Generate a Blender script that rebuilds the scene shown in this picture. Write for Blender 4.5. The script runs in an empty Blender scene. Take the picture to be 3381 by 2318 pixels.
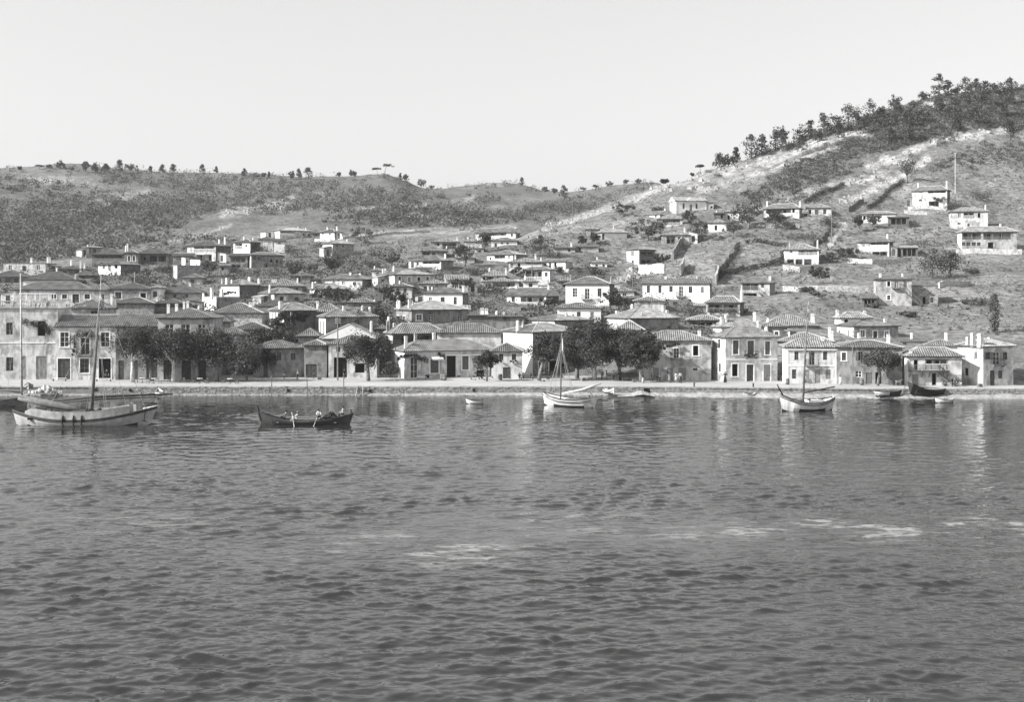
import bpy, math, random
import numpy as np
from mathutils import Vector, Matrix

random.seed(7); RNG = np.random.default_rng(11)
SC = bpy.context.scene
COL = SC.collection

# ------------------------------------------------------------------ camera, sky, sun, exposure
F = 4081.0          # focal length in photograph pixels (photograph is 3381 wide)
CX = 1690.5
YH = 960.0          # row of the horizon in the photograph
CH = 15.3           # camera height above the water, metres (deck of a ship)
cam_d = bpy.data.cameras.new("camera"); cam = bpy.data.objects.new("camera", cam_d); COL.objects.link(cam)
cam.location = (0, 0, CH); cam.rotation_euler = (math.radians(90), 0, 0)
cam_d.sensor_width = 36.0; cam_d.lens = 36.0 * F / 3381.0
cam_d.shift_y = -(1159.0 - YH) / 3381.0
cam_d.clip_start = 0.5; cam_d.clip_end = 9000
SC.camera = cam

SUN_TO = Vector((-0.80, -0.29, 0.56)).normalized()
sun_d = bpy.data.lights.new("sun", 'SUN'); sun = bpy.data.objects.new("sun", sun_d); COL.objects.link(sun)
sun_d.energy = 4.2; sun_d.angle = math.radians(0.5); sun_d.color = (1.0, 0.99, 0.975)
sun.rotation_euler = (-SUN_TO).to_track_quat('-Z', 'Y').to_euler()
sun.location = (-200, -60, 200)

world = bpy.data.worlds.new("World"); SC.world = world; world.use_nodes = True
wn = world.node_tree.nodes; wl = world.node_tree.links; wn.clear()
wo = wn.new('ShaderNodeOutputWorld'); wb = wn.new('ShaderNodeBackground'); ws = wn.new('ShaderNodeTexSky')
ws.sky_type = 'NISHITA'; ws.sun_disc = False
ws.sun_elevation = math.asin(SUN_TO.z); ws.sun_rotation = math.atan2(SUN_TO.x, SUN_TO.y)
ws.altitude = 0; ws.air_density = 1.0; ws.dust_density = 2.2; ws.ozone_density = 1.0
# a blue-sensitive glass plate sees the sky as one pale grey
wsep = wn.new('ShaderNodeSeparateColor'); wl.new(ws.outputs[0], wsep.inputs[0])
m1 = wn.new('ShaderNodeMath'); m1.operation = 'MULTIPLY'; m1.inputs[1].default_value = 0.45; wl.new(wsep.outputs[2], m1.inputs[0])
m2 = wn.new('ShaderNodeMath'); m2.operation = 'MULTIPLY_ADD'; m2.inputs[1].default_value = 0.4; wl.new(wsep.outputs[1], m2.inputs[0]); wl.new(m1.outputs[0], m2.inputs[2])
m3 = wn.new('ShaderNodeMath'); m3.operation = 'MULTIPLY_ADD'; m3.inputs[1].default_value = 0.15; wl.new(wsep.outputs[0], m3.inputs[0]); wl.new(m2.outputs[0], m3.inputs[2])
mp_ = wn.new('ShaderNodeMath'); mp_.operation = 'POWER'; mp_.inputs[1].default_value = .55; wl.new(m3.outputs[0], mp_.inputs[0])      # the plate's flat response to a bright sky
mk_ = wn.new('ShaderNodeMath'); mk_.operation = 'MULTIPLY'; mk_.inputs[1].default_value = 1.72; wl.new(mp_.outputs[0], mk_.inputs[0])
wc = wn.new('ShaderNodeCombineColor')
for i in range(3): wl.new(mk_.outputs[0], wc.inputs[i])
wl.new(wc.outputs[0], wb.inputs[0]); wb.inputs[1].default_value = 0.122
wl.new(wb.outputs[0], wo.inputs[0])

SC.view_settings.view_transform = 'Standard'; SC.view_settings.look = 'None'
SC.view_settings.exposure = 1.0; SC.view_settings.gamma = 1.0
SC.cycles.max_bounces = 6; SC.cycles.diffuse_bounces = 2; SC.cycles.glossy_bounces = 3
SC.cycles.transmission_bounces = 2; SC.cycles.volume_bounces = 0
SC.cycles.use_denoising = True

# ------------------------------------------------------------------ materials (grey: the plate has no colour)
MATS = {}
def mat(name, v, rough=0.9, var=0.25, scale=1.0, bump=0.0, bscale=8.0, spec=0.2, stain=0.0, kind=None, fine=0.0):
    """grey procedural surface: value v, large soft variation, fine grain, bump, stains running down"""
    if name in MATS: return MATS[name]
    m = bpy.data.materials.new(name); m.use_nodes = True; MATS[name] = m
    nt = m.node_tree; N = nt.nodes; L = nt.links; N.clear()
    out = N.new('ShaderNodeOutputMaterial'); bs = N.new('ShaderNodeBsdfPrincipled'); L.new(bs.outputs[0], out.inputs[0])
    bs.inputs['Roughness'].default_value = rough; bs.inputs['Specular IOR Level'].default_value = spec
    geo = N.new('ShaderNodeNewGeometry'); pos = geo.outputs['Position']
    def noise(sc, det=4.0, vec=pos):
        n = N.new('ShaderNodeTexNoise'); n.inputs['Scale'].default_value = sc; n.inputs['Detail'].default_value = det
        L.new(vec, n.inputs['Vector']); return n.outputs['Fac']
    def ramp(x, lo, hi, a, b):
        r = N.new('ShaderNodeMapRange'); L.new(x, r.inputs[0]); r.inputs[1].default_value = lo; r.inputs[2].default_value = hi
        r.inputs[3].default_value = a; r.inputs[4].default_value = b; return r.outputs[0]
    def mul(a, b):
        n = N.new('ShaderNodeMath'); n.operation = 'MULTIPLY'; L.new(a, n.inputs[0])
        if isinstance(b, float): n.inputs[1].default_value = b
        else: L.new(b, n.inputs[1])
        return n.outputs[0]
    x = ramp(noise(scale), 0.3, 0.7, v * (1 - var), v * (1 + var))
    if fine: x = mul(x, ramp(noise(bscale * 1.7, 3.0), 0.3, 0.7, 1 - fine, 1 + fine))
    if stain:
        mp = N.new('ShaderNodeMapping'); mp.inputs['Scale'].default_value = (1.3, 1.3, 0.62); L.new(pos, mp.inputs[0])
        x = mul(x, ramp(noise(1.1, 6.0, mp.outputs[0]), 0.45, 0.66, 1.0, 1 - stain))
        x = mul(x, ramp(noise(0.55, 6.0), 0.5, 0.62, 1.0, 1 - stain * 0.6))
        if stain >= .4: x = mul(x, ramp(noise(0.38, 9.0), 0.575, 0.595, 1.0, .66))
    if kind == 'stone':
        vo = N.new('ShaderNodeTexVoronoi'); vo.inputs['Scale'].default_value = bscale; L.new(pos, vo.inputs['Vector'])
        ve = N.new('ShaderNodeTexVoronoi'); ve.feature = 'DISTANCE_TO_EDGE'; ve.inputs['Scale'].default_value = bscale; L.new(pos, ve.inputs['Vector'])
        sp = N.new('ShaderNodeSeparateColor'); L.new(vo.outputs['Color'], sp.inputs[0])
        x = mul(x, ramp(sp.outputs[0], 0, 1, 0.62, 1.35)); x = mul(x, ramp(ve.outputs[0], 0.0, 0.09, 1.25, 1.0))
    if kind == 'plank':
        sx = N.new('ShaderNodeSeparateXYZ'); L.new(pos, sx.inputs[0]); fr = N.new('ShaderNodeMath'); fr.operation = 'FRACT'; L.new(mul(sx.outputs[2], 5.5), fr.inputs[0]); x = mul(x, ramp(fr.outputs[0], 0.0, .14, .72, 1.0))
    if kind == 'wood':
        mp = N.new('ShaderNodeMapping'); mp.inputs['Scale'].default_value = (9, 9, 1.2); L.new(pos, mp.inputs[0])
        x = mul(x, ramp(noise(1.5, 3.0, mp.outputs[0]), 0.3, 0.7, 0.7, 1.3))
    cmb = N.new('ShaderNodeCombineColor')
    for i in range(3): L.new(x, cmb.inputs[i])
    L.new(cmb.outputs[0], bs.inputs['Base Color'])
    if bump:
        bn = N.new('ShaderNodeBump'); bn.inputs['Strength'].default_value = min(1.0, bump); bn.inputs['Distance'].default_value = 0.05
        L.new(ve.outputs[0] if kind == 'stone' else noise(bscale, 5.0), bn.inputs['Height']); L.new(bn.outputs[0], bs.inputs['Normal'])
    return m
W_WHITE = mat('whitewash', .78, var=.05, scale=.5, bump=.15, bscale=5, stain=.12)
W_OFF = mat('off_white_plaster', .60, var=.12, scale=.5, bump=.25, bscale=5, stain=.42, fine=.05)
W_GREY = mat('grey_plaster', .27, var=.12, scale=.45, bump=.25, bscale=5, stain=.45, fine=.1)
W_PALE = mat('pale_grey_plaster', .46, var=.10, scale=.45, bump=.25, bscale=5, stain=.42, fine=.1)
W_DARK = mat('dark_and_shaded_plaster', .15, var=.15, scale=.5, bump=.2, bscale=5, stain=.3, fine=.1)  # dark walls, and shade painted onto the unlit faces of pale houses
W_STONE = mat('rubble_stone', .25, var=.12, scale=.5, bump=.8, bscale=3.2, kind='stone')
W_LSTONE = mat('pale_rubble_stone', .38, var=.15, scale=.5, bump=.8, bscale=3.0, kind='stone')
M_TRIM = mat('white_trim', .78, var=.06, scale=1.0)
M_TILE = mat('roof_tile', .20, var=.42, scale=.8, bump=.4, bscale=6, fine=.35)
M_TILEL = mat('pale_roof_tile', .26, var=.4, scale=1.0, bump=.4, bscale=6, fine=.35)
M_TILED = mat('dark_roof_tile', .14, var=.4, scale=1.0, bump=.4, bscale=6, fine=.35)
M_UNDER = mat('roof_under_tile', .10, var=.25, scale=2.0)
M_RIDGE = mat('mortared_ridge', .48, var=.2, scale=2.0)
M_WOOD = mat('weathered_wood', .17, var=.25, scale=2.0, kind='wood')
M_WOODD = mat('dark_wood', .07, var=.25, scale=2.0, kind='wood')
M_SHUT = mat('painted_shutter', .13, var=.2, scale=1.2, kind='wood', rough=.6)
M_SHUTL = mat('grey_painted_door', .22, var=.2, scale=1.2, kind='wood', rough=.6)
M_PANE = mat('window_glass', .025, rough=.12, var=.3, scale=.8, spec=.5)
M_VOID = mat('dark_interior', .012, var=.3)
M_IRON = mat('dark_iron', .05, rough=.6, var=.2)
M_TRUNK = mat('bark', .17, var=.3, scale=3, bump=.6, bscale=9, kind='wood')
M_TRUNKW = mat('limewashed_bark', .5, var=.3, scale=2, bump=.5, bscale=8)
M_CLOTH = mat('canvas', .62, var=.15, scale=1.5)
M_ROPE = mat('rope', .32, var=.2)
M_SPAR = mat('spar_wood', .16, var=.25, scale=2, kind='wood', rough=.6)
M_TAR = mat('tarred_wood', .035, var=.3, scale=1.2, rough=.6, spec=.3)
M_HULLW = mat('white_boat_paint', .76, var=.08, scale=1.0, rough=.5, stain=.2, kind='plank')
M_HULLG = mat('pale_boat_paint', .50, var=.1, scale=1.0, rough=.5, stain=.25, kind='plank')
def leafmat(name, v, var=.45, scale=.5):
    if name in MATS: return MATS[name]
    m = mat(name, v, rough=.75, var=var, scale=scale, spec=.15, fine=.25, bscale=3.0)
    nt = m.node_tree; bs = [n for n in nt.nodes if n.type == 'BSDF_PRINCIPLED'][0]; out = [n for n in nt.nodes if n.type == 'OUTPUT_MATERIAL'][0]
    tr = nt.nodes.new('ShaderNodeBsdfTranslucent'); mx = nt.nodes.new('ShaderNodeMixShader'); mx.inputs[0].default_value = .22
    src = bs.inputs['Base Color'].links[0].from_socket
    nt.links.new(src, tr.inputs[0]); nt.links.new(bs.outputs[0], mx.inputs[1]); nt.links.new(tr.outputs[0], mx.inputs[2]); nt.links.new(mx.outputs[0], out.inputs[0])
    return m
LEAF_D = leafmat('leaf_dark', .052); LEAF_M = leafmat('leaf_mid', .095); LEAF_L = leafmat('leaf_pale', .13)
LEAF_P = leafmat('pine_needles', .050); LEAF_S = leafmat('scrub_leaf', .125, .5, .08); LEAF_SR = leafmat('dry_scrub_leaf', .075, .5, .1)
LEAF_G = leafmat('dry_grass_tuft', .125, .4, .2)

# ------------------------------------------------------------------ mesh helpers
class MB:
    """collects faces; build() links them as one mesh object"""
    def __init__(s): s.v = []; s.f = []; s.m = []; s.mi = 0
    def pts(s, P):
        n = len(s.v); s.v.extend([tuple(p) for p in P]); return n
    def face(s, P, mi=None):
        n = s.pts(P); s.f.append(tuple(range(n, n + len(P)))); s.m.append(s.mi if mi is None else mi)
    def box(s, x0, x1, y0, y1, z0, z1, mi=None):
        n = s.pts([(x0,y0,z0),(x1,y0,z0),(x1,y1,z0),(x0,y1,z0),(x0,y0,z1),(x1,y0,z1),(x1,y1,z1),(x0,y1,z1)])
        for q in ((0,3,2,1),(4,5,6,7),(0,1,5,4),(1,2,6,5),(2,3,7,6),(3,0,4,7)):
            s.f.append(tuple(n + k for k in q)); s.m.append(s.mi if mi is None else mi)
    def tube(s, P, R, n=6, cap=True, mi=None):
        P = [Vector(p) for p in P]; rings = []
        for i, p in enumerate(P):
            d = (P[min(i+1, len(P)-1)] - P[max(i-1, 0)]).normalized()
            a = d.cross(Vector((0,0,1)))
            if a.length < 1e-3: a = d.cross(Vector((0,1,0)))
            a.normalize(); b = d.cross(a)
            r = R[i] if isinstance(R, (list, tuple)) else R
            rings.append(s.pts([p + (a * math.cos(2*math.pi*k/n) + b * math.sin(2*math.pi*k/n)) * r for k in range(n)]))
        M = s.mi if mi is None else mi
        for i in range(len(P) - 1):
            for k in range(n):
                k2 = (k+1) % n
                s.f.append((rings[i]+k, rings[i+1]+k, rings[i+1]+k2, rings[i]+k2)); s.m.append(M)
        if cap:
            s.f.append(tuple(rings[0]+k for k in range(n))); s.m.append(M)
            s.f.append(tuple(rings[-1]+k for k in reversed(range(n)))); s.m.append(M)
    def loft(s, rings, close=True, cap=True, mi=None):
        R = [s.pts(r) for r in rings]; n = len(rings[0]); M = s.mi if mi is None else mi
        for i in range(len(R) - 1):
            for k in range(n if close else n - 1):
                k2 = (k+1) % n
                s.f.append((R[i]+k, R[i]+k2, R[i+1]+k2, R[i+1]+k)); s.m.append(M)
        if cap:
            s.f.append(tuple(R[0]+k for k in reversed(range(n)))); s.m.append(M)
            s.f.append(tuple(R[-1]+k for k in range(n))); s.m.append(M)
    def build(s, name, mats, parent=None, smooth=False):
        me = bpy.data.meshes.new(name); me.from_pydata(s.v, [], s.f)
        ms = mats if isinstance(mats, (list, tuple)) else [mats]
        for m in ms: me.materials.append(m)
        if len(ms) > 1: me.polygons.foreach_set('material_index', s.m)
        if smooth: me.polygons.foreach_set('use_smooth', [True] * len(s.f))
        me.update()
        return link(name, me, parent)
def link(name, me, parent=None):
    o = bpy.data.objects.new(name, me); COL.objects.link(o)
    if parent is not None: o.parent = parent
    return o
def np_mesh(name, V, Q, mats, parent=None, mi=None):
    """fast mesh from numpy vertices and quads"""
    me = bpy.data.meshes.new(name); nv = len(V); nq = len(Q)
    me.vertices.add(nv); me.vertices.foreach_set('co', np.ascontiguousarray(V, dtype=np.float32).ravel())
    me.loops.add(nq * 4); me.loops.foreach_set('vertex_index', np.ascontiguousarray(Q, dtype=np.int32).ravel())
    me.polygons.add(nq); me.polygons.foreach_set('loop_start', np.arange(0, nq*4, 4, dtype=np.int32))
    for m in (mats if isinstance(mats, (list, tuple)) else [mats]): me.materials.append(m)
    if mi is not None: me.polygons.foreach_set('material_index', np.ascontiguousarray(mi, dtype=np.int32))
    me.update(calc_edges=True); me.validate()
    return link(name, me, parent)
def tag(o, label, cat, group=None, kind=None):
    if label: o['label'] = label
    if cat: o['category'] = cat
    if group: o['group'] = group
    if kind: o['kind'] = kind
    return o
def thing(name, label, cat, loc=(0,0,0), rz=0.0, group=None):
    o = bpy.data.objects.new(name, None); o.empty_display_size = .3; COL.objects.link(o)
    o.location = loc; o.rotation_euler = (0, 0, rz)
    return tag(o, label, cat, group)
def struct(o): o['kind'] = 'structure'; return o
def at(px, py, Y): return Vector(((px - CX) * Y / F, Y, CH - (py - YH) * Y / F))
def water_y(py): return CH * F / (py - YH)

# ------------------------------------------------------------------ value noise
_T = RNG.random((256, 256))
def vnoise(x, y):
    x = np.asarray(x, float); y = np.asarray(y, float)
    xi = np.floor(x).astype(int); yi = np.floor(y).astype(int); fx = x - xi; fy = y - yi
    fx = fx*fx*(3-2*fx); fy = fy*fy*(3-2*fy)
    a = _T[xi % 256, yi % 256]; b = _T[(xi+1) % 256, yi % 256]; c = _T[xi % 256, (yi+1) % 256]; d = _T[(xi+1) % 256, (yi+1) % 256]
    return (a*(1-fx)+b*fx)*(1-fy) + (c*(1-fx)+d*fx)*fy
def fbm(x, y, o=4):
    s = 0; a = .5
    for i in range(o): s = s + a * vnoise(x * 2**i + 17*i, y * 2**i + 31*i); a *= .5
    return s

# ------------------------------------------------------------------ terrain: hills behind the harbour
QZ = 1.3                                         # quay level
def zrow(Y, z): return YH + (CH - z) * F / Y
def edge_y(px): return float(np.interp(px, [-3000, 2100, 2500, 2900, 6000], [181, 181, 179, 177, 177]))
COLS = {
 -100: [(205,1239),(222,1180),(240,1080),(255,1010),(285,935),(305,895),(330,868),(370,815),(430,745),(500,680),(570,620),(640,580),(700,556),(780,562),(1000,620)],
  250: [(205,1239),(220,1170),(235,1070),(255,1005),(285,930),(300,905),(320,875),(345,842),(380,802),(440,737),(520,660),(600,592),(670,547),(760,557),(1000,630)],
  480: [(205,1239),(220,1170),(235,1060),(255,1002),(285,930),(300,905),(320,872),(345,840),(380,800),(440,735),(520,660),(600,605),(690,562),(760,570),(1000,640)],
  800: [(207,1236),(216,1150),(224,1085),(240,1030),(262,992),(285,930),(310,889),(330,868),(350,835),(385,790),(440,735),(520,670),(600,618),(690,577),(720,573),(800,585),(1000,640)],
 1020: [(207,1236),(216,1150),(226,1080),(240,1020),(255,990),(275,950),(300,910),(320,878),(345,845),(382,790),(440,735),(520,680),(600,630),(680,592),(720,586),(800,600),(1000,640)],
 1180: [(207,1236),(216,1150),(226,1080),(240,1015),(255,985),(275,950),(300,905),(320,875),(345,845),(380,790),(440,735),(520,680),(600,625),(670,588),(710,580),(780,590),(1000,640)],
 1270: [(207,1236),(216,1150),(226,1078),(240,1012),(255,985),(275,945),(300,900),(320,870),(345,840),(380,785),(440,735),(520,680),(600,622),(670,578),(705,568),(780,585),(1000,640)],
 1400: [(207,1236),(216,1150),(226,1075),(243,1015),(255,990),(270,948),(305,888),(325,852),(340,832),(380,780),(440,735),(520,690),(600,650),(690,626),(730,621),(800,634),(1000,660)],
 1600: [(207,1236),(216,1150),(225,1070),(243,1013),(250,1000),(280,950),(300,905),(318,870),(342,818),(355,797),(400,762),(460,737),(540,700),(620,660),(700,632),(780,604),(820,599),(900,616),(1100,660)],
 1720: [(206,1236),(215,1130),(226,1066),(245,1015),(250,1012),(283,940),(300,900),(318,868),(342,815),(356,786),(390,775),(440,755),(500,735),(600,695),(680,652),(780,614),(830,608),(920,625),(1100,660)],
 1790: [(205,1236),(214,1120),(226,1065),(245,1014),(252,1008),(283,936),(301,898),(318,868),(338,815),(352,757),(385,790),(430,772),(500,737),(600,695),(680,652),(780,636),(830,632),(920,640),(1100,660)],
 1900: [(205,1236),(214,1120),(226,1066),(245,1012),(283,930),(302,893),(330,832),(350,785),(372,720),(400,745),(430,775),(480,752),(560,712),(650,665),(740,637),(800,633),(900,645),(1100,660)],
 2000: [(203,1236),(214,1100),(226,1066),(245,1012),(285,925),(312,888),(345,800),(365,745),(388,690),(410,702),(450,740),(500,725),(580,690),(680,648),(760,622),(820,615),(900,630),(1100,660)],
 2170: [(200,1240),(208,1120),(214,1093),(238,1030),(250,992),(300,905),(318,880),(340,812),(355,752),(366,728),(388,675),(412,612),(440,640),(500,690),(580,670),(680,630),(780,604),(840,600),(900,615),(1100,660)],
 2350: [(196,1250),(205,1130),(214,1100),(238,1050),(250,1010),(285,915),(312,870),(340,800),(350,745),(370,697),(395,640),(418,590),(438,556),(470,580),(540,660),(700,690),(900,700)],
 2500: [(195,1258),(205,1140),(213,1110),(222,1078),(240,1040),(262,985),(285,925),(312,878),(335,790),(350,742),(370,690),(400,620),(430,560),(455,514),(490,535),(600,660),(900,720)],
 2700: [(192,1262),(200,1170),(210,1115),(222,1080),(240,1020),(262,960),(290,905),(312,875),(335,800),(352,715),(375,650),(400,590),(430,525),(460,455),(477,436),(500,445),(620,600),(900,720)],
 2900: [(188,1270),(197,1170),(210,1125),(230,1060),(250,1010),(265,950),(290,905),(322,853),(345,742),(358,705),(380,645),(405,580),(435,500),(465,415),(485,374),(520,385),(650,560),(900,720)],
 3100: [(186,1272),(200,1170),(215,1110),(235,1050),(255,995),(270,945),(300,885),(325,835),(342,757),(358,688),(380,630),(410,550),(440,460),(470,370),(495,308),(530,325),(650,500),(900,700)],
 3300: [(184,1274),(200,1150),(220,1080),(240,1030),(260,975),(272,940),(300,880),(325,832),(345,755),(365,690),(390,610),(420,520),(450,430),(480,350),(510,290),(540,300),(650,450),(900,680)],
 3800: [(184,1274),(200,1150),(220,1080),(240,1030),(260,975),(272,940),(300,880),(325,832),(345,755),(365,690),(390,610),(420,520),(450,430),(490,320),(530,240),(560,250),(680,420),(900,680)],
}
GPX = np.concatenate([np.arange(-2600, -60, 60), np.arange(-60, 3440, 7), np.arange(3440, 6000, 60)]).astype(float)
GY = np.concatenate([np.arange(183.2, 215, 1.3), np.arange(215, 400, 1.2), np.arange(400, 560, 1.8), np.arange(560, 900, 4), np.arange(900, 1300, 40)]).astype(float)
def _col(lst):
    Y = [150.0] + [l[0] for l in lst] + [1300.0]
    Z = [QZ - .06] + [CH - (l[1] - YH) * l[0] / F for l in lst] + [CH - (lst[-1][1] + 60 - YH) * 1300 / F]
    Z[1] = QZ - .06
    return np.interp(GY, Y, Z)
_ks = sorted(COLS); _A = np.array([_col(COLS[k]) for k in _ks])          # key columns x rows
_GZ = np.empty((len(GPX), len(GY)))
for j in range(len(GY)):
    _GZ[:, j] = np.interp(GPX, _ks, _A[:, j])
def _blur(a, n, ax):
    k = np.hanning(n + 2)[1:-1]; k /= k.sum()
    p = np.pad(a, [(n//2, n//2) if i == ax else (0, 0) for i in range(2)], mode='edge')
    return np.apply_along_axis(lambda r: np.convolve(r, k, mode='valid'), ax, p)
_raw = _GZ.copy()
_GZ = _blur(_GZ, 9, 0); _GZ = _blur(_GZ, 5, 1)
_flat = _raw <= QZ - .05
_GZ = np.where(_flat, np.minimum(_raw, QZ - .06), _GZ)
GXX = (GPX[:, None] - CX) * GY[None, :] / F; GYY = np.broadcast_to(GY[None, :], GXX.shape)
PXX_ = np.broadcast_to(GPX[:, None], GXX.shape)
_amp = np.clip((_GZ - QZ - 2) / 25, 0, 1)
_GZ = _GZ + _amp * ((fbm(GXX/22, GYY/22) - .5) * 2.6 + (fbm(GXX/5 + 40, GYY/5) - .5) * 1.1)
_far = np.clip((GYY-400)/80, 0, 1)*np.clip((740-GYY)/160, .12, 1)*np.clip((2100-PXX_)/300, 0, 1)
_GZ = _GZ + _far*((fbm(GXX/62+11, GYY/75+4, 4)-.47)*15)
_steep = np.clip((GPX[:, None] - 1900) / 500, 0, 1) * np.clip((GYY - 365) / 40, 0, 1)
_GZ = _GZ + _steep * (np.abs(fbm(GXX/9 + 90, GYY/16 + GXX/30, 4) - .5) * -5.0 + .7)
_tm = np.clip((PXX_-1850)/200, 0, 1)*np.clip((GYY-236)/14, 0, 1)*np.clip((372-GYY)/14, 0, 1)*np.clip(fbm(GXX/12+5, GYY/12+2, 3)*2.6-.55, 0, 1)
_q = (_GZ + (fbm(GXX/30+60, GYY/30, 2)-.5)*5)/2.6; _fr = _q-np.floor(_q); _GZ = _GZ + _tm*.85*2.6*((_fr**4*(5-4*_fr))-_fr + .3)   # old terraces
GZ = _GZ
GPY = YH + (CH - GZ) * F / GYY
def ground(X, Y):
    px = CX + X * F / Y
    i = int(np.clip(np.searchsorted(GPX, px) - 1, 0, len(GPX) - 2)); j = int(np.clip(np.searchsorted(GY, Y) - 1, 0, len(GY) - 2))
    a = min(1, max(0, (px - GPX[i]) / (GPX[i+1] - GPX[i]))); b = min(1, max(0, (Y - GY[j]) / (GY[j+1] - GY[j])))
    return float((GZ[i,j]*(1-a)+GZ[i+1,j]*a)*(1-b) + (GZ[i,j+1]*(1-a)+GZ[i+1,j+1]*a)*b)
def hit(px, py, ymin=186.0, crest=True):
    """where the sight line through photograph pixel (px, py) meets the ground; beyond the crest, the crest"""
    i = int(np.clip(np.searchsorted(GPX, px) - 1, 0, len(GPX) - 2)); a = (px - GPX[i]) / (GPX[i+1] - GPX[i])
    c = GPY[i]*(1-a) + GPY[i+1]*a
    ok = np.where((c <= py) & (GY >= ymin))[0]
    if len(ok): j = ok[0]
    elif crest: j = int(np.argmin(np.where(GY < 870, c, 1e9)))
    else: return None
    Y = GY[j]
    if j > 0 and len(ok) and c[j-1] > py: Y = GY[j-1] + (c[j-1] - py) / (c[j-1] - c[j] + 1e-9) * (GY[j] - GY[j-1])
    X = (px - CX) * Y / F
    return Vector((X, Y, ground(X, Y)))

# rock, paths and bare earth: pale strips read off the hillsides (photograph pixels, width in pixels, strength)
STRIPS = [
 ([(2000,690),(2100,655),(2210,610),(2290,580)],16,.7), ([(1800,752),(1900,722),(2010,690)],12,.8),
 ([(2280,612),(2380,570),(2480,545),(2580,520)],26,.75), ([(2580,520),(2680,480),(2760,455),(2850,440)],16,1.0),
 ([(2450,590),(2560,560),(2660,520),(2760,490)],10,.8), ([(2300,640),(2400,600),(2500,570)],14,.6),
 ([(2880,540),(2960,515),(3060,480),(3150,455),(3320,428)],12,1.1), ([(2860,545),(2930,535),(2990,525)],16,1.0),
 ([(3030,545),(3070,520)],12,1.1), ([(2800,610),(2860,595),(2905,580)],14,1.0), ([(2850,640),(2930,605),(2985,580)],16,1.2),
 ([(2780,670),(2850,645)],12,1.0), ([(3040,350),(3130,340)],9,.9), ([(2600,660),(2700,620),(2850,585),(3000,560)],9,.5),
 ([(2735,810),(2770,770),(2790,740)],14,1.0), ([(1300,775),(1500,768),(1700,750)],10,.5), ([(1110,785),(1250,770),(1420,760)],6,.8),
 ([(740,710),(820,690),(925,672)],14,.75), ([(925,690),(965,650)],12,.75), ([(60,590),(200,595),(330,610)],12,.7), ([(400,650),(480,635)],14,.6),
 ([(180,720),(290,690)],14,.5), ([(320,678),(360,676)],5,.9), ([(560,800),(680,770),(760,745)],7,.6), ([(1180,690),(1270,680)],6,.7),
 ([(1560,605),(1660,610)],5,.8), ([(1540,655),(1570,650)],10,.6), ([(1320,675),(1400,678)],8,.7), ([(1330,720),(1420,715)],8,.6),
 ([(2590,955),(2760,960),(2890,955)],7,.5), ([(3100,940),(3330,925)],8,.5), ([(2110,905),(2160,890)],16,.7), ([(2020,950),(2090,900)],22,.6),
 ([(2250,850),(2330,880),(2360,910)],22,.5), ([(2060,830),(2250,830)],14,.5),([(1820,775),(1960,745),(2060,735)],12,.5), ([(2990,615),(3150,640)],30,.35)]
def seg_d(PX, PY, pl):
    d = np.full(PX.shape, 1e9)
    for (x0,y0),(x1,y1) in zip(pl[:-1], pl[1:]):
        t = np.clip(((PX-x0)*(x1-x0)+(PY-y0)*(y1-y0)) / ((x1-x0)**2+(y1-y0)**2), 0, 1)
        d = np.minimum(d, np.hypot(PX-x0-t*(x1-x0), PY-y0-t*(y1-y0)))
    return d
PXX = np.broadcast_to(GPX[:, None], GZ.shape)
ROCK = np.zeros(GZ.shape)
_wob = (fbm(GXX/3.2, GYY/3.2, 4) - .47) * 4.2
for pl, w, s in STRIPS:
    d = seg_d(PXX, GPY, pl)
    ROCK = np.maximum(ROCK, np.clip((1.1 - d / w) * 1.1 + _wob * .8, 0, 1) * s * (d < w * 1.9))
# scrub density: hillsides covered in dark maquis
def poly_mask(PX, PY, P):
    ins = np.zeros(PX.shape, bool); n = len(P)
    for k in range(n):
        x0, y0 = P[k]; x1, y1 = P[(k+1) % n]
        c = ((y0 > PY) != (y1 > PY)) & (PX < (x1-x0)*(PY-y0)/(y1-y0+1e-9)+x0); ins ^= c
    return ins
SCRUB = [([(-800,550),(60,560),(300,545),(800,570),(1290,560),(1450,615),(1640,600),(1850,620),(2000,605),(2240,590),(2050,665),(1980,690),(1780,740),(1500,760),(1300,760),(1180,745),(900,745),(700,790),(560,800),(280,830),(60,880),(-800,900)], 1.0),
         ([(2240,585),(2350,550),(2500,505),(2700,425),(2850,385),(2900,370),(3100,300),(3400,260),(4000,215),(4000,440),(3400,425),(3150,440),(2950,500),(2830,430),(2560,505),(2350,565)], 1.35),
         ([(2640,500),(2860,445),(3050,440),(3150,450),(2950,500),(2850,560),(2640,610),(2500,660),(2440,655),(2560,570)], 1.15),
         ([(3030,560),(3340,450),(3900,450),(3900,560),(3340,545),(3100,560)], .6), ([(2480,665),(2700,600),(2800,640),(2650,665)], .5),
         ([(1700,740),(1790,720),(1900,690),(1850,740),(1760,765)], .6)]
BARE = [[(1690,650),(1850,650),(1850,670),(1640,695),(1600,675)], [(40,560),(330,555),(345,612),(60,592)], [(1250,765),(1790,730),(1760,800),(1250,800)]]
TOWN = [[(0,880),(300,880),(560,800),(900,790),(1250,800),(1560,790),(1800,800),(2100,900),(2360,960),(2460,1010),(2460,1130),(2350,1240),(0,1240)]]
def in_poly(px, py, P): return bool(poly_mask(np.array([px]), np.array([py]), P)[0])

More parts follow.
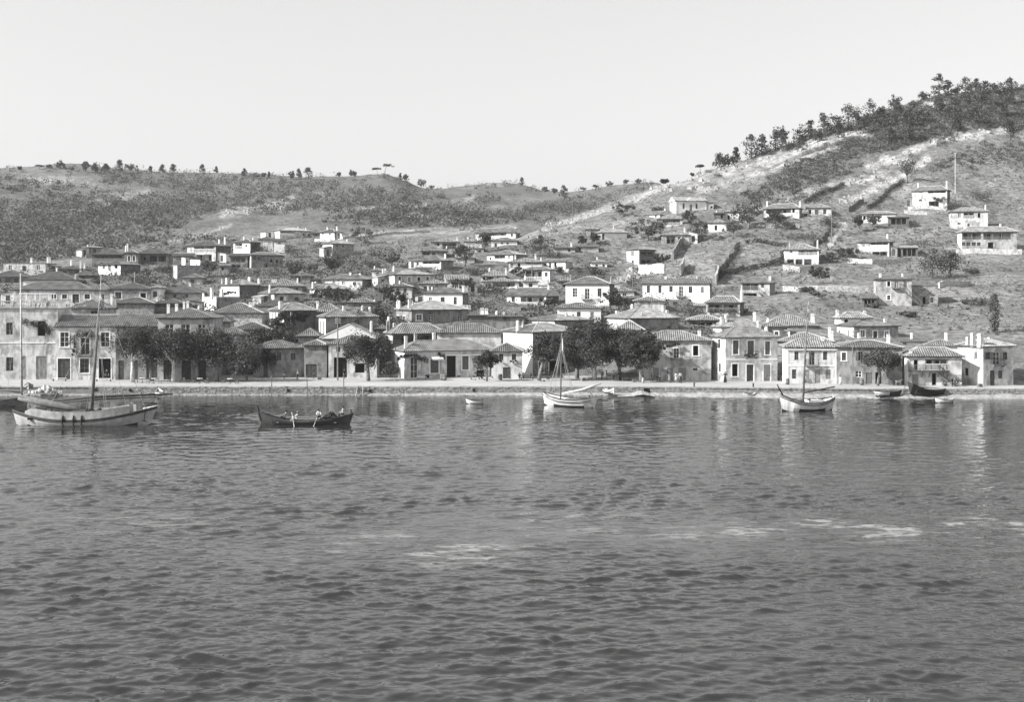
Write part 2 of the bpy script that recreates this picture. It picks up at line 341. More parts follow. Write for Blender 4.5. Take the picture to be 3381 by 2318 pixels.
def make_terrain():
    n, m = GZ.shape
    V = np.stack([GXX, GYY, GZ], -1).reshape(-1, 3)
    I = np.arange(n*m).reshape(n, m)
    Q = np.stack([I[:-1,:-1], I[1:,:-1], I[1:,1:], I[:-1,1:]], -1).reshape(-1, 4)
    o = np_mesh('hillside_terrain', V, Q, [])
    me = o.data; me.polygons.foreach_set('use_smooth', np.ones(len(Q), bool))
    sc = np.zeros(GZ.shape)
    wx = (fbm(GXX/16+7, GYY/16, 4)-.47)*260; wy = (fbm(GXX/14+70, GYY/14+9, 4)-.47)*110
    for P, d in SCRUB: sc = np.maximum(sc, d * poly_mask(PXX+wx, GPY+wy, P))
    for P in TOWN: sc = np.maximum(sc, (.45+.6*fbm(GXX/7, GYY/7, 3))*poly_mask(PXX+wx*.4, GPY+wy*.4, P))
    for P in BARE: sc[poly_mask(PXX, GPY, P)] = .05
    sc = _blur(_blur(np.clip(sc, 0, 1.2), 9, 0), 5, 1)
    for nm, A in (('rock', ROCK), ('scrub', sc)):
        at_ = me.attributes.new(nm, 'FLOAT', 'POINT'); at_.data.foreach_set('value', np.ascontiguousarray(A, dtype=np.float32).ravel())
    mt = bpy.data.materials.new('dry_hillside'); mt.use_nodes = True; me.materials.append(mt)
    nt = mt.node_tree; N = nt.nodes; L = nt.links; bs = N['Principled BSDF']; bs.inputs['Roughness'].default_value = .95; bs.inputs['Specular IOR Level'].default_value = .1
    geo = N.new('ShaderNodeNewGeometry')
    def noise(s, d=5, vec=None):
        k = N.new('ShaderNodeTexNoise'); k.inputs['Scale'].default_value = s; k.inputs['Detail'].default_value = d; L.new(vec or geo.outputs['Position'], k.inputs['Vector']); return k.outputs['Fac']
    def rng(x, a, b, c, d):
        r = N.new('ShaderNodeMapRange'); L.new(x, r.inputs[0])
        for i, q in enumerate((a, b, c, d)): r.inputs[i+1].default_value = q
        return r.outputs[0]
    def mth(op, a, b):
        k = N.new('ShaderNodeMath'); k.operation = op
        for i, q in enumerate((a, b)):
            if isinstance(q, (int, float)): k.inputs[i].default_value = q
            else: L.new(q, k.inputs[i])
        return k.outputs[0]
    def mix(f, a, b):
        k = N.new('ShaderNodeMix'); k.data_type = 'FLOAT'; L.new(f, k.inputs[0])
        for i, q in ((2, a), (3, b)):
            if isinstance(q, (int, float)): k.inputs[i].default_value = q
            else: L.new(q, k.inputs[i])
        return k.outputs[0]
    def attr(nm):
        k = N.new('ShaderNodeAttribute'); k.attribute_name = nm; return k.outputs['Fac']
    mp = N.new('ShaderNodeMapping'); mp.inputs['Scale'].default_value = (.25, 1, 1); L.new(geo.outputs['Position'], mp.inputs[0])
    grass = mth('MULTIPLY', rng(noise(.06), .3, .7, .14, .225), rng(noise(.55, 8), .32, .68, .66, 1.3))
    tuft = rng(noise(1.6, 4, mp.outputs[0]), .50, .66, 0, 1)
    grass = mix(tuft, grass, .085)
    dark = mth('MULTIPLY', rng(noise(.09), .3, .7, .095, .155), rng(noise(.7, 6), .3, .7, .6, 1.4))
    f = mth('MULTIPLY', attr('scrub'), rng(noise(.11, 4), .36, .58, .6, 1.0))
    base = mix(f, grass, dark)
    rock = mth('MULTIPLY', rng(noise(.5, 6), .3, .7, .2, .5), rng(noise(2.2, 3), .35, .6, .65, 1.15))
    base = mix(mth('MINIMUM', attr('rock'), 1.0), base, rock)
    c = N.new('ShaderNodeCombineColor')
    for i in range(3): L.new(base, c.inputs[i])
    L.new(c.outputs[0], bs.inputs['Base Color'])
    b = N.new('ShaderNodeBump'); b.inputs['Strength'].default_value = 1.0; b.inputs['Distance'].default_value = .5
    L.new(noise(1.1, 6), b.inputs['Height']); L.new(b.outputs[0], bs.inputs['Normal'])
    return struct(o)
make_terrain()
# ------------------------------------------------------------------ water
def make_water():
    us = np.concatenate([-np.geomspace(8, .72, 12), np.linspace(-.70, -.455, 26), np.linspace(-.45, .45, 470), np.linspace(.455, .70, 26), np.geomspace(.72, 8, 12)])
    ys = np.concatenate([np.arange(20, 46, 2.0), np.arange(46, 75, .125), np.arange(75, 110, .20), np.arange(110, 187.2, .38)])
    U, Y = np.meshgrid(us, ys, indexing='ij'); X = U*Y; rg = np.random.default_rng(5); Z = np.zeros(X.shape)
    air = .22 + 1.55*np.clip((.55*fbm(X/48+3, Y/15+5, 3)+.45*fbm(X/14+30, Y/6+50, 2)-.27)/.36, 0, 1); small = np.zeros(X.shape)
    for k in range(84):                                     # wind ripples and a little swell
        lam = .40*(3.4/.40)**(rg.random()**1.5); th = math.radians(97) + rg.normal()*.48; sl = .0235*(1.0 if lam < 1.8 else (1.8/lam)**.7)
        w = sl*lam/6.283*np.sin(6.283/lam*(X*math.cos(th)+Y*math.sin(th)) + rg.random()*6.28)
        if lam < 2.4: small += w
        else: Z += w
    small = small + .6*np.maximum(small, 0)**2/.06          # crests a little sharper than troughs
    Z = (Z + small*air)*np.interp(Y, [46, 85, 115, 150, 187], [.92, .95, .86, .60, .42])*np.clip((181.5-Y)/6, .25, 1)*np.clip((.70-np.abs(U))/.05, 0, 1)
    n, m = X.shape; I = np.arange(n*m).reshape(n, m)
    V = np.concatenate([np.stack([X, Y, Z], -1).reshape(-1, 3), np.array([(-2600,-900,-.4),(2700,-900,-.4),(2700,186,-.4),(-2600,186,-.4)])])
    Q = np.concatenate([np.stack([I[:-1,:-1], I[1:,:-1], I[1:,1:], I[:-1,1:]], -1).reshape(-1, 4), np.arange(n*m, n*m+4).reshape(1, 4)])
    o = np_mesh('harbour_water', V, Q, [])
    o.data.polygons.foreach_set('use_smooth', np.ones(len(Q), bool))
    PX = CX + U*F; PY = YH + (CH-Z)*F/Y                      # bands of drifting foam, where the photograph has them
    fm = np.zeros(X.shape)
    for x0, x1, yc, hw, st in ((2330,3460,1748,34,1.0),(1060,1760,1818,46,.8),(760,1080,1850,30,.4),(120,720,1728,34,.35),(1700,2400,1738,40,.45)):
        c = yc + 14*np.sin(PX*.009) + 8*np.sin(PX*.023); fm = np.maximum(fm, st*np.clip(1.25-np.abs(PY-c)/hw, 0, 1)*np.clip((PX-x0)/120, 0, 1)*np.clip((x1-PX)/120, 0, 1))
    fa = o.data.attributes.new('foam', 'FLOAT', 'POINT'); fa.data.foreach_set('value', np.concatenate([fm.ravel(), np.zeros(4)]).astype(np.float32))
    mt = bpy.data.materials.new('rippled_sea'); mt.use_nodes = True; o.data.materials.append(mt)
    nt = mt.node_tree; N = nt.nodes; L = nt.links; bs = N['Principled BSDF']
    bs.inputs['Base Color'].default_value = (.022, .022, .022, 1); bs.inputs['Roughness'].default_value = .03; bs.inputs['IOR'].default_value = 1.42
    geo = N.new('ShaderNodeNewGeometry')
    def noise(s, sx, sy, d, rot=0.0, dist=0.0):
        mp = N.new('ShaderNodeMapping'); mp.inputs['Scale'].default_value = (sx, sy, 1); mp.inputs['Rotation'].default_value = (0, 0, rot); L.new(geo.outputs['Position'], mp.inputs[0])
        k = N.new('ShaderNodeTexNoise'); k.inputs['Scale'].default_value = s; k.inputs['Detail'].default_value = d; k.inputs['Distortion'].default_value = dist; L.new(mp.outputs[0], k.inputs['Vector']); return k.outputs['Fac']
    def mth(op, a, b):
        k = N.new('ShaderNodeMath'); k.operation = op
        for i, q in enumerate((a, b)):
            if isinstance(q, (int, float)): k.inputs[i].default_value = q
            else: L.new(q, k.inputs[i])
        return k.outputs[0]
    def rng(x, a, b_, c, d):
        r = N.new('ShaderNodeMapRange'); r.interpolation_type = 'SMOOTHSTEP'; L.new(x, r.inputs[0])
        for i, q in enumerate((a, b_, c, d)): r.inputs[i+1].default_value = q
        return r.outputs[0]
    h = mth('ADD', mth('MULTIPLY', noise(2.9, .6, 1.0, 1.0, .15, .3), .022), mth('MULTIPLY', noise(7.5, .7, 1.0, 1.0, .3), .004))
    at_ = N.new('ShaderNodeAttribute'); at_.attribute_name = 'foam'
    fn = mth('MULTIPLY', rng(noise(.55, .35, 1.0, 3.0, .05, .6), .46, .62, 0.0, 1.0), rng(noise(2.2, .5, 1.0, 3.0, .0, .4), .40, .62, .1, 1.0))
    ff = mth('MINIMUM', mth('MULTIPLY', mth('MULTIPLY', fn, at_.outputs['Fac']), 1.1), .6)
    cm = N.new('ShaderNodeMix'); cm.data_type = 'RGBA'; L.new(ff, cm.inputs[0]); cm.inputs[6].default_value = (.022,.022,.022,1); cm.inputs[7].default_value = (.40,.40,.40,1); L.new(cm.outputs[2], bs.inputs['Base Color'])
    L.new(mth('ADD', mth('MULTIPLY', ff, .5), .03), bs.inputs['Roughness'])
    b = N.new('ShaderNodeBump'); b.inputs['Strength'].default_value = 1.0; b.inputs['Distance'].default_value = 1.0
    if 'Filter Width' in b.inputs: b.inputs['Filter Width'].default_value = .1
    L.new(h, b.inputs['Height']); L.new(b.outputs[0], bs.inputs['Normal'])
    struct(o)
make_water()
def make_seabed():
    b = MB(); b.face([(-2600,-900,-4),(2700,-900,-4),(2700,182,-4),(-2600,182,-4)])
    struct(b.build('seabed', mat('sea_floor', .05, var=.3)))

# ------------------------------------------------------------------ quay
M_QTOP = mat('trodden_earth_quay', .36, var=.14, scale=.25, bump=.25, bscale=3, fine=.10)
M_QWALL = mat('quay_mortar', .20, var=.2, scale=1.0, bump=.4, bscale=6)
M_COPE = mat('quay_coping', .38, var=.15, scale=.8, bump=.2, bscale=5)
M_QST = mat('quay_stone', .27, var=.4, scale=2.3, bump=.5, bscale=9, fine=.2)
M_RUB = mat('shore_pebbles', .27, var=.25, scale=2.0, bump=.6, bscale=8, fine=.3)
def quay():
    pxs = np.arange(-1400, 4800, 20.0); P = [((p - CX) * edge_y(p) / F, edge_y(p)) for p in pxs]
    b = MB()
    for (x0, y0), (x1, y1) in zip(P[:-1], P[1:]):
        b.face([(x0,y0+.45,QZ),(x1,y1+.45,QZ),(x1,222,QZ),(x0,222,QZ)], 0)
        b.face([(x0,y0+.06,-3),(x1,y1+.06,-3),(x1,y1+.06,QZ-.12),(x0,y0+.06,QZ-.12)], 1)
    q = struct(b.build('quay', [M_QTOP, M_QWALL]))
    c = MB()
    for i, ((x0, y0), (x1, y1)) in enumerate(zip(P[:-1], P[1:])):
        h = random.uniform(-.02, .02); n = 2
        for k in range(n):
            xa = x0 + (x1-x0)*k/n; xb = x0 + (x1-x0)*(k+1)/n - .03; dy = random.uniform(-.04, .04); z = QZ + .03 + random.uniform(-.02, .02)
            c.box(xa, xb, min(y0,y1) - .06 + dy, min(y0,y1) + .55, QZ - .18, z)
    c.build('coping', M_COPE, q)['kind'] = 'stuff'
    s = MB(); x = P[0][0]
    for row in range(4):
        z = -.05 + row * .30; x = -62.0
        while x < 76.0:
            w = random.uniform(.25, .62); px = CX + x * F / 180; y = edge_y(px)
            j = random.uniform(0, .07); hh = .28 * random.uniform(.75, 1.05); zz = z + random.uniform(-.05, .05)
            n = s.pts([(x+.02,y-j,zz+.03),(x+w-.03,y-j,zz),(x+w-.02,y-j,zz+hh-.03),(x+.05,y-j,zz+hh),(x,y+.07,zz),(x+w,y+.07,zz),(x+w,y+.07,zz+hh),(x,y+.07,zz+hh)])
            for f in ((0,1,2,3),(4,5,1,0),(5,6,2,1),(6,7,3,2),(7,4,0,3)):
                s.f.append(tuple(n+k for k in f)); s.m.append(0)
            x += w
    s.build('wall_stones', M_QST, q)['kind'] = 'stuff'
    # drain outlets in the quay wall
    for px, w, h0, h1 in ((430,.35,.55,.95),(952,.4,.5,.85),(1222,.45,.45,.85),(1564,.35,.6,.95),(2136,.85,.05,1.0),(316,.3,.6,.95)):
        d = MB(); y = edge_y(px); X = (px - CX) * y / F
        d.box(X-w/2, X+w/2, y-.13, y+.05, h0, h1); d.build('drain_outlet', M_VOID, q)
    # pebble margin along the foot of the wall
    xs = np.arange(-150, 170, .45); r = MB(); prev = None
    for x in xs:
        px = CX + x * F / 180; y = edge_y(px)
        w = float(np.interp(px, [-600, 150, 500, 1150, 1500, 1790, 2150, 2300, 2900, 3100, 3340, 4200], [.6, .5, .35, .55, 1.1, 1.3, 1.5, 2.4, 2.2, 2.5, 2.6, 2.6])) * (.75 + .5 * float(vnoise(x*.6, 3)))
        hgt = float(np.interp(px, [-600, 1150, 1500, 2150, 2300, 3340], [.08, .12, .26, .30, .42, .40])) * (.7 + .6 * float(vnoise(x*.9, 9)))
        ring = [(x, y+.1, hgt + .08), (x, y-w*.45, hgt + random.uniform(-.05,.06)), (x, y-w*.8, hgt*.5 + random.uniform(-.05,.05)), (x, y-w, -.1), (x, y-w*1.2, -.5)]
        if prev:
            for k in range(4): r.face([prev[k], prev[k+1], ring[k+1], ring[k]])
        prev = ring
    struct(r.build('pebble_margin', M_RUB))
    g = MB()
    for i in range(2600):
        px = random.uniform(1150, 3420) if random.random() < .85 else random.uniform(-100, 1150); y = edge_y(px); X = (px - CX) * y / F
        w = float(np.interp(px, [0, 1150, 1500, 2300, 3340], [.3, .5, 1.0, 1.9, 2.1])); t = random.random(); a = random.uniform(.06, .2)
        z = .32 * (1 - t) * float(np.interp(px, [0, 1150, 2300], [.3, .5, 1.2])); yy = y - w * t; d = random.uniform(0, 3)
        pts = [(X + a*math.cos(d+k*1.57)*random.uniform(.7,1.2), yy + a*math.sin(d+k*1.57)*.8, z + .02) for k in range(4)]
        top = (X, yy, z + a*.8)
        n = g.pts(pts + [top])
        for k in range(4): g.f.append((n+k, n+(k+1)%4, n+4)); g.m.append(0)
    tag(g.build('shore_pebbles', M_RUB), 'loose pale pebbles along the foot of the quay wall', 'pebbles', kind='stuff')
quay()
make_seabed()
# ------------------------------------------------------------------ house builder
def side_panel(b, P0, t, n, L, z0, z1, holes, d, mi=0):
    """outer wall face from P0 along t with rectangular holes; reveals d deep; deep holes get a back wall"""
    xs = sorted({0.0, L} | {h[0] for h in holes} | {h[1] for h in holes}); zs = sorted({z0, z1} | {h[2] for h in holes} | {h[3] for h in holes})
    P0 = Vector((P0[0], P0[1], 0)); t = Vector((t[0], t[1], 0)); n = Vector((n[0], n[1], 0))
    pt = lambda s, z, k=0.0: P0 + t*s - n*k + Vector((0,0,z))
    for i in range(len(xs)-1):
        for j in range(len(zs)-1):
            sx = (xs[i]+xs[i+1])/2; sz = (zs[j]+zs[j+1])/2
            if any(h[0] < sx < h[1] and h[2] < sz < h[3] for h in holes): continue
            b.face([pt(xs[i],zs[j]), pt(xs[i+1],zs[j]), pt(xs[i+1],zs[j+1]), pt(xs[i],zs[j+1])], mi)
    for h in holes:
        a, c, e, g = h[:4]; k = h[4] if len(h) > 4 else d
        b.face([pt(a,e), pt(a,g), pt(a,g,k), pt(a,e,k)], mi); b.face([pt(c,e), pt(c,e,k), pt(c,g,k), pt(c,g)], mi)
        b.face([pt(a,e), pt(a,e,k), pt(c,e,k), pt(c,e)], mi); b.face([pt(a,g), pt(c,g), pt(c,g,k), pt(a,g,k)], mi)
        if k > .5: b.face([pt(a,e,k), pt(c,e,k), pt(c,g,k), pt(a,g,k)], mi)

def lbox(b, O, t, n, s0, s1, k0, k1, z0, z1, mi=None):
    """box on a wall: s along t, k outwards along n"""
    O = Vector((O[0],O[1],0)); t = Vector((t[0],t[1],0)); n = Vector((n[0],n[1],0)); Z = Vector((0,0,1))
    i0 = b.pts([O+t*s+n*k+Z*z for z in (z0,z1) for (s,k) in ((s0,k1),(s1,k1),(s1,k0),(s0,k0))])
    for q in ((0,3,2,1),(4,5,6,7),(0,1,5,4),(1,2,6,5),(2,3,7,6),(3,0,4,7)):
        b.f.append(tuple(i0+k for k in q)); b.m.append(b.mi if mi is None else mi)

SHUTLIST = (M_SHUT, M_SHUTL, M_WOODD)
def opening(root, kind, O, t, n, s0, s1, z0, z1, trim=False, far=False):
    """window or door set into a hole of the wall"""
    k = kind[0]; d = .16
    if trim or '+' in kind:
        b = MB(); w = .16
        for a in ((s0-w, s0-.002, z0-.05, z1+w), (s1+.002, s1+w, z0-.05, z1+w), (s0-.001, s1+.001, z1+.003, z1+w)): lbox(b, O, t, n, a[0], a[1], .004, .05, a[2], a[3])
        if k in 'wso': lbox(b, O, t, n, s0-w-.05, s1+w+.05, .004, .10, z0-.16, z0-.053)
        b.build('surround', M_TRIM, root)
    if k == 'd':                                   # boarded double door
        b = MB(); w = (s1 - s0); nb = 2 if w > .9 else 1
        for i in range(nb): lbox(b, O, t, n, s0+i*w/nb+.015, s0+(i+1)*w/nb-.015, -d, -d+.06, z0, z1-.04)
        for i in range(nb):
            for q in (.12, .55):
                lbox(b, O, t, n, s0+i*w/nb+.12, s0+(i+1)*w/nb-.12, -d+.06, -d+.085, z0+(z1-z0)*q, z0+(z1-z0)*(q+.32))
        lbox(b, O, t, n, s0, s1, -d, -d+.1, z1-.04, z1)
        return b.build('door', M_SHUTL if 'l' in kind else M_SHUT if 'm' in kind else M_WOODD, root)
    if k == 's':                                   # closed louvred shutters
        b = MB(); w = s1 - s0
        for i in range(2):
            a, c = s0+i*w/2+.012, s0+(i+1)*w/2-.012
            lbox(b, O, t, n, a, a+.07, -.10, -.04, z0+.01, z1-.01); lbox(b, O, t, n, c-.07, c, -.10, -.04, z0+.01, z1-.01)
            zz = z0 + .02
            while zz < z1 - .05:
                lbox(b, O, t, n, a+.07, c-.07, -.09, -.055, zz, min(zz+.085, z1-.02)); zz += .125
        o = b.build('shutter', M_SHUTL if 'l' in kind else M_SHUT, root)
        p = MB(); lbox(p, O, t, n, s0, s1, -.2, -.12, z0, z1); p.build('backing_board', M_WOODD, o); return o
    if k == 'o':                                   # open, dark inside
        b = MB(); 
        for a in ((s0, s0+.06, z0, z1), (s1-.06, s1, z0, z1), (s0+.06, s1-.06, z1-.06, z1)): lbox(b, O, t, n, a[0], a[1], -.13, -.05, a[2], a[3])
        o = b.build('window' if z1-z0 < 1.9 else 'doorway', M_WOOD, root)
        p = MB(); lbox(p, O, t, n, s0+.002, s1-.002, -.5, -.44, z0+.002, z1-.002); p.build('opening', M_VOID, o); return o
    b = MB(); fr = .06                             # glazed casement, 'w' / 'b'
    mm = M_TRIM if 'l' in kind else M_WOOD
    for a in ((s0, s0+fr, z0, z1), (s1-fr, s1, z0, z1), (s0+fr, s1-fr, z0, z0+fr), (s0+fr, s1-fr, z1-fr, z1)): lbox(b, O, t, n, a[0], a[1], -d, -.08, a[2], a[3])
    c = (s0+s1)/2; lbox(b, O, t, n, c-.03, c+.03, -d+.004, -.09, z0+fr, z1-fr)
    for q in ((.33, .66) if z1-z0 > 1.1 else (.5,)): lbox(b, O, t, n, s0+fr, s1-fr, -d+.008, -.10, z0+(z1-z0)*q-.02, z0+(z1-z0)*q+.02)
    o = b.build('window', mm, root)
    p = MB(); lbox(p, O, t, n, s0+.01, s1-.01, -.2, -.165, z0+.01, z1-.01); p.build('pane', M_PANE, o)
    if 'S' in kind:                                # shutters folded back against the wall
        w = (s1-s0)/2
        for a, e in ((s0-w-.02, s0-.02), (s1+.02, s1+w+.02)):
            q = MB(); lbox(q, O, t, n, a, a+.06, .008, .055, z0, z1); lbox(q, O, t, n, e-.06, e, .008, .055, z0, z1)
            zz = z0
            while zz < z1 - .06: lbox(q, O, t, n, a+.06, e-.06, .006, .04, zz, zz+.1); zz += .14
            q.build('shutter', M_SHUT, root)
    return o

def balcony(root, O, t, n, s0, s1, z, dep=.8, h=.95, m=M_IRON, slab=M_WOOD):
    b = MB(); lbox(b, O, t, n, s0, s1, .01, dep, z-.12, z)
    for s in (s0+.15, s1-.27): lbox(b, O, t, n, s, s+.1, .01, dep*.7, z-.34, z-.125)
    o = b.build('balcony', slab, root); r = MB()
    lbox(r, O, t, n, s0, s1, dep-.05, dep, z+h-.05, z+h); lbox(r, O, t, n, s0, s1, dep-.045, dep-.005, z+.08, z+.12)
    for s in (s0, s1-.04): lbox(r, O, t, n, s, s+.04, .01, dep-.052, z+h-.045, z+h-.005)
    s = s0 + .02
    while s < s1: lbox(r, O, t, n, s, s+.022, dep-.036, dep-.014, z+.003, z+h-.052); s += .14
    k = .15
    while k < dep - .1:
        for s in (s0+.006, s1-.03): lbox(r, O, t, n, s, s+.022, k, k+.022, z+.003, z+h-.047)
        k += .14
    r.build('railing', m, o)

def gallery(root, O, t, n, s0, s1, z0, z1, posts, par, parh=.9, d=1.6, rail=M_TRIM, post=M_WOOD):
    """posts, beam and parapet in front of a recessed upper veranda"""
    b = MB(); lbox(b, O, t, n, s0+.003, s1-.003, -.16, -.02, z1-.16, z1-.003); b.build('veranda_beam', post, root)
    for i in range(posts):
        s = s0 + .09 + (s1-s0-.18) * (i / (posts-1) if posts > 1 else .5)
        q = MB(); lbox(q, O, t, n, s-.07, s+.07, -.155, -.015, z0+.002, z1-.162); lbox(q, O, t, n, s-.12, s+.12, -.157, -.013, z1-.30, z1-.163); q.build('post', post, root)
    if par == 'w':
        q = MB(); lbox(q, O, t, n, s0+.002, s1-.002, -.06, .012, z0+.003, z0+parh); q.build('parapet', rail, root)
    elif par == 'r':
        q = MB(); lbox(q, O, t, n, s0+.002, s1-.002, -.06, -.01, z0+parh-.07, z0+parh); s = s0+.05
        while s < s1-.05: lbox(q, O, t, n, s, s+.05, -.05, -.02, z0+.003, z0+parh-.072); s += .16
        q.build('railing', rail, root)
    # doorway and window in the back wall
    w = s1 - s0
    for q0, ww, hh in ((.25, .8, 1.9), (.7, .7, 1.9)):
        if w > 2.2: 
            q = MB(); lbox(q, O, t, n, s0+w*q0-ww/2, s0+w*q0+ww/2, -d+.004, -d+.07, z0+.004, z0+min(hh, (z1-z0)*.85)); q.build('door', M_WOODD, root)

def chimney(roof, x, y, z0, z1, w=.42, style=0):
    b = MB(); h = z1 - z0
    if style == 0:
        a = w/2; c = a*.82; zc = z1 - .28
        b.loft([[(x-a,y-a,z0),(x+a,y-a,z0),(x+a,y+a,z0),(x-a,y+a,z0)], [(x-c,y-c,zc),(x+c,y-c,zc),(x+c,y+c,zc),(x-c,y+c,zc)]])
        b.box(x-a*1.1, x+a*1.1, y-a*1.1, y+a*1.1, zc+.001, zc+.08)
        for sx in (-1, 1):
            b.box(x+sx*c*.7-.06, x+sx*c*.7+.06, y-c*.8, y+c*.8, zc+.081, z1-.08)
        b.box(x-c*1.05, x+c*1.05, y-c*1.05, y+c*1.05, z1-.079, z1)
    else:
        n = 8
        R = [(z0, w*.55), (z1-.35, w*.42), (z1-.33, w*.5), (z1-.25, w*.5), (z1-.24, w*.38), (z1-.06, w*.34), (z1, w*.1)]
        b.loft([[(x+r*math.cos(2*math.pi*k/n), y+r*math.sin(2*math.pi*k/n), z) for k in range(n)] for z, r in R])
    return b.build('chimney', W_WHITE if random.random() < .85 else W_PALE, roof)

def slope_tiles(b, E0, E1, T0, T1, pitch, courses):
    """half-round cover tiles laid in columns on one roof slope"""
    E0, E1, T0, T1 = map(Vector, (E0, E1, T0, T1)); e = (E1-E0); L = e.length
    if L < .3: return
    e.normalize(); up = T0 - E0; up = up - e * up.dot(e); tm = up.length
    if tm < .2: return
    up.normalize(); nr = e.cross(up); 
    if nr.z < 0: nr = -nr
    s0 = (T0-E0).dot(e); s1 = (T1-E0).dot(e); n = max(2, int(L / pitch)); pw = L / n
    for i in range(n):
        s = (i + .5) * pw; tmax = tm
        if s0 > 1e-3: tmax = min(tmax, tm * s / s0)
        if L - s1 > 1e-3: tmax = min(tmax, tm * (L - s) / (L - s1))
        if tmax < .15: continue
        k = max(1, int(tmax / .5)) if courses else 1
        for c in range(k):
            ta = tmax*c/k - (.05 if c == 0 else .02); tb = tmax*(c+1)/k; hh = pw*.30; ww = pw*.34
            jit = random.uniform(-.012, .012) if courses else 0
            rr = []
            for tt, hs in ((ta, 1.12), (tb, .9)):
                o = E0 + e*(s+jit) + up*tt
                rr.append([o - e*ww*hs, o - e*ww*.5*hs + nr*hh*hs, o + e*ww*.5*hs + nr*hh*hs, o + e*ww*hs])
            q = b.pts(rr[0] + rr[1])
            for a in range(3): b.f.append((q+a, q+a+1, q+5+a, q+4+a)); b.m.append(0)
            b.f.append((q, q+3, q+2, q+1)); b.m.append(0)

def roof_parts(root, W, D, z, kind, rise, ov, tile, courses, pitch=.33, under=M_WOODD):
    """W x D plan with the front at y=0, house behind (+y). returns (roof object, height function)"""
    x0, x1, y0, y1 = -W/2-ov, W/2+ov, -ov, D+ov; b = MB(); th = .10
    if kind == 'f':
        b.box(-W/2-.05, W/2+.05, -.05, D+.05, z+.001, z+.22); o = b.build('roof', tile, root); return o, lambda x, y: z+.2
    slopes = []; ridges = []
    if kind == 'h':
        if W >= D:
            h = (y1-y0)/2; a = (x0+h, (y0+y1)/2, z+rise); c = (x1-h, (y0+y1)/2, z+rise)
        else:
            h = (x1-x0)/2; a = ((x0+x1)/2, y0+h, z+rise); c = ((x0+x1)/2, y1-h, z+rise)
        A, B, C, D_ = (x0,y0,z), (x1,y0,z), (x1,y1,z), (x0,y1,z)
        if W >= D: slopes = [(A,B,a,c),(B,C,c,c),(C,D_,c,a),(D_,A,a,a)]; ridges = [(a,c),(A,a),(B,c),(C,c),(D_,a)]
        else: slopes = [(A,B,a,a),(B,C,a,c),(C,D_,c,c),(D_,A,c,a)]; ridges = [(a,c),(A,a),(B,a),(C,c),(D_,c)]
    elif kind == 'g':
        ym = (y0+y1)/2; A, B, C, D_ = (x0,y0,z), (x1,y0,z), (x1,y1,z), (x0,y1,z); a, c = (x0,ym,z+rise), (x1,ym,z+rise)
        slopes = [(A,B,a,c),(C,D_,c,a)]; ridges = [(a,c)]
    elif kind == 'G':
        xm = (x0+x1)/2; A, B, C, D_ = (x0,y0,z), (x1,y0,z), (x1,y1,z), (x0,y1,z); a, c = (xm,y0,z+rise), (xm,y1,z+rise)
        slopes = [(B,C,a,c),(D_,A,c,a)]; ridges = [(a,c),(A,a),(B,a)]
    elif kind == 's':
        A, B, C, D_ = (x0,y0,z), (x1,y0,z), (x1,y1,z+rise), (x0,y1,z+rise); slopes = [(A,B,D_,C)]
    for s in slopes:
        P = [s[0], s[1]] + ([s[3]] if s[2] == s[3] else [s[3], s[2]]); b.face(P, 0)
    dz = Vector((0,0,-th))
    for s in slopes:                                  # fascia and soffit
        p, q = Vector(s[0]), Vector(s[1]); b.face([p+dz, q+dz, q, p], 1)
    if kind in 'hgG': b.face([Vector(q)+dz for q in ((x0,y0,z),(x0,y1,z),(x1,y1,z),(x1,y0,z))], 1)
    else:
        b.face([Vector(q)+dz for q in ((x0,y0,z),(x0,y1,z+rise),(x1,y1,z+rise),(x1,y0,z))], 1)
        for xx in (x0, x1): b.face([(xx,y0,z),(xx,y0,z-th),(xx,y1,z+rise-th),(xx,y1,z+rise)], 1)
    if kind == 'g':
        for xx in (x0, x1): b.face([(xx,y0,z-th),(xx,(y0+y1)/2,z+rise-.01),(xx,y1,z-th)], 2)
    if kind == 'G':
        for yy in (y0, y1): b.face([(x0,yy,z-th),((x0+x1)/2,yy,z+rise-.01),(x1,yy,z-th)], 2)
    o = b.build('roof', [M_UNDER, under, W_WHITE], root)
    tb = MB()
    for s in slopes: slope_tiles(tb, s[0], s[1], s[2], s[3], pitch, courses)
    tb.build('tile_rows', tile, o)['kind'] = 'stuff'
    if ridges:
        rb = MB()
        for p, q in ridges:
            p, q = Vector(p)+Vector((0,0,.05)), Vector(q)+Vector((0,0,.05))
            if (q-p).length > .2: rb.tube([p, q], .085, 5)
        rb.build('ridge_cap', M_RIDGE if random.random() < .35 else tile, o)
    def hgt(x, y):
        zz = 1e9
        for s in slopes:
            p = Vector(s[0]); nn = (Vector(s[1])-p).cross(Vector(s[2] if s[2] != s[0] else s[3])-p)
            if abs(nn.z) > 1e-6: zz = min(zz, p.z - (nn.x*(x-p.x)+nn.y*(y-p.y))/nn.z)
        return zz
    return o, hgt

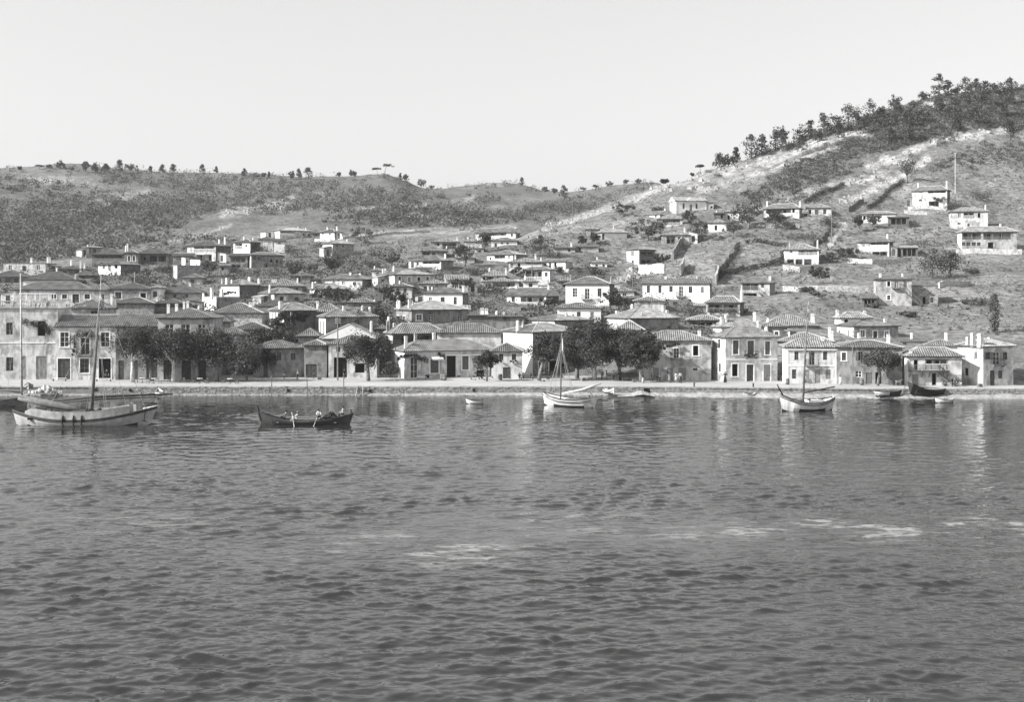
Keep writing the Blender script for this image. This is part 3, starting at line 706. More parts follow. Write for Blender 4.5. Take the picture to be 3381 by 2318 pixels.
HOUSES = []
def H(label, xl, xc, xr, eave, Y=None, R=False, base=None, ridge=None, wall=W_OFF, side=None, roof=None, tile=None, win=None, swin=None, ver=None,
      ch=(), r=.85, D=None, ov=.35, name='house', cat='house', trim=False, rise=None, string=None, auto=True, rnd=0):
    """one house. xl, xc, xr: left edge, near corner, right edge (R: the right flank shows, else the left one); rows in photograph pixels"""
    if Y is None: Y = (CH - QZ) * F / (base - YH)
    if roof is None: roof = 'g' if (Y > 238 and random.random() < .10) else 'h'
    a, bw = ((xr - xc), (xc - xl)) if R else ((xc - xl), (xr - xc))
    u = ((xl + xr) / 2 - CX) / F; phi = math.atan(u)
    al = math.atan2(a, bw * r) if a > 0 else 0.0
    W = bw * Y / F / math.cos(al) / 1.0; Dp = (r * W) if a > 0 else (D or min(9.0, max(4.5, .72 * W)))
    if D: Dp = D
    gm = (-phi + (-al if R else al)) if a > 0 else -phi*(.3 if phi < 0 else .7)
    t = Vector((math.cos(gm), math.sin(gm), 0)); back = Vector((-math.sin(gm), math.cos(gm), 0))
    cor = Vector(((xc - CX) * Y / F, Y, 0)) if a > 0 else Vector((((xl+xr)/2 - CX) * Y / F, Y, 0))
    P0 = cor - t*W/2 if (R and a > 0) else (cor + t*W/2 if a > 0 else cor)     # middle of the front at ground
    ze = CH - (eave - YH) * Y / F
    gs = [ground(*(P0 + t*k*W/2 + back*q)[:2]) for k in (-1,0,1) for q in (0, Dp)]
    zb = QZ if (base and Y < 206) else (CH - (base - YH) * Y / F if base else min(ground(P0.x, P0.y), ze - 2.3))
    root = thing(name, label, cat, (P0.x, P0.y, zb), gm)
    lo = min(min(gs), zb) - .6 - zb; hz = ze - zb
    if Y < 206: lo = -.3
    def loc(px, py, O=P0, tt=t):                     # photograph point on a wall plane -> (s, z) in the house's own frame
        uu = (px - CX) / F; s = (uu*O.y - O.x) / (tt.x - uu*tt.y); return s, CH - (py - YH) * (O.y + s*tt.y) / F - zb
    holes = {'f': [], 'l': [], 'r': []}; jobs = []
    fl = Vector((-W/2, 0)); frames = {'f': (Vector((-W/2, 0)), Vector((1,0)), Vector((0,-1)), W), 'l': (Vector((-W/2, Dp)), Vector((0,-1)), Vector((-1,0)), Dp), 'r': (Vector((W/2, 0)), Vector((0,1)), Vector((1,0)), Dp)}
    def add(face, kind, s0, s1, z0, z1, depth=None):
        L = frames[face][3]; s0, s1 = max(.12, s0), min(L-.12, s1); z1 = min(z1, hz-.12); z0 = max(z0, .02)
        if s1 - s0 < .25 or z1 - z0 < .25: return
        for h in holes[face]:
            if s0 < h[1]+.05 and s1 > h[0]-.05 and z0 < h[3]+.05 and z1 > h[2]-.05: return
        holes[face].append((s0, s1, z0, z1) + ((depth,) if depth else ())); jobs.append((face, kind, s0, s1, z0, z1))
    for v in ver or ():
        px0, px1, py0, py1, posts, par = v[:6]; s0, zt = loc(px0, py0); s1, zb_ = loc(px1, py1)
        add('f', ('V', posts, par, v[6] if len(v) > 6 else .9), s0+W/2, s1+W/2, zb_, zt, 1.6)
    for w in win or ():
        k, px0, px1, py0, py1 = w; s0, zt = loc(px0, py0); s1, z_ = loc(px1, py1); s0 += W/2; s1 += W/2
        if s1-s0 < .62: m_ = (s0+s1)/2; s0, s1 = m_-.31, m_+.31
        if k[0] in 'db' and z_ < 1.0: z_ = .06
        if z_ < .06: z_ = .06
        add('f', k, s0, s1, z_, zt, .5 if k[0] == 'o' and False else None)
    vis = 'r' if R else 'l'
    for w in swin or ():
        k, px0, px1, py0, py1 = w
        if R: O2 = P0 + t*W/2; t2 = back
        else: O2 = P0 - t*W/2 + back*Dp; t2 = -back
        uu0, uu1 = (px0-CX)/F, (px1-CX)/F
        s = [(uu*O2.y - O2.x) / (t2.x - uu*t2.y) for uu in (uu0, uu1)]; ym = O2.y + (s[0]+s[1])/2*t2.y
        add(vis, k, min(s), max(s), CH-(py1-YH)*ym/F-zb, CH-(py0-YH)*ym/F-zb)
    if auto:
        st = max(1, int(round(hz / 2.9))); sh = hz / st
        def row(face, L, nw, kinds):
            for q in range(st):
                for i in range(nw):
                    c = L*(i+.5)/nw; z0 = q*sh + (.95 if sh > 2.3 else .7); k = random.choice(kinds)
                    if q == 0 and i == nw//2 and face == 'f' and nw > 1: add(face, 'd', c-.5, c+.5, .06, 2.0)
                    else: add(face, k, c-.42, c+.42, z0, min(z0+1.25, (q+1)*sh-.3))
        if win is None: row('f', W, max(1, int(W/2.7)), ('w','w','s','wl','o'))
        if swin is None and a > 0: row(vis, Dp, max(1, int(Dp/3.3)), ('w','s','wl'))
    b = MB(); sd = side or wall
    for fc in 'flr':
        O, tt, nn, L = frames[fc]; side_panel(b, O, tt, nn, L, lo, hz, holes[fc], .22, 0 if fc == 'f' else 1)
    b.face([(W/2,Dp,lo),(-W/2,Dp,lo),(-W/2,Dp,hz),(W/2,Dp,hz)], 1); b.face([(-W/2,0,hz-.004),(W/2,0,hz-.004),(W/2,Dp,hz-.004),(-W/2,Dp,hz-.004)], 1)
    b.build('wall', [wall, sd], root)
    for fc, k, s0, s1, z0, z1 in jobs:
        O, tt, nn, L = frames[fc]
        if isinstance(k, tuple): gallery(root, O, tt, nn, s0, s1, z0, z1, k[1], k[2], k[3], 1.6, rail=M_TRIM if wall in (W_WHITE, W_OFF) else M_WOOD); continue
        if k[0] == 'b':
            opening(root, 'w' + k[1:] if 's' not in k else 's', O, tt, nn, s0, s1, z0, z1, trim); balcony(root, O, tt, nn, s0-.55, s1+.55, z0, m=M_IRON); continue
        opening(root, k, O, tt, nn, s0, s1, z0, z1, trim, Y > 260)
    if string is not None:
        zz = loc((xl+xr)/2, string)[1]; q = MB(); lbox(q, *frames['f'][:3], 0.0, W, .005, .07, zz-.09, zz+.09); q.build('string_course', M_TRIM if wall is not W_GREY else W_PALE, root)
    # roof
    hd = (min(W, Dp)/2 if roof == 'h' else Dp/2 if roof == 'g' else W/2 if roof == 'G' else Dp) + ov
    if rise is None:
        rise = .36 * hd
        if ridge is not None:
            zr = CH - (ridge - YH) * (Y + (0 if roof == 'G' else hd)) / F - ze
            rise = min(.62*hd, max(.16*hd, zr))
    ro, hg = roof_parts(root, W, Dp, hz, roof, rise, ov, tile or random.choice((M_TILE, M_TILE, M_TILEL, M_TILED) if Y > 215 else (M_TILE, M_TILE, M_TILEL)), Y < 232, .33 if Y < 260 else .36)
    for c in ch:
        px, top = c[0], c[1]; ky = c[2] if len(c) > 2 else .5; wd = c[3] if len(c) > 3 else random.uniform(.36, .5)
        yy = Dp*ky; O2 = P0 + back*yy; uu = (px-CX)/F; s = (uu*O2.y - O2.x) / (t.x - uu*t.y); s = max(-W/2, min(W/2, s)); ym = O2.y + s*t.y
        zt = CH - (top-YH)*ym/F - zb; z0 = min(hg(s, yy), zt-.6) - .3
        chimney(ro, s, yy, z0, max(zt, z0+.9), wd, (len(HOUSES)+int(px)) % 3 == 0)
    HOUSES.append((root, P0.copy(), t.copy(), back.copy(), W, Dp, zb, hz))
    return root
def on_wall(i, px, py, out=0.0):
    """world point on the front of a built house, out metres before the wall"""
    root, P0, t, back, W, Dp, zb, hz = HOUSES[i]; O = P0 - back*out; uu = (px-CX)/F; s = (uu*O.y-O.x)/(t.x-uu*t.y); p = O + t*s; return Vector((p.x, p.y, CH-(py-YH)*p.y/F))
# ------------------------------------------------------------------ the waterfront row, left to right
hW1 = len(HOUSES)
H("grey flat-roofed house with balustraded roof terrace at the far left of the quay", -70, -70, 185.5, 1022, base=1254.2, wall=W_OFF, roof='f', tile=M_COPE, D=9, auto=False, string=1132,
  win=[('o',124,150,1060,1109),('dl',119,153,1176,1241),('dl',68,85,1176,1246),('w',20,42,1065,1105),('w',20,44,1180,1225)])
hW2 = len(HOUSES)
H("whitewashed two-storey house with vine over its balcony, second on the quay from the left", 186, 186, 383, 1078, base=1254, ridge=1040, wall=W_OFF, roof='g', tile=M_TILE, D=7.5, ov=.3, trim=True,
  win=[('wl',199,227,1097,1145),('bl',266,296,1115,1171),('wl',333,361,1097,1145),('d',191,232,1184,1250),('w',264,294,1184,1231),('o',326,366,1184,1252)], auto=False)
hW3 = len(HOUSES)
H("grey house front behind the cafe trees sharing the long dark tiled roof", 383.6, 383.6, 523, 1078, base=1254, ridge=1040, wall=W_GREY, roof='g', tile=M_TILE, D=7.5, ov=.3,
  win=[('d',391,409,1190,1250),('d',483,519,1188,1250),('d',430,455,1190,1250),('w',410,432,1100,1140),('w',465,487,1100,1140)], auto=False)
H("grey hip-roofed school-like house with tall pale windows rising above the cafe trees", 523, 523, 704, 1050, base=1254, ridge=1017, wall=W_PALE, tile=M_TILE, D=9, auto=False,
  win=[('wl',546,573,1071,1112),('wl',598,628,1071,1112),('wl',653,680,1071,1112),('d',540,570,1190,1250),('d',600,630,1190,1250),('d',655,680,1190,1250)],
  ch=[(556,1004,.7),(583,1003,.7),(608,995,.6),(620,994,.6),(657,1010,.6)])
H("low peeling grey house with small windows right of the cafe trees", 834, 855, 1004, 1151, base=1248, ridge=1124, wall=W_GREY, side=W_OFF, tile=M_TILED, r=.9, auto=False,
  win=[('w',914,929,1163,1190),('w',960,976,1166,1189),('sl',914,930,1210,1231),('d',870,885,1205,1247)], swin=[])
H("plain grey store with a wide dark door beside the utility pole", 1004.5, 1004.5, 1079, 1140, base=1248, ridge=1122, wall=W_GREY, tile=M_TILE, roof='h', D=5.5, auto=False, win=[('d',1010,1046,1203,1247)])
H("tall house with bright slit-windowed left flank behind the tile-roofed corner house", 1051, 1075, 1245, 1047, Y=214, ridge=1022, wall=W_GREY, side=W_WHITE, tile=M_TILE, r=.55, auto=False,
  win=[('w',1110,1122,1060,1080)], swin=[('sl',1057,1061,1060,1108),('sl',1066,1070,1060,1108)], ch=[(1136,1010,.4,.55),(1197,1008,.4,.6),(1221,1013,.4,.6)])
H("house with broad front gable behind the round plane tree on the quay", 1062, 1062, 1244, 1116, Y=205, ridge=1071, wall=W_GREY, roof='G', tile=M_TILE, D=8, auto=False, win=[], ch=[(1139,1085,.2),(1226,1060,.5,.5)])
H("pale house with overhanging upper room and dark archway behind the plane tree", 1085, 1085, 1244, 1136, base=1248, ridge=1109, wall=W_OFF, roof='h', tile=M_TILE, D=6, auto=False,
  win=[('o',1102,1146,1180,1248),('o',1172,1204,1200,1231),('w',1110,1124,1145,1162)], ch=[])
hW9 = len(HOUSES)
H("long low tiled house with white left flank, awning and vine on the quay", 1299, 1336, 1622, 1160, base=1251, ridge=1125, wall=W_OFF, side=W_WHITE, tile=M_TILE, r=.42, auto=False,
  win=[('wl',1355,1379,1181,1250),('s+',1421,1448,1187,1231),('o',1475,1505,1175,1248),('s+',1526,1547,1176,1220),('s',1575,1596,1180,1219),('o',1573,1599,1222,1249),('o',1403,1418,1238,1249),('w',1509,1521,1240,1248)],
  swin=[], ch=[(1340,1110,.25,.5),(1372,1100,.6,.5),(1433,1099,.6,.5)])
H("house with glazed dark veranda under a tiled hip roof behind the long low house", 1271, 1296, 1471, 1102, Y=211, ridge=1057, wall=W_GREY, side=W_OFF, tile=M_TILE, r=.5, auto=False, win=[],
  swin=[('sl',1277,1281,1110,1140)], ver=[(1299,1468,1106,1133,5,'n')], ch=[(1275,1058,.7),(1283,1045,.8,.5),(1302,1066,.9)])
H("pale blank-walled house with long tiled roof behind the low quay house", 1443, 1443, 1655, 1099, Y=213, ridge=1068, wall=W_OFF, tile=M_TILE, D=7, auto=False, win=[('o',1524,1537,1120,1126)], ch=[(1572,1094,0.05,.55),(1601,1102,.05,.5)])
H("small pale two-storey house with flower boxes left of the leaning quay tree", 1622.5, 1622.5, 1726, 1161, base=1251, ridge=1132, wall=W_OFF, tile=M_TILED, D=6, auto=False,
  win=[('w',1648,1662,1168,1190),('w',1690,1704,1168,1190),('d',1661,1686,1213,1250)])
H("white-flanked corner house behind the leaning quay tree", 1657, 1759, 1925, 1097, Y=203, base=1247, ridge=1068, wall=W_GREY, side=W_WHITE, tile=M_TILE, r=.8, auto=False,
  win=[('o+',1779,1795,1194,1230),('o+',1813,1838,1190,1247),('o',1855,1868,1200,1235),('o+',1893,1915,1212,1240)], swin=[], ch=[(1691,1058,.5,.6),(1727,1060,.6,.5)])
hW15 = len(HOUSES)
H("grey house with vine-hung balcony right of the big plane trees", 2106, 2106, 2347, 1125, base=1256, ridge=1092, wall=W_PALE, tile=M_TILEL, D=9, auto=False,
  win=[('o+',2288,2306,1141,1174),('bl+',2224,2242,1150,1183),('w',2288,2303,1215,1224),('dl',2203,2221,1215,1255),('dl',2241,2264,1215,1255),('dl',2157,2175,1215,1246),('w',2150,2166,1145,1175)], ch=[(2309,1091,.3,.55)])
hW17 = len(HOUSES)
H("two-storey pale house with arched shutters and flowered balcony in the quay row", 2350, 2396, 2565, 1114, base=1261, ridge=1081, wall=W_OFF, side=W_OFF, tile=M_TILE, r=.62, trim=True, string=1187, auto=False,
  win=[('s',2420,2438,1124,1169),('bs',2468,2489,1125,1178),('s',2526,2542,1127,1170),('o',2417,2436,1202,1242),('d',2465,2488,1204,1258),('dl',2521,2543,1204,1258)],
  swin=[('w',2371,2379,1120,1150),('w',2373,2381,1200,1228)], ch=[(2506,1060,.9,.6)])
hW19 = len(HOUSES)
H("neoclassical plastered house with dentilled cornice behind the right sailing boat", 2582, 2596, 2761, 1146, base=1266, ridge=1118, wall=W_OFF, side=W_WHITE, tile=M_TILEL, r=.55, string=1207, auto=False,
  win=[('w',2624,2636,1161,1189),('b',2672,2690,1163,1206),('w',2719,2730,1161,1189),('w',2615,2629,1220,1251),('dl',2655,2672,1221,1264),('dl',2691,2709,1221,1264),('sl',2727,2743,1221,1252)], swin=[], ch=[(2716,1112,.4,.6)], ov=.42)
H("stained grey house with shutters behind the small quay tree on the right", 2765, 2765, 2975, 1147, base=1269, ridge=1124, wall=W_GREY, tile=M_TILED, D=7.5, auto=False,
  win=[('w+',2781,2792,1164,1190),('wS',2834,2850,1161,1190),('w',2927,2941,1163,1190),('wl',2825,2845,1225,1246),('dm',2859,2879,1231,1267),('o',2890,2911,1229,1268)], ch=[(2933,1104,.4,.5)])
hW21 = len(HOUSES)
H("ramshackle white house with wooden gallery and outside stair on the right quay", 2976, 2998, 3166, 1176, base=1274, ridge=1146, wall=W_OFF, side=W_WHITE, tile=M_TILE, r=.5, auto=False,
  win=[('o',3018,3030,1188,1222),('dl',3010,3032,1236,1272),('o',3081,3087,1232,1272)], ver=[(3055,3129,1186,1221,4,'r',.85)], swin=[], ch=[(3007,1160,.1,.4)])
H("house with bright left flank and balcony at the right end of the quay", 3165, 3246, 3340, 1144, base=1275, ridge=1119, wall=W_OFF, side=W_OFF, tile=M_TILEL, r=.95, auto=False,
  win=[('wS',3256,3270,1163,1187),('bl',3279,3301,1163,1204),('d',3269,3284,1223,1263),('w',3296,3310,1224,1250),('w',3312,3326,1163,1187)], swin=[('sl',3217,3227,1162,1186),('o',3186,3197,1215,1240)],
  ch=[(3082,1112,.6),(3160,1100,.4,.55),(3174,1101,.1,.75),(3267,1114,.5,.5)])
# ------------------------------------------------------------------ second row, behind the quay houses
H("house with pale walls and shaded right side under a tiled roof behind the striped flag", 235, 235, 354, 1018, Y=222, ridge=989, wall=W_PALE, tile=M_TILE, D=7, win=[('w',300,322,1026,1042)], ch=[(228,1002,.2,.7),(281,1008,.1,.65),(322,1014,.1,.55),(369,970,.9,.5),(390,976,.8,.7)])
H("stone house with low tiled roof between the flag and the school-like house", 369, 369, 506, 1002, Y=234, ridge=982, wall=W_STONE, tile=M_TILED, D=6.5, win=[('o',380,388,1010,1022)], ch=[(560,980,.5)])
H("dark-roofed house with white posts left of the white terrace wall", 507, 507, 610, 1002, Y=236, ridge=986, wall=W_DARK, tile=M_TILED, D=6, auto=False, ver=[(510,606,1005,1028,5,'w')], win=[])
H("stone house with broad hip roof above the right end of the cafe trees", 699, 699, 864, 1034, Y=222, ridge=1001, wall=W_LSTONE, tile=M_TILE, D=8, auto=False, win=[], ch=[(827,998,.3,.6),(834,1006,.5)])
H("low tiled outhouse under the broad stone house", 703, 703, 757, 1063, Y=212, ridge=1040, wall=W_GREY, tile=M_TILED, D=5, auto=False, win=[('o',720,730,1070,1080)], ch=[(761,1061,.2,.7)], name='outhouse', cat='outhouse')
H("tiled shed roof just above the cafe tree crowns", 705, 705, 816, 1107, Y=205, ridge=1082, wall=W_GREY, tile=M_TILE, D=5, auto=False, win=[], name='shed', cat='shed')
H("low pale house with dark tiled roof above the tree cluster", 763, 763, 893, 1089, Y=209, ridge=1064, wall=W_LSTONE, tile=M_TILED, D=6, win=[('w',850,858,1096,1106)], auto=False)
H("vine-shaded house with bright slatted left flank in the second row", 890, 938, 1045, 1026, Y=217, ridge=1000, wall=W_DARK, side=W_WHITE, tile=M_TILE, r=.8, auto=False, win=[('o',960,972,1036,1060),('o',1000,1012,1036,1060)],
  swin=[('sl',899,903,1032,1062),('sl',908,912,1032,1062),('sl',918,922,1032,1062)], ch=[(926,995,.4,.6)])
H("house with wide tiled roof and small dark chimney right of the vine-shaded house", 1040, 1040, 1124, 1030, Y=221, ridge=1002, wall=W_GREY, tile=M_TILEL, D=7, auto=False, win=[], ch=[(1021,994,.6,.5),(1054,1010,.2,.4)])
H("dark tiled low roof house left of the vine-shaded house", 842, 842, 957, 1012, Y=229, ridge=991, wall=W_WHITE, tile=M_TILED, D=6, auto=False, win=[], ch=[(945,1000,.3)])
H("tiled outbuilding against the tall slit-windowed house", 985, 985, 1051, 1110, Y=208, ridge=1084, wall=W_GREY, tile=M_TILE, D=5, auto=False, win=[], name='outbuilding', cat='outbuilding')
H("small tiled house above the dark alley beside the plane tree", 1244, 1244, 1275, 1086, Y=216, ridge=1065, wall=W_DARK, tile=M_TILED, D=5, auto=False, win=[])
H("long grey house with arched windows in the middle of the town", 1304, 1359, 1549, 1023, Y=226, ridge=994, wall=W_GREY, side=W_GREY, tile=M_TILEL, r=.85, auto=False,
  win=[('wl+',1375,1393,1039,1057),('wl',1416,1431,1039,1070),('wl',1473,1487,1043,1069),('wl',1511,1527,1043,1069)], swin=[('sl+',1311,1317,1043,1064),('sl+',1332,1338,1043,1064)],
  ch=[(1352,989,.3,.5),(1363,995,.5),(1282,989,.9,.5),(1290,995,.9,.5),(1300,992,.8,.6)])
H("small dark house with twin rounded chimneys right of the long grey house", 1550, 1550, 1616, 1042, Y=224, ridge=1022, wall=W_DARK, tile=M_TILED, D=6, auto=False, win=[], ch=[(1592,1017,.05,.7),(1606,1018,.05,.7)])
H("low striped tile roof house below the white veranda house", 1616, 1616, 1722, 1046, Y=222, ridge=1022, wall=W_GREY, tile=M_TILED, D=6, auto=False, win=[], ch=[(1640,1026,.1,.5),(1663,1030,.1),(1696,1030,.1)])
H("house with long white left wall behind the pole above the corner house", 1735, 1831, 1955, 1058, Y=219, ridge=1040, wall=W_GREY, side=W_WHITE, tile=M_TILE, r=.9, auto=False, win=[], swin=[], ch=[(1870,1032,.3),(1891,1036,.3)])
H("white house with low hip roof just above the big plane trees", 1840, 1840, 1984, 1017, Y=226, ridge=1000, wall=W_WHITE, tile=M_TILE, D=7, auto=False, win=[('sl',1950,1960,1030,1060),('w',1905,1917,1030,1045)], ch=[(1973,996,.6,.5),(1957,1048,-.1,.5)])
H("broad grey house with wide tiled roof behind the right plane tree", 1999, 2078, 2241, 1051, Y=213, ridge=1014, wall=W_GREY, side=W_OFF, tile=M_TILEL, r=.9, auto=False,
  win=[('wl',2164,2177,1077,1092),('w',2203,2215,1077,1092)], swin=[], ch=[(2038,1026,.9,.6),(2087,1004,.9,.6),(2120,1030,.1,.35),(2205,1010,.6,.6),(2203,1024,.2,.5)])
H("gabled tile-roofed wing in front of the broad grey house", 2036, 2036, 2124, 1090, Y=206, ridge=1054, wall=W_GREY, roof='h', tile=M_TILEL, D=6, auto=False, win=[], name='outbuilding', cat='outbuilding')
H("low shed with pale sheet roof right of the broad grey house", 2273, 2273, 2384, 1057, Y=224, ridge=1040, wall=W_DARK, tile=M_TILEL, D=5, auto=False, ver=[(2278,2380,1061,1078,5,'n')], win=[], name='shed', cat='shed')
H("tiled house with white left gable behind the arched-shutter house", 2353, 2383, 2512, 1080, Y=213, ridge=1053, wall=W_WHITE, side=W_WHITE, tile=M_TILEL, r=.5, auto=False, win=[], swin=[], ch=[(2383,1046,.3,.5),(2396,1040,.3,.6),(2500,1031,.5,1.0),(2515,1032,.6,.6)])
H("dark-fronted house with one white-framed window behind the neoclassical house", 2512, 2512, 2598, 1078, Y=211, ridge=1060, wall=W_GREY, tile=M_TILE, D=6, auto=False, win=[('w+',2558,2570,1095,1108)], ch=[(2536,1050,.3,.5),(2530,1078,-.05,.7),(2595,1086,.05,.6)])
H("long low house with large ribbed tile roof below the terraced slope", 2521, 2521, 2695, 1075, Y=221, ridge=1040, wall=W_PALE, tile=M_TILEL, D=8, auto=False, win=[('o',2600,2608,1078,1092)], ch=[(2683,1036,.6,.7)])
H("wide low tiled roof behind the neoclassical house's cornice", 2574, 2574, 2748, 1128, Y=206, ridge=1098, wall=W_GREY, tile=M_TILEL, D=8, auto=False, win=[], ch=[(2606,1094,.3,.35),(2746,1092,.4,.7),(2754,1080,.8,.5)])
H("white tower-like house peeping over the stone house on the right", 2756, 2776, 2872, 1050, Y=223, ridge=1030, wall=W_WHITE, tile=M_TILEL, r=.6, auto=False, win=[('o',2788,2800,1054,1068),('o',2841,2860,1054,1064)], swin=[], ch=[(2765,1024,.6,.5),(2855,1026,.5,.5)])
H("stone house with white-framed windows and bright left flank above the right quay row", 2763, 2819, 2961, 1077, Y=212, ridge=1059, wall=W_STONE, side=W_WHITE, tile=M_TILED, r=.75, trim=True, auto=False,
  win=[('wl',2841,2856,1090,1113),('d',2883,2896,1093,1126),('wl',2921,2934,1093,1114)], swin=[('sl',2769,2776,1090,1112),('sl',2800,2806,1090,1112)], ch=[(2762,1090,.05,.6),(2837,1100,-.1,.5),(2935,1112,-.1,.6),(2923,1052,.5,.5)])
H("low white shed with sagging roof right of the stone house", 2979, 2979, 3052, 1128, Y=207, ridge=1114, wall=W_WHITE, tile=M_TILED, roof='s', rise=.5, D=5, auto=False, win=[('o',2984,2990,1132,1142)], ch=[(3009,1098,.6,.4)], name='shed', cat='shed')
H("low tile-roofed wing left of the quay's last house", 3060, 3060, 3166, 1142, Y=201, base=1262, ridge=1122, wall=W_WHITE, tile=M_TILE, D=6, auto=False, win=[], ch=[(3123,1098,.8)], name='outbuilding', cat='outbuilding')
# ------------------------------------------------------------------ left town, higher rows
H("long pale house with ribbed roof behind the roof terrace at the left", 50, 50, 300, 957, Y=255, ridge=931, wall=W_OFF, tile=M_TILE, D=8, trim=True, win=[('w',239,261,971,1000),('w',279,297,971,987),('w',170,186,972,986),('w',205,221,972,986)], auto=False)
H("grey middle house under the long ribbed roof left of the flag", 300.5, 300.5, 365, 958, Y=255.5, ridge=932, wall=W_PALE, tile=M_TILE, D=8, win=[('w',330,344,972,990)], auto=False)
H("stone house with white-framed windows right of the striped flag", 366, 366, 494, 955, Y=256, ridge=934, wall=W_STONE, tile=M_TILED, D=8, trim=True, auto=False, win=[('w',380,401,964,986),('o',463,482,967,989)])
H("narrow white house beside the white-framed stone house", 494.5, 494.5, 529, 951, Y=257, ridge=942, wall=W_WHITE, tile=M_TILEL, D=6)
H("house with wide white wall and triple roofs near the left edge", 80, 80, 247, 925, Y=276, ridge=898, wall=W_WHITE, tile=M_TILED, D=9, auto=False, win=[], ch=[(254,905,.1,1.0),(188,886,.9,.5)])
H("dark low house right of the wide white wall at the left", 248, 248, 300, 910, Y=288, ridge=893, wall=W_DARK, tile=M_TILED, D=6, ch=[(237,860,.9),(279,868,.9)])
H("flat-roofed pale house at the left edge below the wooded hill", 20, 150, 186, 871, Y=302, R=True, wall=W_OFF, roof='f', tile=M_TILED, r=.7, ch=[(104,850,.3),(158,848,.4),(166,848,.6),(187,880,.2)])
H("roofs of a low house at the left edge under the flat-roofed house", -30, -30, 80, 915, Y=285, ridge=892, wall=W_GREY, tile=M_TILED, D=8)
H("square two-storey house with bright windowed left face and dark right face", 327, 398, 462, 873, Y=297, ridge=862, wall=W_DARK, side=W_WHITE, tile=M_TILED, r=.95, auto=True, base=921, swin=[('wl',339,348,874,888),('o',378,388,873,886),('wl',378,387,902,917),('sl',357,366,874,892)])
H("house with open pillared veranda left of the twin white chimneys", 306, 306, 412, 841, Y=318, ridge=823, wall=W_GREY, tile=M_TILED, D=7, auto=False, base=876, ver=[(309,405,843,862,5,'w')], win=[('w',330,340,866,874)])
H("grey house with twin white chimneys and two white-framed windows on the left slope", 412.5, 412.5, 454, 836, Y=318, ridge=826, wall=W_GREY, tile=M_TILED, D=7, trim=True, auto=False, base=878, win=[('w',423,429,845,862),('w',439,445,845,862)], ch=[(413,810,.2),(421,804,.3)])
H("long dark house with deep porch beside the twin white chimneys", 455, 455, 556, 838, Y=322, ridge=818, wall=W_DARK, tile=M_TILED, D=7, auto=False, base=870, ver=[(492,550,842,864,3,'n')], win=[('o',475,481,848,858)], ch=[(507,814,.6,.5)])
H("small house with white left wall highest on the far left slope", 274, 292, 332, 817, Y=342, ridge=812, wall=W_GREY, side=W_WHITE, tile=M_TILED, r=.9, base=846, ch=[(290,808,.5,.4)])
H("small white cube house beside the garden wall", 600, 612, 624, 853, Y=305, wall=W_OFF, side=W_WHITE, roof='f', tile=W_OFF, r=.9, base=880, auto=False, win=[('o',616,620,860,866)], swin=[], name='outhouse', cat='outhouse')
H("rubble garden building with blank walls below the cube house", 572, 585, 664, 878, Y=290, wall=W_STONE, side=W_OFF, roof='f', tile=W_STONE, r=.5, base=926, auto=False, win=[], swin=[], name='outbuilding', cat='outbuilding')
H("tall dark-sided house with two-storey white veranda on the left hill", 620, 712, 762, 811, Y=330, R=True, ridge=796, wall=W_OFF, side=W_DARK, tile=M_TILED, r=.75, base=868, auto=False, ver=[(640,708,813,832,4,'r'),(640,700,840,862,3,'n')], win=[], swin=[('w',719,724,818,828)], ch=[(724,790,.5,.4),(743,782,.8,.45)])
H("tumbledown house with white balcony behind the dark-sided house", 772, 826, 860, 799, Y=346, R=True, ridge=791, wall=W_WHITE, side=W_DARK, tile=M_TILED, r=.8, base=832, auto=False, ver=[(776,800,803,822,3,'r')], win=[('o',810,816,808,814)], swin=[('w',840,846,806,814)], ch=[(806,780,.4),(836,785,.7)])
H("open wooden veranda house clinging to the left of the long grey hill house", 758, 758, 816, 846, Y=309, ridge=838, wall=W_GREY, tile=M_TILED, D=6, base=893, auto=False, ver=[(761,812,850,866,4,'r'),(764,795,872,892,3,'n')], win=[])
H("long grey two-storey hill house with a bright white left corner", 816, 829, 933, 842, Y=308, ridge=832, wall=W_GREY, side=W_WHITE, tile=M_TILED, r=.6, base=892, auto=False, win=[('w',838,843,848,858),('w',852,857,848,858),('o',893,898,856,866),('o',912,917,857,867),('o',878,882,874,884)], swin=[])
H("long white hilltop house with open veranda on the left slope", 885, 924, 1028, 760, Y=385, ridge=750, wall=W_OFF, side=W_WHITE, tile=M_TILEL, r=.8, base=792, auto=False, ver=[(926,972,764,778,5,'w',.8)], win=[('w',1000,1005,770,778),('w',1017,1022,772,780)], swin=[], ch=[(1011,752,.3),(985,748,.7)])
H("white hilltop house with dark right flank and two square windows", 1057, 1104, 1135, 766, Y=380, R=True, ridge=756, wall=W_WHITE, side=W_GREY, tile=M_TILED, r=.8, base=790, auto=False, win=[('o',1064,1068,769,774),('o',1087,1091,770,776)], swin=[('w',1117,1121,771,778)], ch=[(1113,748,.5),(1040,750,.8)])
H("low house between the two hilltop white houses", 1029, 1029, 1057, 770, Y=388, ridge=758, wall=W_GREY, tile=M_TILED, D=5, base=786)
H("grey stone hill house with a white left end", 1065, 1098, 1168, 804, Y=347, ridge=792, wall=W_STONE, side=W_WHITE, tile=M_TILE, r=.7, base=848, auto=False, win=[('w',1110,1114,809,815),('w',1130,1135,810,816),('o',1148,1152,830,836)], swin=[], ch=[(1147,790,.4)])
H("small white-walled cottage with hipped porch below the hilltop houses", 856, 856, 900, 791, Y=364, ridge=781, wall=W_OFF, tile=M_TILED, D=5, base=806)
H("cottage with low roof among the bushes below the hilltop veranda", 905, 905, 940, 797, Y=358, ridge=789, wall=W_WHITE, tile=M_TILED, D=4.5, base=812, name='cottage', cat='cottage')
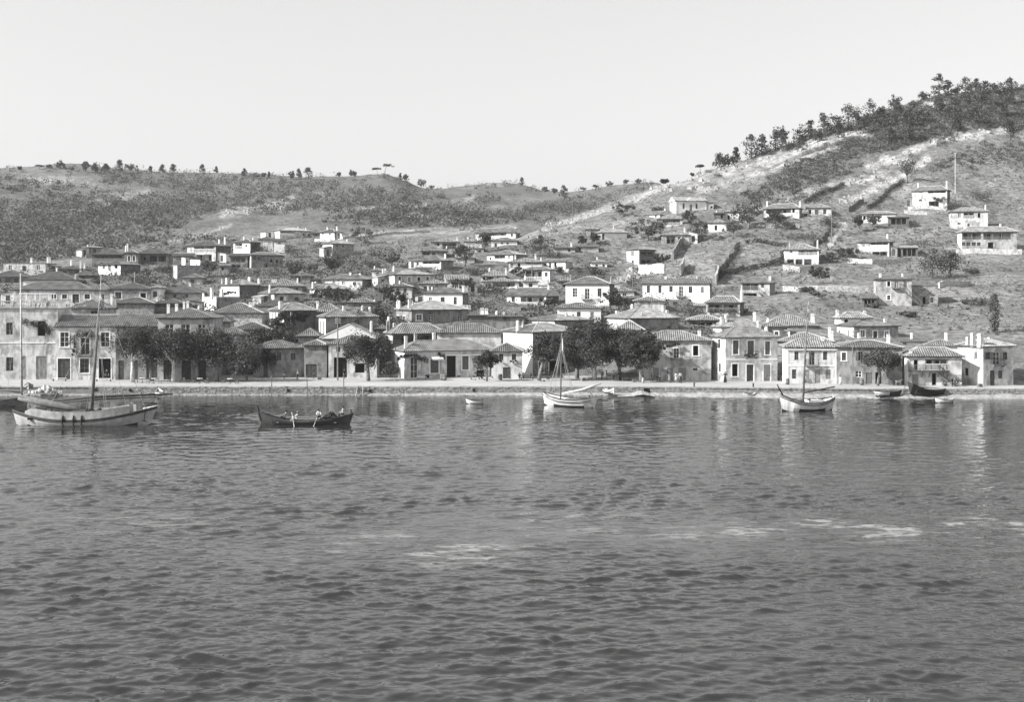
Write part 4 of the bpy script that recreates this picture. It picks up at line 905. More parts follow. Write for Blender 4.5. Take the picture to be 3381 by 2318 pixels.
H("grey house with hip roof and tall chimney above the vine pergola", 532, 532, 660, 968, Y=262, ridge=939, wall=W_PALE, tile=M_TILED, D=8, auto=False, win=[('w',572,582,972,982),('w',612,622,972,982)], ch=[(627,933,.5,.5),(545,945,.5,.4)])
H("bright white terraced house with several chimneys in the left town", 668, 714, 790, 983, Y=243, wall=W_GREY, side=W_WHITE, roof='f', tile=W_OFF, r=.7, auto=False, win=[], swin=[('o',676,682,1000,1016)], ch=[(692,956,.3,.55),(697,950,.6,.4),(732,954,.2,.6),(669,968,.9,.4)])
H("large house with blazing white left flank and dark front in the left town", 732, 790, 858, 941, Y=262, ridge=922, wall=W_DARK, side=W_WHITE, tile=M_TILE, r=.9, auto=False, win=[('o',794,798,965,972)], swin=[], ch=[(715,920,.95),(742,918,.7,.5),(766,924,.5,.4),(825,919,.3,.6),(843,914,.6,.7),(857,920,.05,.5)])
H("house with pale lattice-lined roof behind the white chimneys", 858.5, 858.5, 996, 945, Y=267, ridge=922, wall=W_GREY, tile=M_TILEL, D=8, win=[('w',976,984,950,962)], auto=False, ch=[(901,922,.3,.6),(910,922,.3,.6),(983,918,.6,.4)])
H("low house with white left flank and two windows below the lattice roof", 858, 905, 1003, 969, Y=249, ridge=949, wall=W_PALE, side=W_WHITE, tile=M_TILE, r=.8, auto=False, win=[('w',924,935,979,992),('w',973,985,982,992)], swin=[('o',864,870,985,1006),('sl',876,881,980,1000)], ch=[(889,940,.3,.5),(941,978,-.1,.45)])
H("grey house with white left wall and paired chimneys above the garden trees", 1022, 1062, 1152, 954, Y=262, ridge=938, wall=W_GREY, side=W_WHITE, tile=M_TILE, r=.7, ch=[(1033,931,.7,.5),(1043,930,.7,.5)])
# ------------------------------------------------------------------ middle town
H("pale long house with flaking front and dark right flank in the middle town", 1073, 1196, 1233, 922, Y=274, R=True, ridge=905, wall=W_OFF, side=W_DARK, tile=M_TILE, r=.5, auto=False, win=[('wl',1098,1107,929,940),('wl',1128,1138,929,940),('w',1165,1176,931,942)], swin=[], ch=[(1158,900,.4,.5),(1189,902,.4,.4)])
H("small white hut with dark doorway above the flaking long house", 1229, 1229, 1259, 894, Y=287, ridge=885, wall=W_WHITE, tile=M_TILEL, D=5, base=915, auto=False, win=[('o',1243,1251,900,914)], name='hut', cat='hut', ch=[(1237,878,.5)])
H("small tiled cottage beside the narrow two-storey house", 1237, 1237, 1294, 950, Y=257, ridge=928, wall=W_DARK, tile=M_TILED, D=6)
H("house with low tiled roof hidden in the garden trees", 1147, 1147, 1235, 999, Y=241, ridge=980, wall=W_GREY, tile=M_TILE, D=6, ch=[(1162,986,.2),(1172,1000,.05),(1238,990,.2,.5)])
H("long two-storey house with a bright left wing and white-framed windows", 1245, 1303, 1437, 906, Y=272, ridge=891, wall=W_PALE, side=W_OFF, tile=M_TILE, r=.8, trim=True, auto=False, base=950, win=[('wl',1346,1357,915,931),('o',1378,1388,915,931),('w',1407,1416,914,930),('d',1316,1323,913,931)], swin=[], ch=[(1265,888,.8),(1274,888,.8),(1300,878,.6)])
H("narrow pale two-storey house with four windows in mid-slope", 1294, 1294, 1360, 947, Y=251, ridge=936, wall=W_OFF, tile=M_TILED, D=6, auto=False, base=1005, win=[('s',1309,1318,951,967),('s',1333,1342,951,967),('wl',1317,1334,987,1003)], ch=[(1320,926,.4)])
H("stone-fronted house with pointed roof behind the white three-window house", 1385, 1385, 1473, 937, Y=257, ridge=922, wall=W_PALE, tile=M_TILEL, D=7, auto=False, win=[('w',1399,1411,946,962),('w',1425,1435,946,962)], ch=[(1413,944,-.05,.4),(1427,946,-.05,.4),(1470,918,.7,.4),(1480,920,.7,.4)])
H("white house with three tall windows in the middle of the town", 1399, 1527, 1548, 968, Y=243, R=True, ridge=951, wall=W_WHITE, side=W_GREY, tile=M_TILE, r=.75, auto=False, base=1016, win=[('wl',1416,1426,981,996),('w',1455,1468,981,1003),('w',1498,1508,981,1005)], swin=[], ch=[(1529,944,.2,.4),(1535,944,.35,.4)])
H("small roof among the trees right of the pointed-roof house", 1470, 1470, 1545, 925, Y=268, ridge=908, wall=W_OFF, tile=M_TILEL, D=6)
H("three-quarter view house with shaded veranda and dark right flank", 1367, 1456, 1498, 860, Y=304, R=True, ridge=844, wall=W_OFF, side=W_GREY, tile=M_TILE, r=.75, base=890, auto=False, ver=[(1395,1452,863,880,4,'w',.7)], win=[('w',1376,1382,866,876)], swin=[], ch=[(1470,838,.5)])
H("low white shed in front of the shaded veranda house", 1374, 1374, 1420, 886, Y=293, wall=W_WHITE, roof='s', rise=.4, tile=M_TILEL, D=4, base=902, auto=False, win=[], name='shed', cat='shed')
H("hip-roofed veranda house stepping above the three-quarter house", 1391, 1391, 1474, 829, Y=325, ridge=817, wall=W_GREY, tile=M_TILE, D=6, base=852, auto=False, ver=[(1394,1420,832,842,3,'n')], win=[('w',1426,1438,833,843)], ch=[(1472,838,.1,.4)])
H("house with whitewashed roof lines and columned terrace high in the middle town", 1427, 1427, 1513, 799, Y=341, ridge=785, wall=W_PALE, tile=M_TILEL, D=6.5, base=834, auto=False, ver=[(1460,1508,803,822,4,'r')], win=[('o',1445,1450,803,812)], ch=[(1509,782,.4,.5),(1475,812,-.1,.4)])
H("low white house with two chimneys beside the round hill tree", 1536, 1536, 1570, 798, Y=346, ridge=788, wall=W_WHITE, tile=M_TILEL, D=5, base=812, ch=[(1532,784,.4),(1546,783,.5)])
H("large white hill house with long porch and white-edged roof", 1570, 1702, 1719, 767, Y=357, R=True, ridge=753, wall=W_WHITE, side=W_PALE, tile=M_TILEL, r=.5, base=800, auto=False, ver=[(1614,1672,769,783,4,'w',.5)], win=[('w',1580,1587,774,785),('w',1687,1693,771,781)], swin=[('w',1709,1714,774,784)], ch=[(1702,750,.5,.4),(1672,780,-.05,.4)])
H("low white annexe in front of the large porch house", 1622, 1622, 1708, 795, Y=343, ridge=785, wall=W_WHITE, tile=M_TILE, D=6, base=822, auto=False, win=[('o',1672,1680,800,806),('d',1634,1640,803,820),('w',1655,1660,800,806)], name='annexe', cat='annexe')
H("small white-fronted hut behind the dark hill tree", 1568, 1568, 1597, 822, Y=334, wall=W_WHITE, roof='s', rise=.4, tile=M_TILED, D=4, base=845, auto=False, win=[('o',1580,1588,826,842)], name='hut', cat='hut')
H("veranda house with a white end room on the central slope", 1607, 1694, 1743, 840, Y=318, R=True, ridge=826, wall=W_WHITE, side=W_GREY, tile=M_TILEL, r=.8, base=872, auto=False, ver=[(1632,1668,842,862,3,'w',.7)], win=[('o',1617,1622,850,858),('wl',1678,1684,842,855)], swin=[], ch=[(1770,832,.9,.45),(1740,834,.9,.4)])
H("white house with two left windows and an open porch on the central slope", 1680, 1680, 1791, 866, Y=301, ridge=852, wall=W_WHITE, tile=M_TILEL, D=7, base=902, auto=False, ver=[(1735,1788,868,880,4,'w',.6)], win=[('wl',1686,1693,869,885),('o',1711,1716,869,885)], ch=[(1701,842,.4,.45),(1768,838,.7,.5),(1787,850,.1,.4)])
H("low white house with three windows right of the porch house", 1791, 1867, 1891, 863, Y=303, R=True, ridge=855, wall=W_WHITE, side=W_PALE, tile=M_TILEL, r=.7, roof='g', base=893, auto=False, win=[('w',1797,1804,869,883),('d',1813,1820,868,890),('o',1831,1836,867,881)], swin=[])
H("house with white-lined roof over a dark porch in the trees", 1590, 1590, 1670, 912, Y=290, ridge=891, wall=W_WHITE, tile=M_TILEL, D=6, base=932, auto=False, ver=[(1593,1630,914,925,3,'n')], win=[('sl',1640,1650,914,924)], ch=[(1617,884,.5,.5),(1673,884,.5,.5),(1605,908,.0,.4)])
H("broad white-eaved house with dark shaded porch left of the bushy tree", 1593, 1593, 1713, 930, Y=278, ridge=919, wall=W_WHITE, tile=M_TILEL, D=7, base=962, auto=False, ver=[(1627,1700,933,946,4,'n')], win=[('wl',1612,1622,935,950)])
H("white veranda house with lattice-lined roof below the porch house", 1730, 1815, 1832, 890, Y=284, R=True, ridge=881, wall=W_WHITE, side=W_OFF, tile=M_TILEL, r=.5, base=942, auto=False, ver=[(1736,1790,893,925,4,'r',.8)], win=[('w',1799,1808,899,913)], swin=[], ch=[(1793,926,-.1,.4)])
H("white cottage with pillared porch and dark arch at its right", 1671, 1803, 1847, 976, Y=250, R=True, ridge=950, wall=W_WHITE, side=W_DARK, tile=M_TILE, r=.6, base=1016, auto=False, ver=[(1718,1798,979,1010,5,'r',.75)], win=[('w',1689,1700,980,996)], swin=[], ch=[(1705,943,.5,.5),(1785,946,.7,.4),(1812,942,.4,.5)], cat='cottage', name='cottage')
H("square white two-storey house with central balcony in the middle of the slope", 1867, 2012, 2031, 938, Y=245, R=True, ridge=914, wall=W_WHITE, side=W_DARK, tile=M_TILE, r=.8, base=1022, auto=False, win=[('wl',1891,1906,951,981),('bl',1931,1947,953,988),('w',1973,1986,952,979)], swin=[], ch=[(1886,906,.8,.5),(2018,912,.4,.5)])
H("long white two-storey house with small balcony right of the square white house", 2122, 2343, 2352, 936, Y=250, R=True, ridge=920, wall=W_WHITE, side=W_GREY, tile=M_TILE, r=.32, base=1030, auto=False,
  win=[('w',2136,2146,943,967),('w',2174,2184,943,967),('w',2210,2221,945,964),('bl',2242,2256,946,979),('w',2274,2286,946,967),('sl',2314,2324,947,967),('dl',2239,2255,989,1010),('w',2273,2283,989,1005),('w',2210,2218,990,1000)], swin=[], ch=[(2198,912,.5,.5),(2302,913,.5,.5)])
H("small hip-roofed outhouse in front of the long white house", 2097, 2097, 2190, 994, Y=238, ridge=979, wall=W_OFF, tile=M_TILE, D=6, auto=False, win=[], name='outhouse', cat='outhouse', ch=[(2107,994,.0,.5)])
H("narrow white two-storey house with dark side gallery on the rocky slope", 2069, 2110, 2162, 824, Y=318, wall=W_DARK, side=W_WHITE, ridge=818, tile=M_TILED, r=1.0, base=882, R=False, auto=False, ver=[(2114,2158,830,846,3,'r',.6),(2116,2150,856,878,3,'n')], win=[], swin=[('wl',2083,2093,830,846),('w',2085,2093,860,876)])
H("small white house beside the flat vine pergola on the rocky slope", 1950, 1950, 2004, 866, Y=313, ridge=858, wall=W_WHITE, tile=M_TILEL, D=5, base=894, auto=False, win=[('w',1966,1974,872,884),('w',1990,1996,872,884)], ch=[(1971,848,.5,.4)])
H("pale house with white-edged roof and porch under the spur", 1973, 1986, 2070, 767, Y=346, ridge=757, wall=W_WHITE, side=W_GREY, tile=M_TILEL, r=.5, base=800, auto=False, ver=[(1988,1996,770,792,2,'n')], win=[], swin=[], ch=[(2064,752,.5,.4),(2026,744,.8,.3)])
H("pale plastered house half hidden left of the white-edged roof", 1937, 1937, 1977, 757, Y=352, ridge=747, wall=W_OFF, tile=M_TILEL, D=6, base=797, auto=False, win=[('w',1950,1964,766,786)])
H("low dark shed row on the shoulder of the slope", 1828, 1828, 1899, 819, Y=331, ridge=812, wall=W_PALE, tile=M_TILED, D=5, base=838, roof='s', rise=.7, auto=False, win=[('o',1876,1883,822,830)], name='shed', cat='shed', ch=[(1886,800,.6,.5)])
H("second low shed with sloping roof right of the shed row", 1900, 1900, 1976, 815, Y=333, wall=W_PALE, tile=M_TILED, D=5, base=833, roof='s', rise=.8, auto=False, win=[('o',1910,1918,818,828)], name='shed', cat='shed')
H("long white farmhouse with dark gable end on the bare slope", 2092, 2179, 2216, 707, Y=368, R=True, ridge=697, wall=W_WHITE, side=W_GREY, tile=M_TILEL, r=.5, base=735, roof='g', auto=False, win=[('o',2138,2142,712,728),('o',2163,2168,706,718)], swin=[], ch=[(2202,700,.3,.45),(2196,688,.8,.3)])
H("veranda house with four posts below the dark gable end", 2174, 2174, 2253, 723, Y=355, ridge=705, wall=W_OFF, tile=M_TILEL, D=6, base=756, auto=False, ver=[(2188,2246,725,741,5,'r',.6)], win=[])
H("low porch house with outside steps under the big spreading tree", 2186, 2186, 2276, 776, Y=340, ridge=760, wall=W_PALE, tile=M_TILEL, D=6, base=815, auto=False, ver=[(2200,2230,779,812,3,'n')], win=[('o',2238,2246,783,797),('o',2180,2186,783,797)], ch=[(2260,750,.6,.5)])
hCH = len(HOUSES)
H("white chapel-like hall with paired lancet windows and curved front pediment", 2211, 2231, 2332, 662, Y=372, ridge=650, wall=W_WHITE, side=W_WHITE, tile=M_TILEL, r=.55, roof='g', base=702, auto=False, name='chapel', cat='chapel',
  win=[('w',2255,2259.5,671,689),('w',2261.5,2266,671,689),('dl',2277,2286,674,700),('w',2298,2302,672,689),('w',2304,2308,672,689)], swin=[])
H("small grey annexe on the right of the chapel-like hall", 2333, 2333, 2356, 668, Y=374, wall=W_PALE, roof='s', rise=.4, tile=M_TILED, D=5, base=694, auto=False, win=[('o',2347,2352,680,687)], name='annexe', cat='annexe')
H("white house with dark gabled porch behind the tall hill tree", 2393, 2393, 2440, 699, Y=355, ridge=690, wall=W_WHITE, tile=M_TILEL, D=6, base=735, auto=False, win=[('o',2404,2408,710,725)])
H("dark gabled lean-to left of the white porch house", 2357, 2357, 2392, 704, Y=354, ridge=694, wall=W_DARK, tile=M_TILED, D=5, base=722, roof='s', rise=.8, auto=False, win=[('o',2380,2388,708,720)], name='shed', cat='shed', ch=[(2366,695,.6,.4)])
H("white cottage half hidden by two round trees", 2340, 2340, 2398, 735, Y=346, ridge=724, wall=W_WHITE, tile=M_TILEL, D=6, base=768, name='cottage', cat='cottage', auto=False, win=[('o',2360,2368,744,760)])
H("big house with vine-draped two-storey veranda on the upper right slope", 2524, 2639, 2649, 687, Y=352, R=True, ridge=669, wall=W_OFF, side=W_GREY, tile=M_TILEL, r=.4, base=744, auto=False, ver=[(2530,2612,690,710,4,'w',.6),(2532,2610,716,740,3,'n')], win=[('o',2616,2624,688,702),('o',2616,2624,720,740)], swin=[], ch=[(2533,664,.5,.45),(2641,664,.4,.45)])
H("small white house with dark lean-to beside the tall pole", 2667, 2667, 2743, 686, Y=354, ridge=673, wall=W_OFF, tile=M_TILEL, D=6, base=716, auto=False, win=[('w',2718,2728,690,706),('o',2672,2678,692,706),('s',2690,2702,692,708)])
H("white house with arcaded ground floor and flowered upper veranda on the right slope", 2592, 2592, 2702, 824, Y=313, ridge=805, wall=W_WHITE, tile=M_TILEL, D=7, base=880, auto=False, ver=[(2636,2698,826,842,3,'r',.7),(2598,2622,855,878,2,'n'),(2626,2650,855,878,2,'n'),(2654,2680,855,878,2,'n')], win=[('w',2608,2616,828,834)], ch=[(2608,798,.4,.5),(2707,792,.5,.45)])
H("house with wooden gallery and outside stair on the lower right slope", 2447, 2541, 2559, 934, Y=262, R=True, ridge=916, wall=W_PALE, side=W_STONE, tile=M_TILE, r=.5, base=988, auto=False, ver=[(2450,2505,936,958,3,'r',.9),(2452,2500,966,984,2,'n')], win=[('w',2514,2522,938,950)], swin=[], ch=[(2543,912,.4,.5)])
H("house with flower-hung gallery on wooden posts above the quay's balcony house", 2332, 2443, 2457, 999, Y=238, R=True, ridge=978, wall=W_PALE, side=W_DARK, tile=M_TILEL, r=.5, base=1052, auto=False, ver=[(2336,2438,1003,1032,3,'r',.9),(2344,2436,1040,1052,3,'n')], win=[], swin=[], ch=[(2340,963,.4,.5),(2450,958,.4,.6)])
H("tall stone-and-plaster house with balcony and long outside stair below the road wall", 2894, 2894, 3008, 922, Y=250, wall=W_PALE, tile=M_TILED, D=6, roof='h', ridge=912, base=1012, auto=False, win=[('o+',2930,2939,929,945),('w+',2930,2939,975,990),('bl',2954,2966,929,950),('s',2984,2994,930,948)], ch=[(2906,902,.3,.5),(2979,903,.6,.35)])
H("low stone wing with open doorway right of the long outside stair", 3008.5, 3008.5, 3095, 945, Y=251, wall=W_STONE, roof='f', tile=M_TILED, D=6, base=1008, auto=False, win=[('o',3047,3055,980,1008),('w',3072,3082,982,1000)], name='outbuilding', cat='outbuilding')
H("rickety open shed left of the tall stone house", 2848, 2848, 2893, 985, Y=249, wall=W_DARK, roof='s', rise=1.0, tile=M_TILED, D=4, base=1012, auto=False, ver=[(2851,2890,987,1010,4,'n')], win=[], name='shed', cat='shed')
H("dark-flanked house with upper veranda and dark lower bay on the right slope", 2835, 2936, 2949, 798, Y=322, R=True, ridge=781, wall=W_OFF, side=W_DARK, tile=M_TILE, r=.5, base=855, auto=False, ver=[(2873,2933,800,818,4,'w',.8),(2880,2930,830,852,3,'n')], win=[('wl',2848,2856,806,816),('o',2846,2856,838,846)], swin=[], ch=[(2930,772,.6,.45)])
H("ramshackle lean-to on posts right of the dark-flanked house", 2976, 2976, 3029, 818, Y=321, wall=W_DARK, roof='s', rise=.7, tile=M_TILEL, D=4, base=848, auto=False, ver=[(2979,3026,820,845,4,'n')], win=[], name='shed', cat='shed')
H("low white cottage behind two round bushes on the upper right slope", 2843, 2843, 2955, 706, Y=348, ridge=698, wall=W_WHITE, tile=M_TILEL, D=5, base=742, auto=False, win=[('o',2850,2858,712,726),('w',2898,2906,712,724)], name='cottage', cat='cottage')
H("brushwood shed at the right of the bush-screened cottage", 2935, 2935, 3000, 717, Y=344, wall=W_DARK, roof='s', rise=.6, tile=M_TILED, D=4, base=745, auto=False, ver=[(2940,2994,720,740,4,'n')], win=[], name='shed', cat='shed')
H("highest white house with corner veranda on the right hill", 3017, 3127, 3137, 627, Y=358, R=True, ridge=612, wall=W_OFF, side=W_DARK, tile=M_TILEL, r=.4, base=690, auto=False, ver=[(3063,3124,629,645,4,'w',.8),(3066,3100,664,688,2,'n')], win=[('wl',3036,3044,630,637),('w',3034,3044,658,664)], swin=[], ch=[(3031,604,.4,.4),(3126,597,.3,.5)])
H("white two-storey house with central balcony near the right edge", 3143, 3143, 3258, 698, Y=344, ridge=685, wall=W_OFF, tile=M_TILEL, D=6, base=757, auto=False, ver=[(3181,3216,701,720,3,'r',.8)], win=[('wl',3163,3173,703,718),('o',3228,3237,703,718),('w',3162,3172,735,741),('d',3194,3202,738,756)], ch=[(3254,675,.5,.45)])
H("long veranda house on white posts at the right edge of the slope", 3161, 3175, 3345, 766, Y=326, ridge=749, wall=W_PALE, side=W_WHITE, tile=M_TILEL, r=.35, base=832, auto=False, ver=[(3176,3240,768,790,3,'r',.7),(3246,3338,768,790,4,'r',.7)], win=[('w',3177,3187,800,811),('w',3191,3204,800,811),('w',3209,3222,800,811),('w',3226,3238,800,811),('o',3262,3280,800,826)], swin=[], ch=[(3303,738,.5,.45)])
H("low shed roof between the deep porch and the tall dark-sided house", 571, 571, 634, 846, Y=318, ridge=836, wall=W_GREY, tile=M_TILED, D=5, roof='g', auto=False, win=[('o',600,606,850,860)], name='shed', cat='shed')
H("huddle of low dark roofs left of the square bright-faced house", 193, 193, 276, 889, Y=293, ridge=877, wall=W_GREY, tile=M_TILED, D=6, ch=[(236,858,.5,.5)])
H("little tiled house wedged right of the flaking long house", 1196, 1196, 1243, 926, Y=277, ridge=911, wall=W_OFF, tile=M_TILED, D=5)
H("flat dark-roofed shed below the white pillared cottage", 1662, 1662, 1720, 1010, Y=240, wall=W_STONE, tile=M_TILED, D=4, roof='f', auto=False, win=[], name='shed', cat='shed')
H("small white gabled hut left of the white pillared cottage's chimneys", 1728, 1728, 1776, 930, Y=268, ridge=918, wall=W_WHITE, tile=M_TILEL, D=5, name='hut', cat='hut')
H("tumbledown hut at the corner of the long grey hill house", 724, 724, 756, 878, Y=302, wall=W_STONE, tile=M_TILEL, D=4, roof='s', rise=.6, auto=False, win=[('o',732,738,882,892)], name='hut', cat='hut')
H("white garden house at the right foot of the long white house", 2296, 2296, 2338, 1010, Y=246, wall=W_OFF, tile=M_TILEL, D=4, roof='s', rise=.5, auto=False, win=[('o',2308,2314,1016,1026)], name='outhouse', cat='outhouse')
H("squat house with small windows above the vine pergola thicket", 604, 604, 668, 918, Y=282, ridge=904, wall=W_PALE, tile=M_TILE, D=6)
H("grey house tucked left of the white-walled paired-chimney house", 960, 960, 1024, 912, Y=285, ridge=898, wall=W_GREY, tile=M_TILED, D=6)
H("pale cottage below the columned terrace house", 1506, 1506, 1566, 852, Y=318, ridge=842, wall=W_OFF, tile=M_TILEL, D=5, name='cottage', cat='cottage')
H("small stone house between the porch house and the square white house", 1838, 1838, 1888, 928, Y=274, ridge=914, wall=W_STONE, tile=M_TILE, D=5)
H("low white house behind the round slope tree", 2030, 2030, 2094, 962, Y=258, ridge=949, wall=W_WHITE, tile=M_TILE, D=5)
# ------------------------------------------------------------------ lean-tos and yard walls belonging to the houses
RY = random.Random(42)
for i, (root, P0, t, back, W, Dp, zb, hz) in enumerate(list(HOUSES)):
    if P0.y < 216 or root.name.split('.')[0] != 'house': continue
    if RY.random() < .42:                                    # lean-to against one flank
        sg = RY.choice((-1, 1)); w = RY.uniform(1.8, 3.0); d = RY.uniform(2.2, 3.6); y0 = RY.uniform(.4, max(.5, Dp-d-.3)); h1 = min(hz-.3, RY.uniform(2.2, 2.9)); h0 = h1-.5
        c = P0 + t*(sg*(W/2+w/2)) + back*(y0+d/2); g = ground(c.x, c.y) - zb
        if g < hz-1.6:
            g0 = max(g, -1.0); x0, x1 = sorted((sg*(W/2+.002), sg*(W/2+w))); b = MB(); zt = lambda x: g0 + (h1 if abs(x) < W/2+.1 else h0)
            b.face([(x0,y0,g0-1),(x1,y0,g0-1),(x1,y0,zt(x1)),(x0,y0,zt(x0))], 0); b.face([(x1,y0+d,g0-1),(x0,y0+d,g0-1),(x0,y0+d,zt(x0)),(x1,y0+d,zt(x1))], 0)
            xo = sg*(W/2+w); b.face([(xo,y0,g0-1),(xo,y0+d,g0-1),(xo,y0+d,zt(xo)),(xo,y0,zt(xo))], 0)
            lt = b.build('lean_to', RY.choice((W_OFF, W_GREY, W_STONE, W_WHITE, W_PALE)), root)
            q = MB(); e = .18; xs = (x0-(e if sg < 0 else -.01), x1+(e if sg > 0 else -.01))
            q.loft([[(xs[0],y0-e,zt(x0)+.03),(xs[1],y0-e,zt(x1)+.03),(xs[1],y0-e,zt(x1)+.14),(xs[0],y0-e,zt(x0)+.14)], [(xs[0],y0+d+e,zt(x0)+.03),(xs[1],y0+d+e,zt(x1)+.03),(xs[1],y0+d+e,zt(x1)+.14),(xs[0],y0+d+e,zt(x0)+.14)]])
            q.build('lean_to_roof', RY.choice((M_TILE, M_TILED, M_TILEL)), lt)
            q = MB(); xm = (x0+x1)/2; q.box(xm-.4, xm+.4, y0-.03, y0+.02, g0+.02, g0+1.75); q.build('lean_to_door', M_WOODD, lt)
    if RY.random() < .40:                                    # yard wall before the house
        dd = RY.uniform(1.6, 3.2); n = 9; x0, x1 = -W/2-RY.uniform(.3, 2.5), W/2+RY.uniform(.3, 2.5); hw = RY.uniform(.8, 1.5); R_ = []
        for k in range(n):
            x = x0+(x1-x0)*k/(n-1); p = P0 + t*x - back*dd; g = ground(p.x, p.y)-zb; R_.append([(x,-dd-.2,g-1.2),(x,-dd+.2,g-1.2),(x,-dd+.17,g+hw),(x,-dd-.17,g+hw)])
        if max(r[2][2] for r in R_) < hz*.6:
            b = MB(); b.loft(R_); b.build('yard_wall', RY.choice((W_LSTONE, W_STONE, W_OFF, W_STONE)), root)
# ------------------------------------------------------------------ extra parts on single houses
def frame_of(i):
    root, P0, t, back, W, Dp, zb, hz = HOUSES[i]
    return root, P0, t, back, W, Dp, zb, hz
def s_of(i, px, py, out=0.0):
    p = on_wall(i, px, py, out); root, P0, t, back, W, Dp, zb, hz = HOUSES[i]; return (p - P0).dot(t), p.z - zb
FR = (Vector((0,0)), Vector((1,0)), Vector((0,-1)))
def stair(i, px0, py0, px1, py1, out=.5, wid=.9, m=M_WOOD):
    root = HOUSES[i][0]; s0, z0 = s_of(i, px0, py0, out); s1, z1 = s_of(i, px1, py1, out); n = max(4, int(abs(z0-z1)/.2)); b = MB()
    for k in range(n):
        f = (k+.5)/n; s = s0+(s1-s0)*f; z = z0+(z1-z0)*(k+1)/n; d = abs(s1-s0)/n*.62
        lbox(b, *FR, s-d, s+d, out, out+wid, z-.06, z)
    o = b.build('stair', m, root); r = MB()
    for k in (out, out+wid):
        r.tube([(s0,-k,z0-.12),(s1,-k,z1-.12)], .07, 4); r.tube([(s0,-k,z0+.85),(s1,-k,z1+.85)], .035, 4)
        for q in (0,.25,.5,.75,1): r.tube([(s0+(s1-s0)*q,-k,z0+(z1-z0)*q-.1),(s0+(s1-s0)*q,-k,z0+(z1-z0)*q+.85)], .03, 4)
    r.build('handrail', m, o)
iG = [i for i, h in enumerate(HOUSES) if 'long outside stair below' in h[0]['label']][0]
stair(iG, 2972, 950, 3040, 1008, .6)
iG2 = [i for i, h in enumerate(HOUSES) if 'gallery and outside stair on the lower' in h[0]['label']][0]
stair(iG2, 2506, 962, 2530, 986, .15)
stair(hW21, 3096, 1224, 3136, 1258, .35, m=M_WOODD)
root, P0, t, back, W, Dp, zb, hz = HOUSES[hW21]
s0, _ = s_of(hW21, 2998, 1223); s1, zf = s_of(hW21, 3130, 1223); b = MB(); lbox(b, *FR, s0, s1, .01, 1.0, zf-.14, zf)
g = b.build('gallery_floor', M_WOODD, root)
for px in (3003, 3042, 3066, 3096, 3127):
    s, _ = s_of(hW21, px, 1223); q = MB(); q.tube([(s,-.05,zf-1.0),(s,-.95,zf-.14)], .05, 4); q.build('bracket', M_WOODD, root)
r = MB(); lbox(r, *FR, s0, s1, .94, .99, zf+.8, zf+.86); s = s0
while s < s1: lbox(r, *FR, s, s+.04, .95, .98, zf+.003, zf+.8); s += .22
r.build('railing', M_WOOD, root)
# roof terrace of the leftmost house: balustrade and tiled ledge
root, P0, t, back, W, Dp, zb, hz = HOUSES[hW1]
r = MB(); lbox(r, *FR, -W/2, W/2, -.02, .22, hz+.225, hz+.40); rr = r.build('cornice', M_COPE, root)
r = MB(); lbox(r, *FR, -W/2, W/2, -.12, .10, hz+1.28, hz+1.42); lbox(r, *FR, -W/2, W/2, -.12, .10, hz+.402, hz+.52); bal = r.build('balustrade', W_OFF, root)
s = -W/2 + .12
while s < W/2:
    q = MB(); n = 6; x = s
    big = abs(((s + W/2) % 2.6) - .12) < .14
    if big: lbox(q, *FR, s-.17, s+.17, -.16, .14, hz+.521, hz+1.279)
    else: q.loft([[(x+rr_*math.cos(2*math.pi*k/n), .01+rr_*math.sin(2*math.pi*k/n), hz+z) for k in range(n)] for z, rr_ in ((.521,.05),(.62,.09),(.8,.07),(1.0,.04),(1.15,.06),(1.279,.06))])
    q.build('baluster', W_OFF, bal); s += .26
# long low quay house: awning over the shuttered door, white fascia, cellar hatch
root, P0, t, back, W, Dp, zb, hz = HOUSES[hW9]
a0, za = s_of(hW9, 1421, 1173); a1, zb2 = s_of(hW9, 1458, 1186); q = MB()
q.face([(a0,-.02,za),(a1,-.02,za),(a1+.1,-.95,zb2+.1),(a0+.05,-.95,zb2+.1)]); q.face([(a0+.05,-.951,zb2+.1),(a1+.1,-.951,zb2+.1),(a1+.1,-.96,zb2-.12),(a0+.05,-.96,zb2-.12)]); q.build('awning', M_CLOTH, root)
a0, za = s_of(hW9, 1464, 1165); a1, zb2 = s_of(hW9, 1620, 1171); q = MB(); lbox(q, *FR, a0, min(a1, W/2), .02, .5, zb2, zb2+.12); q.build('fascia_shelf', M_TRIM, root)
# dentilled cornice of the neoclassical house
root, P0, t, back, W, Dp, zb, hz = HOUSES[hW19]
q = MB(); lbox(q, *FR, -W/2-.02, W/2+.02, .005, .30, hz-.42, hz-.28); c = q.build('cornice', M_TRIM, root)
s = -W/2 + .1
while s < W/2 - .1: q = MB(); lbox(q, *FR, s, s+.13, .006, .24, hz-.275, hz-.125); q.build('dentil', M_TRIM, c); s += .27
for sx in (-W/2+.16, W/2-.16): q = MB(); lbox(q, *FR, sx-.16, sx+.16, .004, .06, 0, hz-.425); q.build('pilaster', M_TRIM, root)
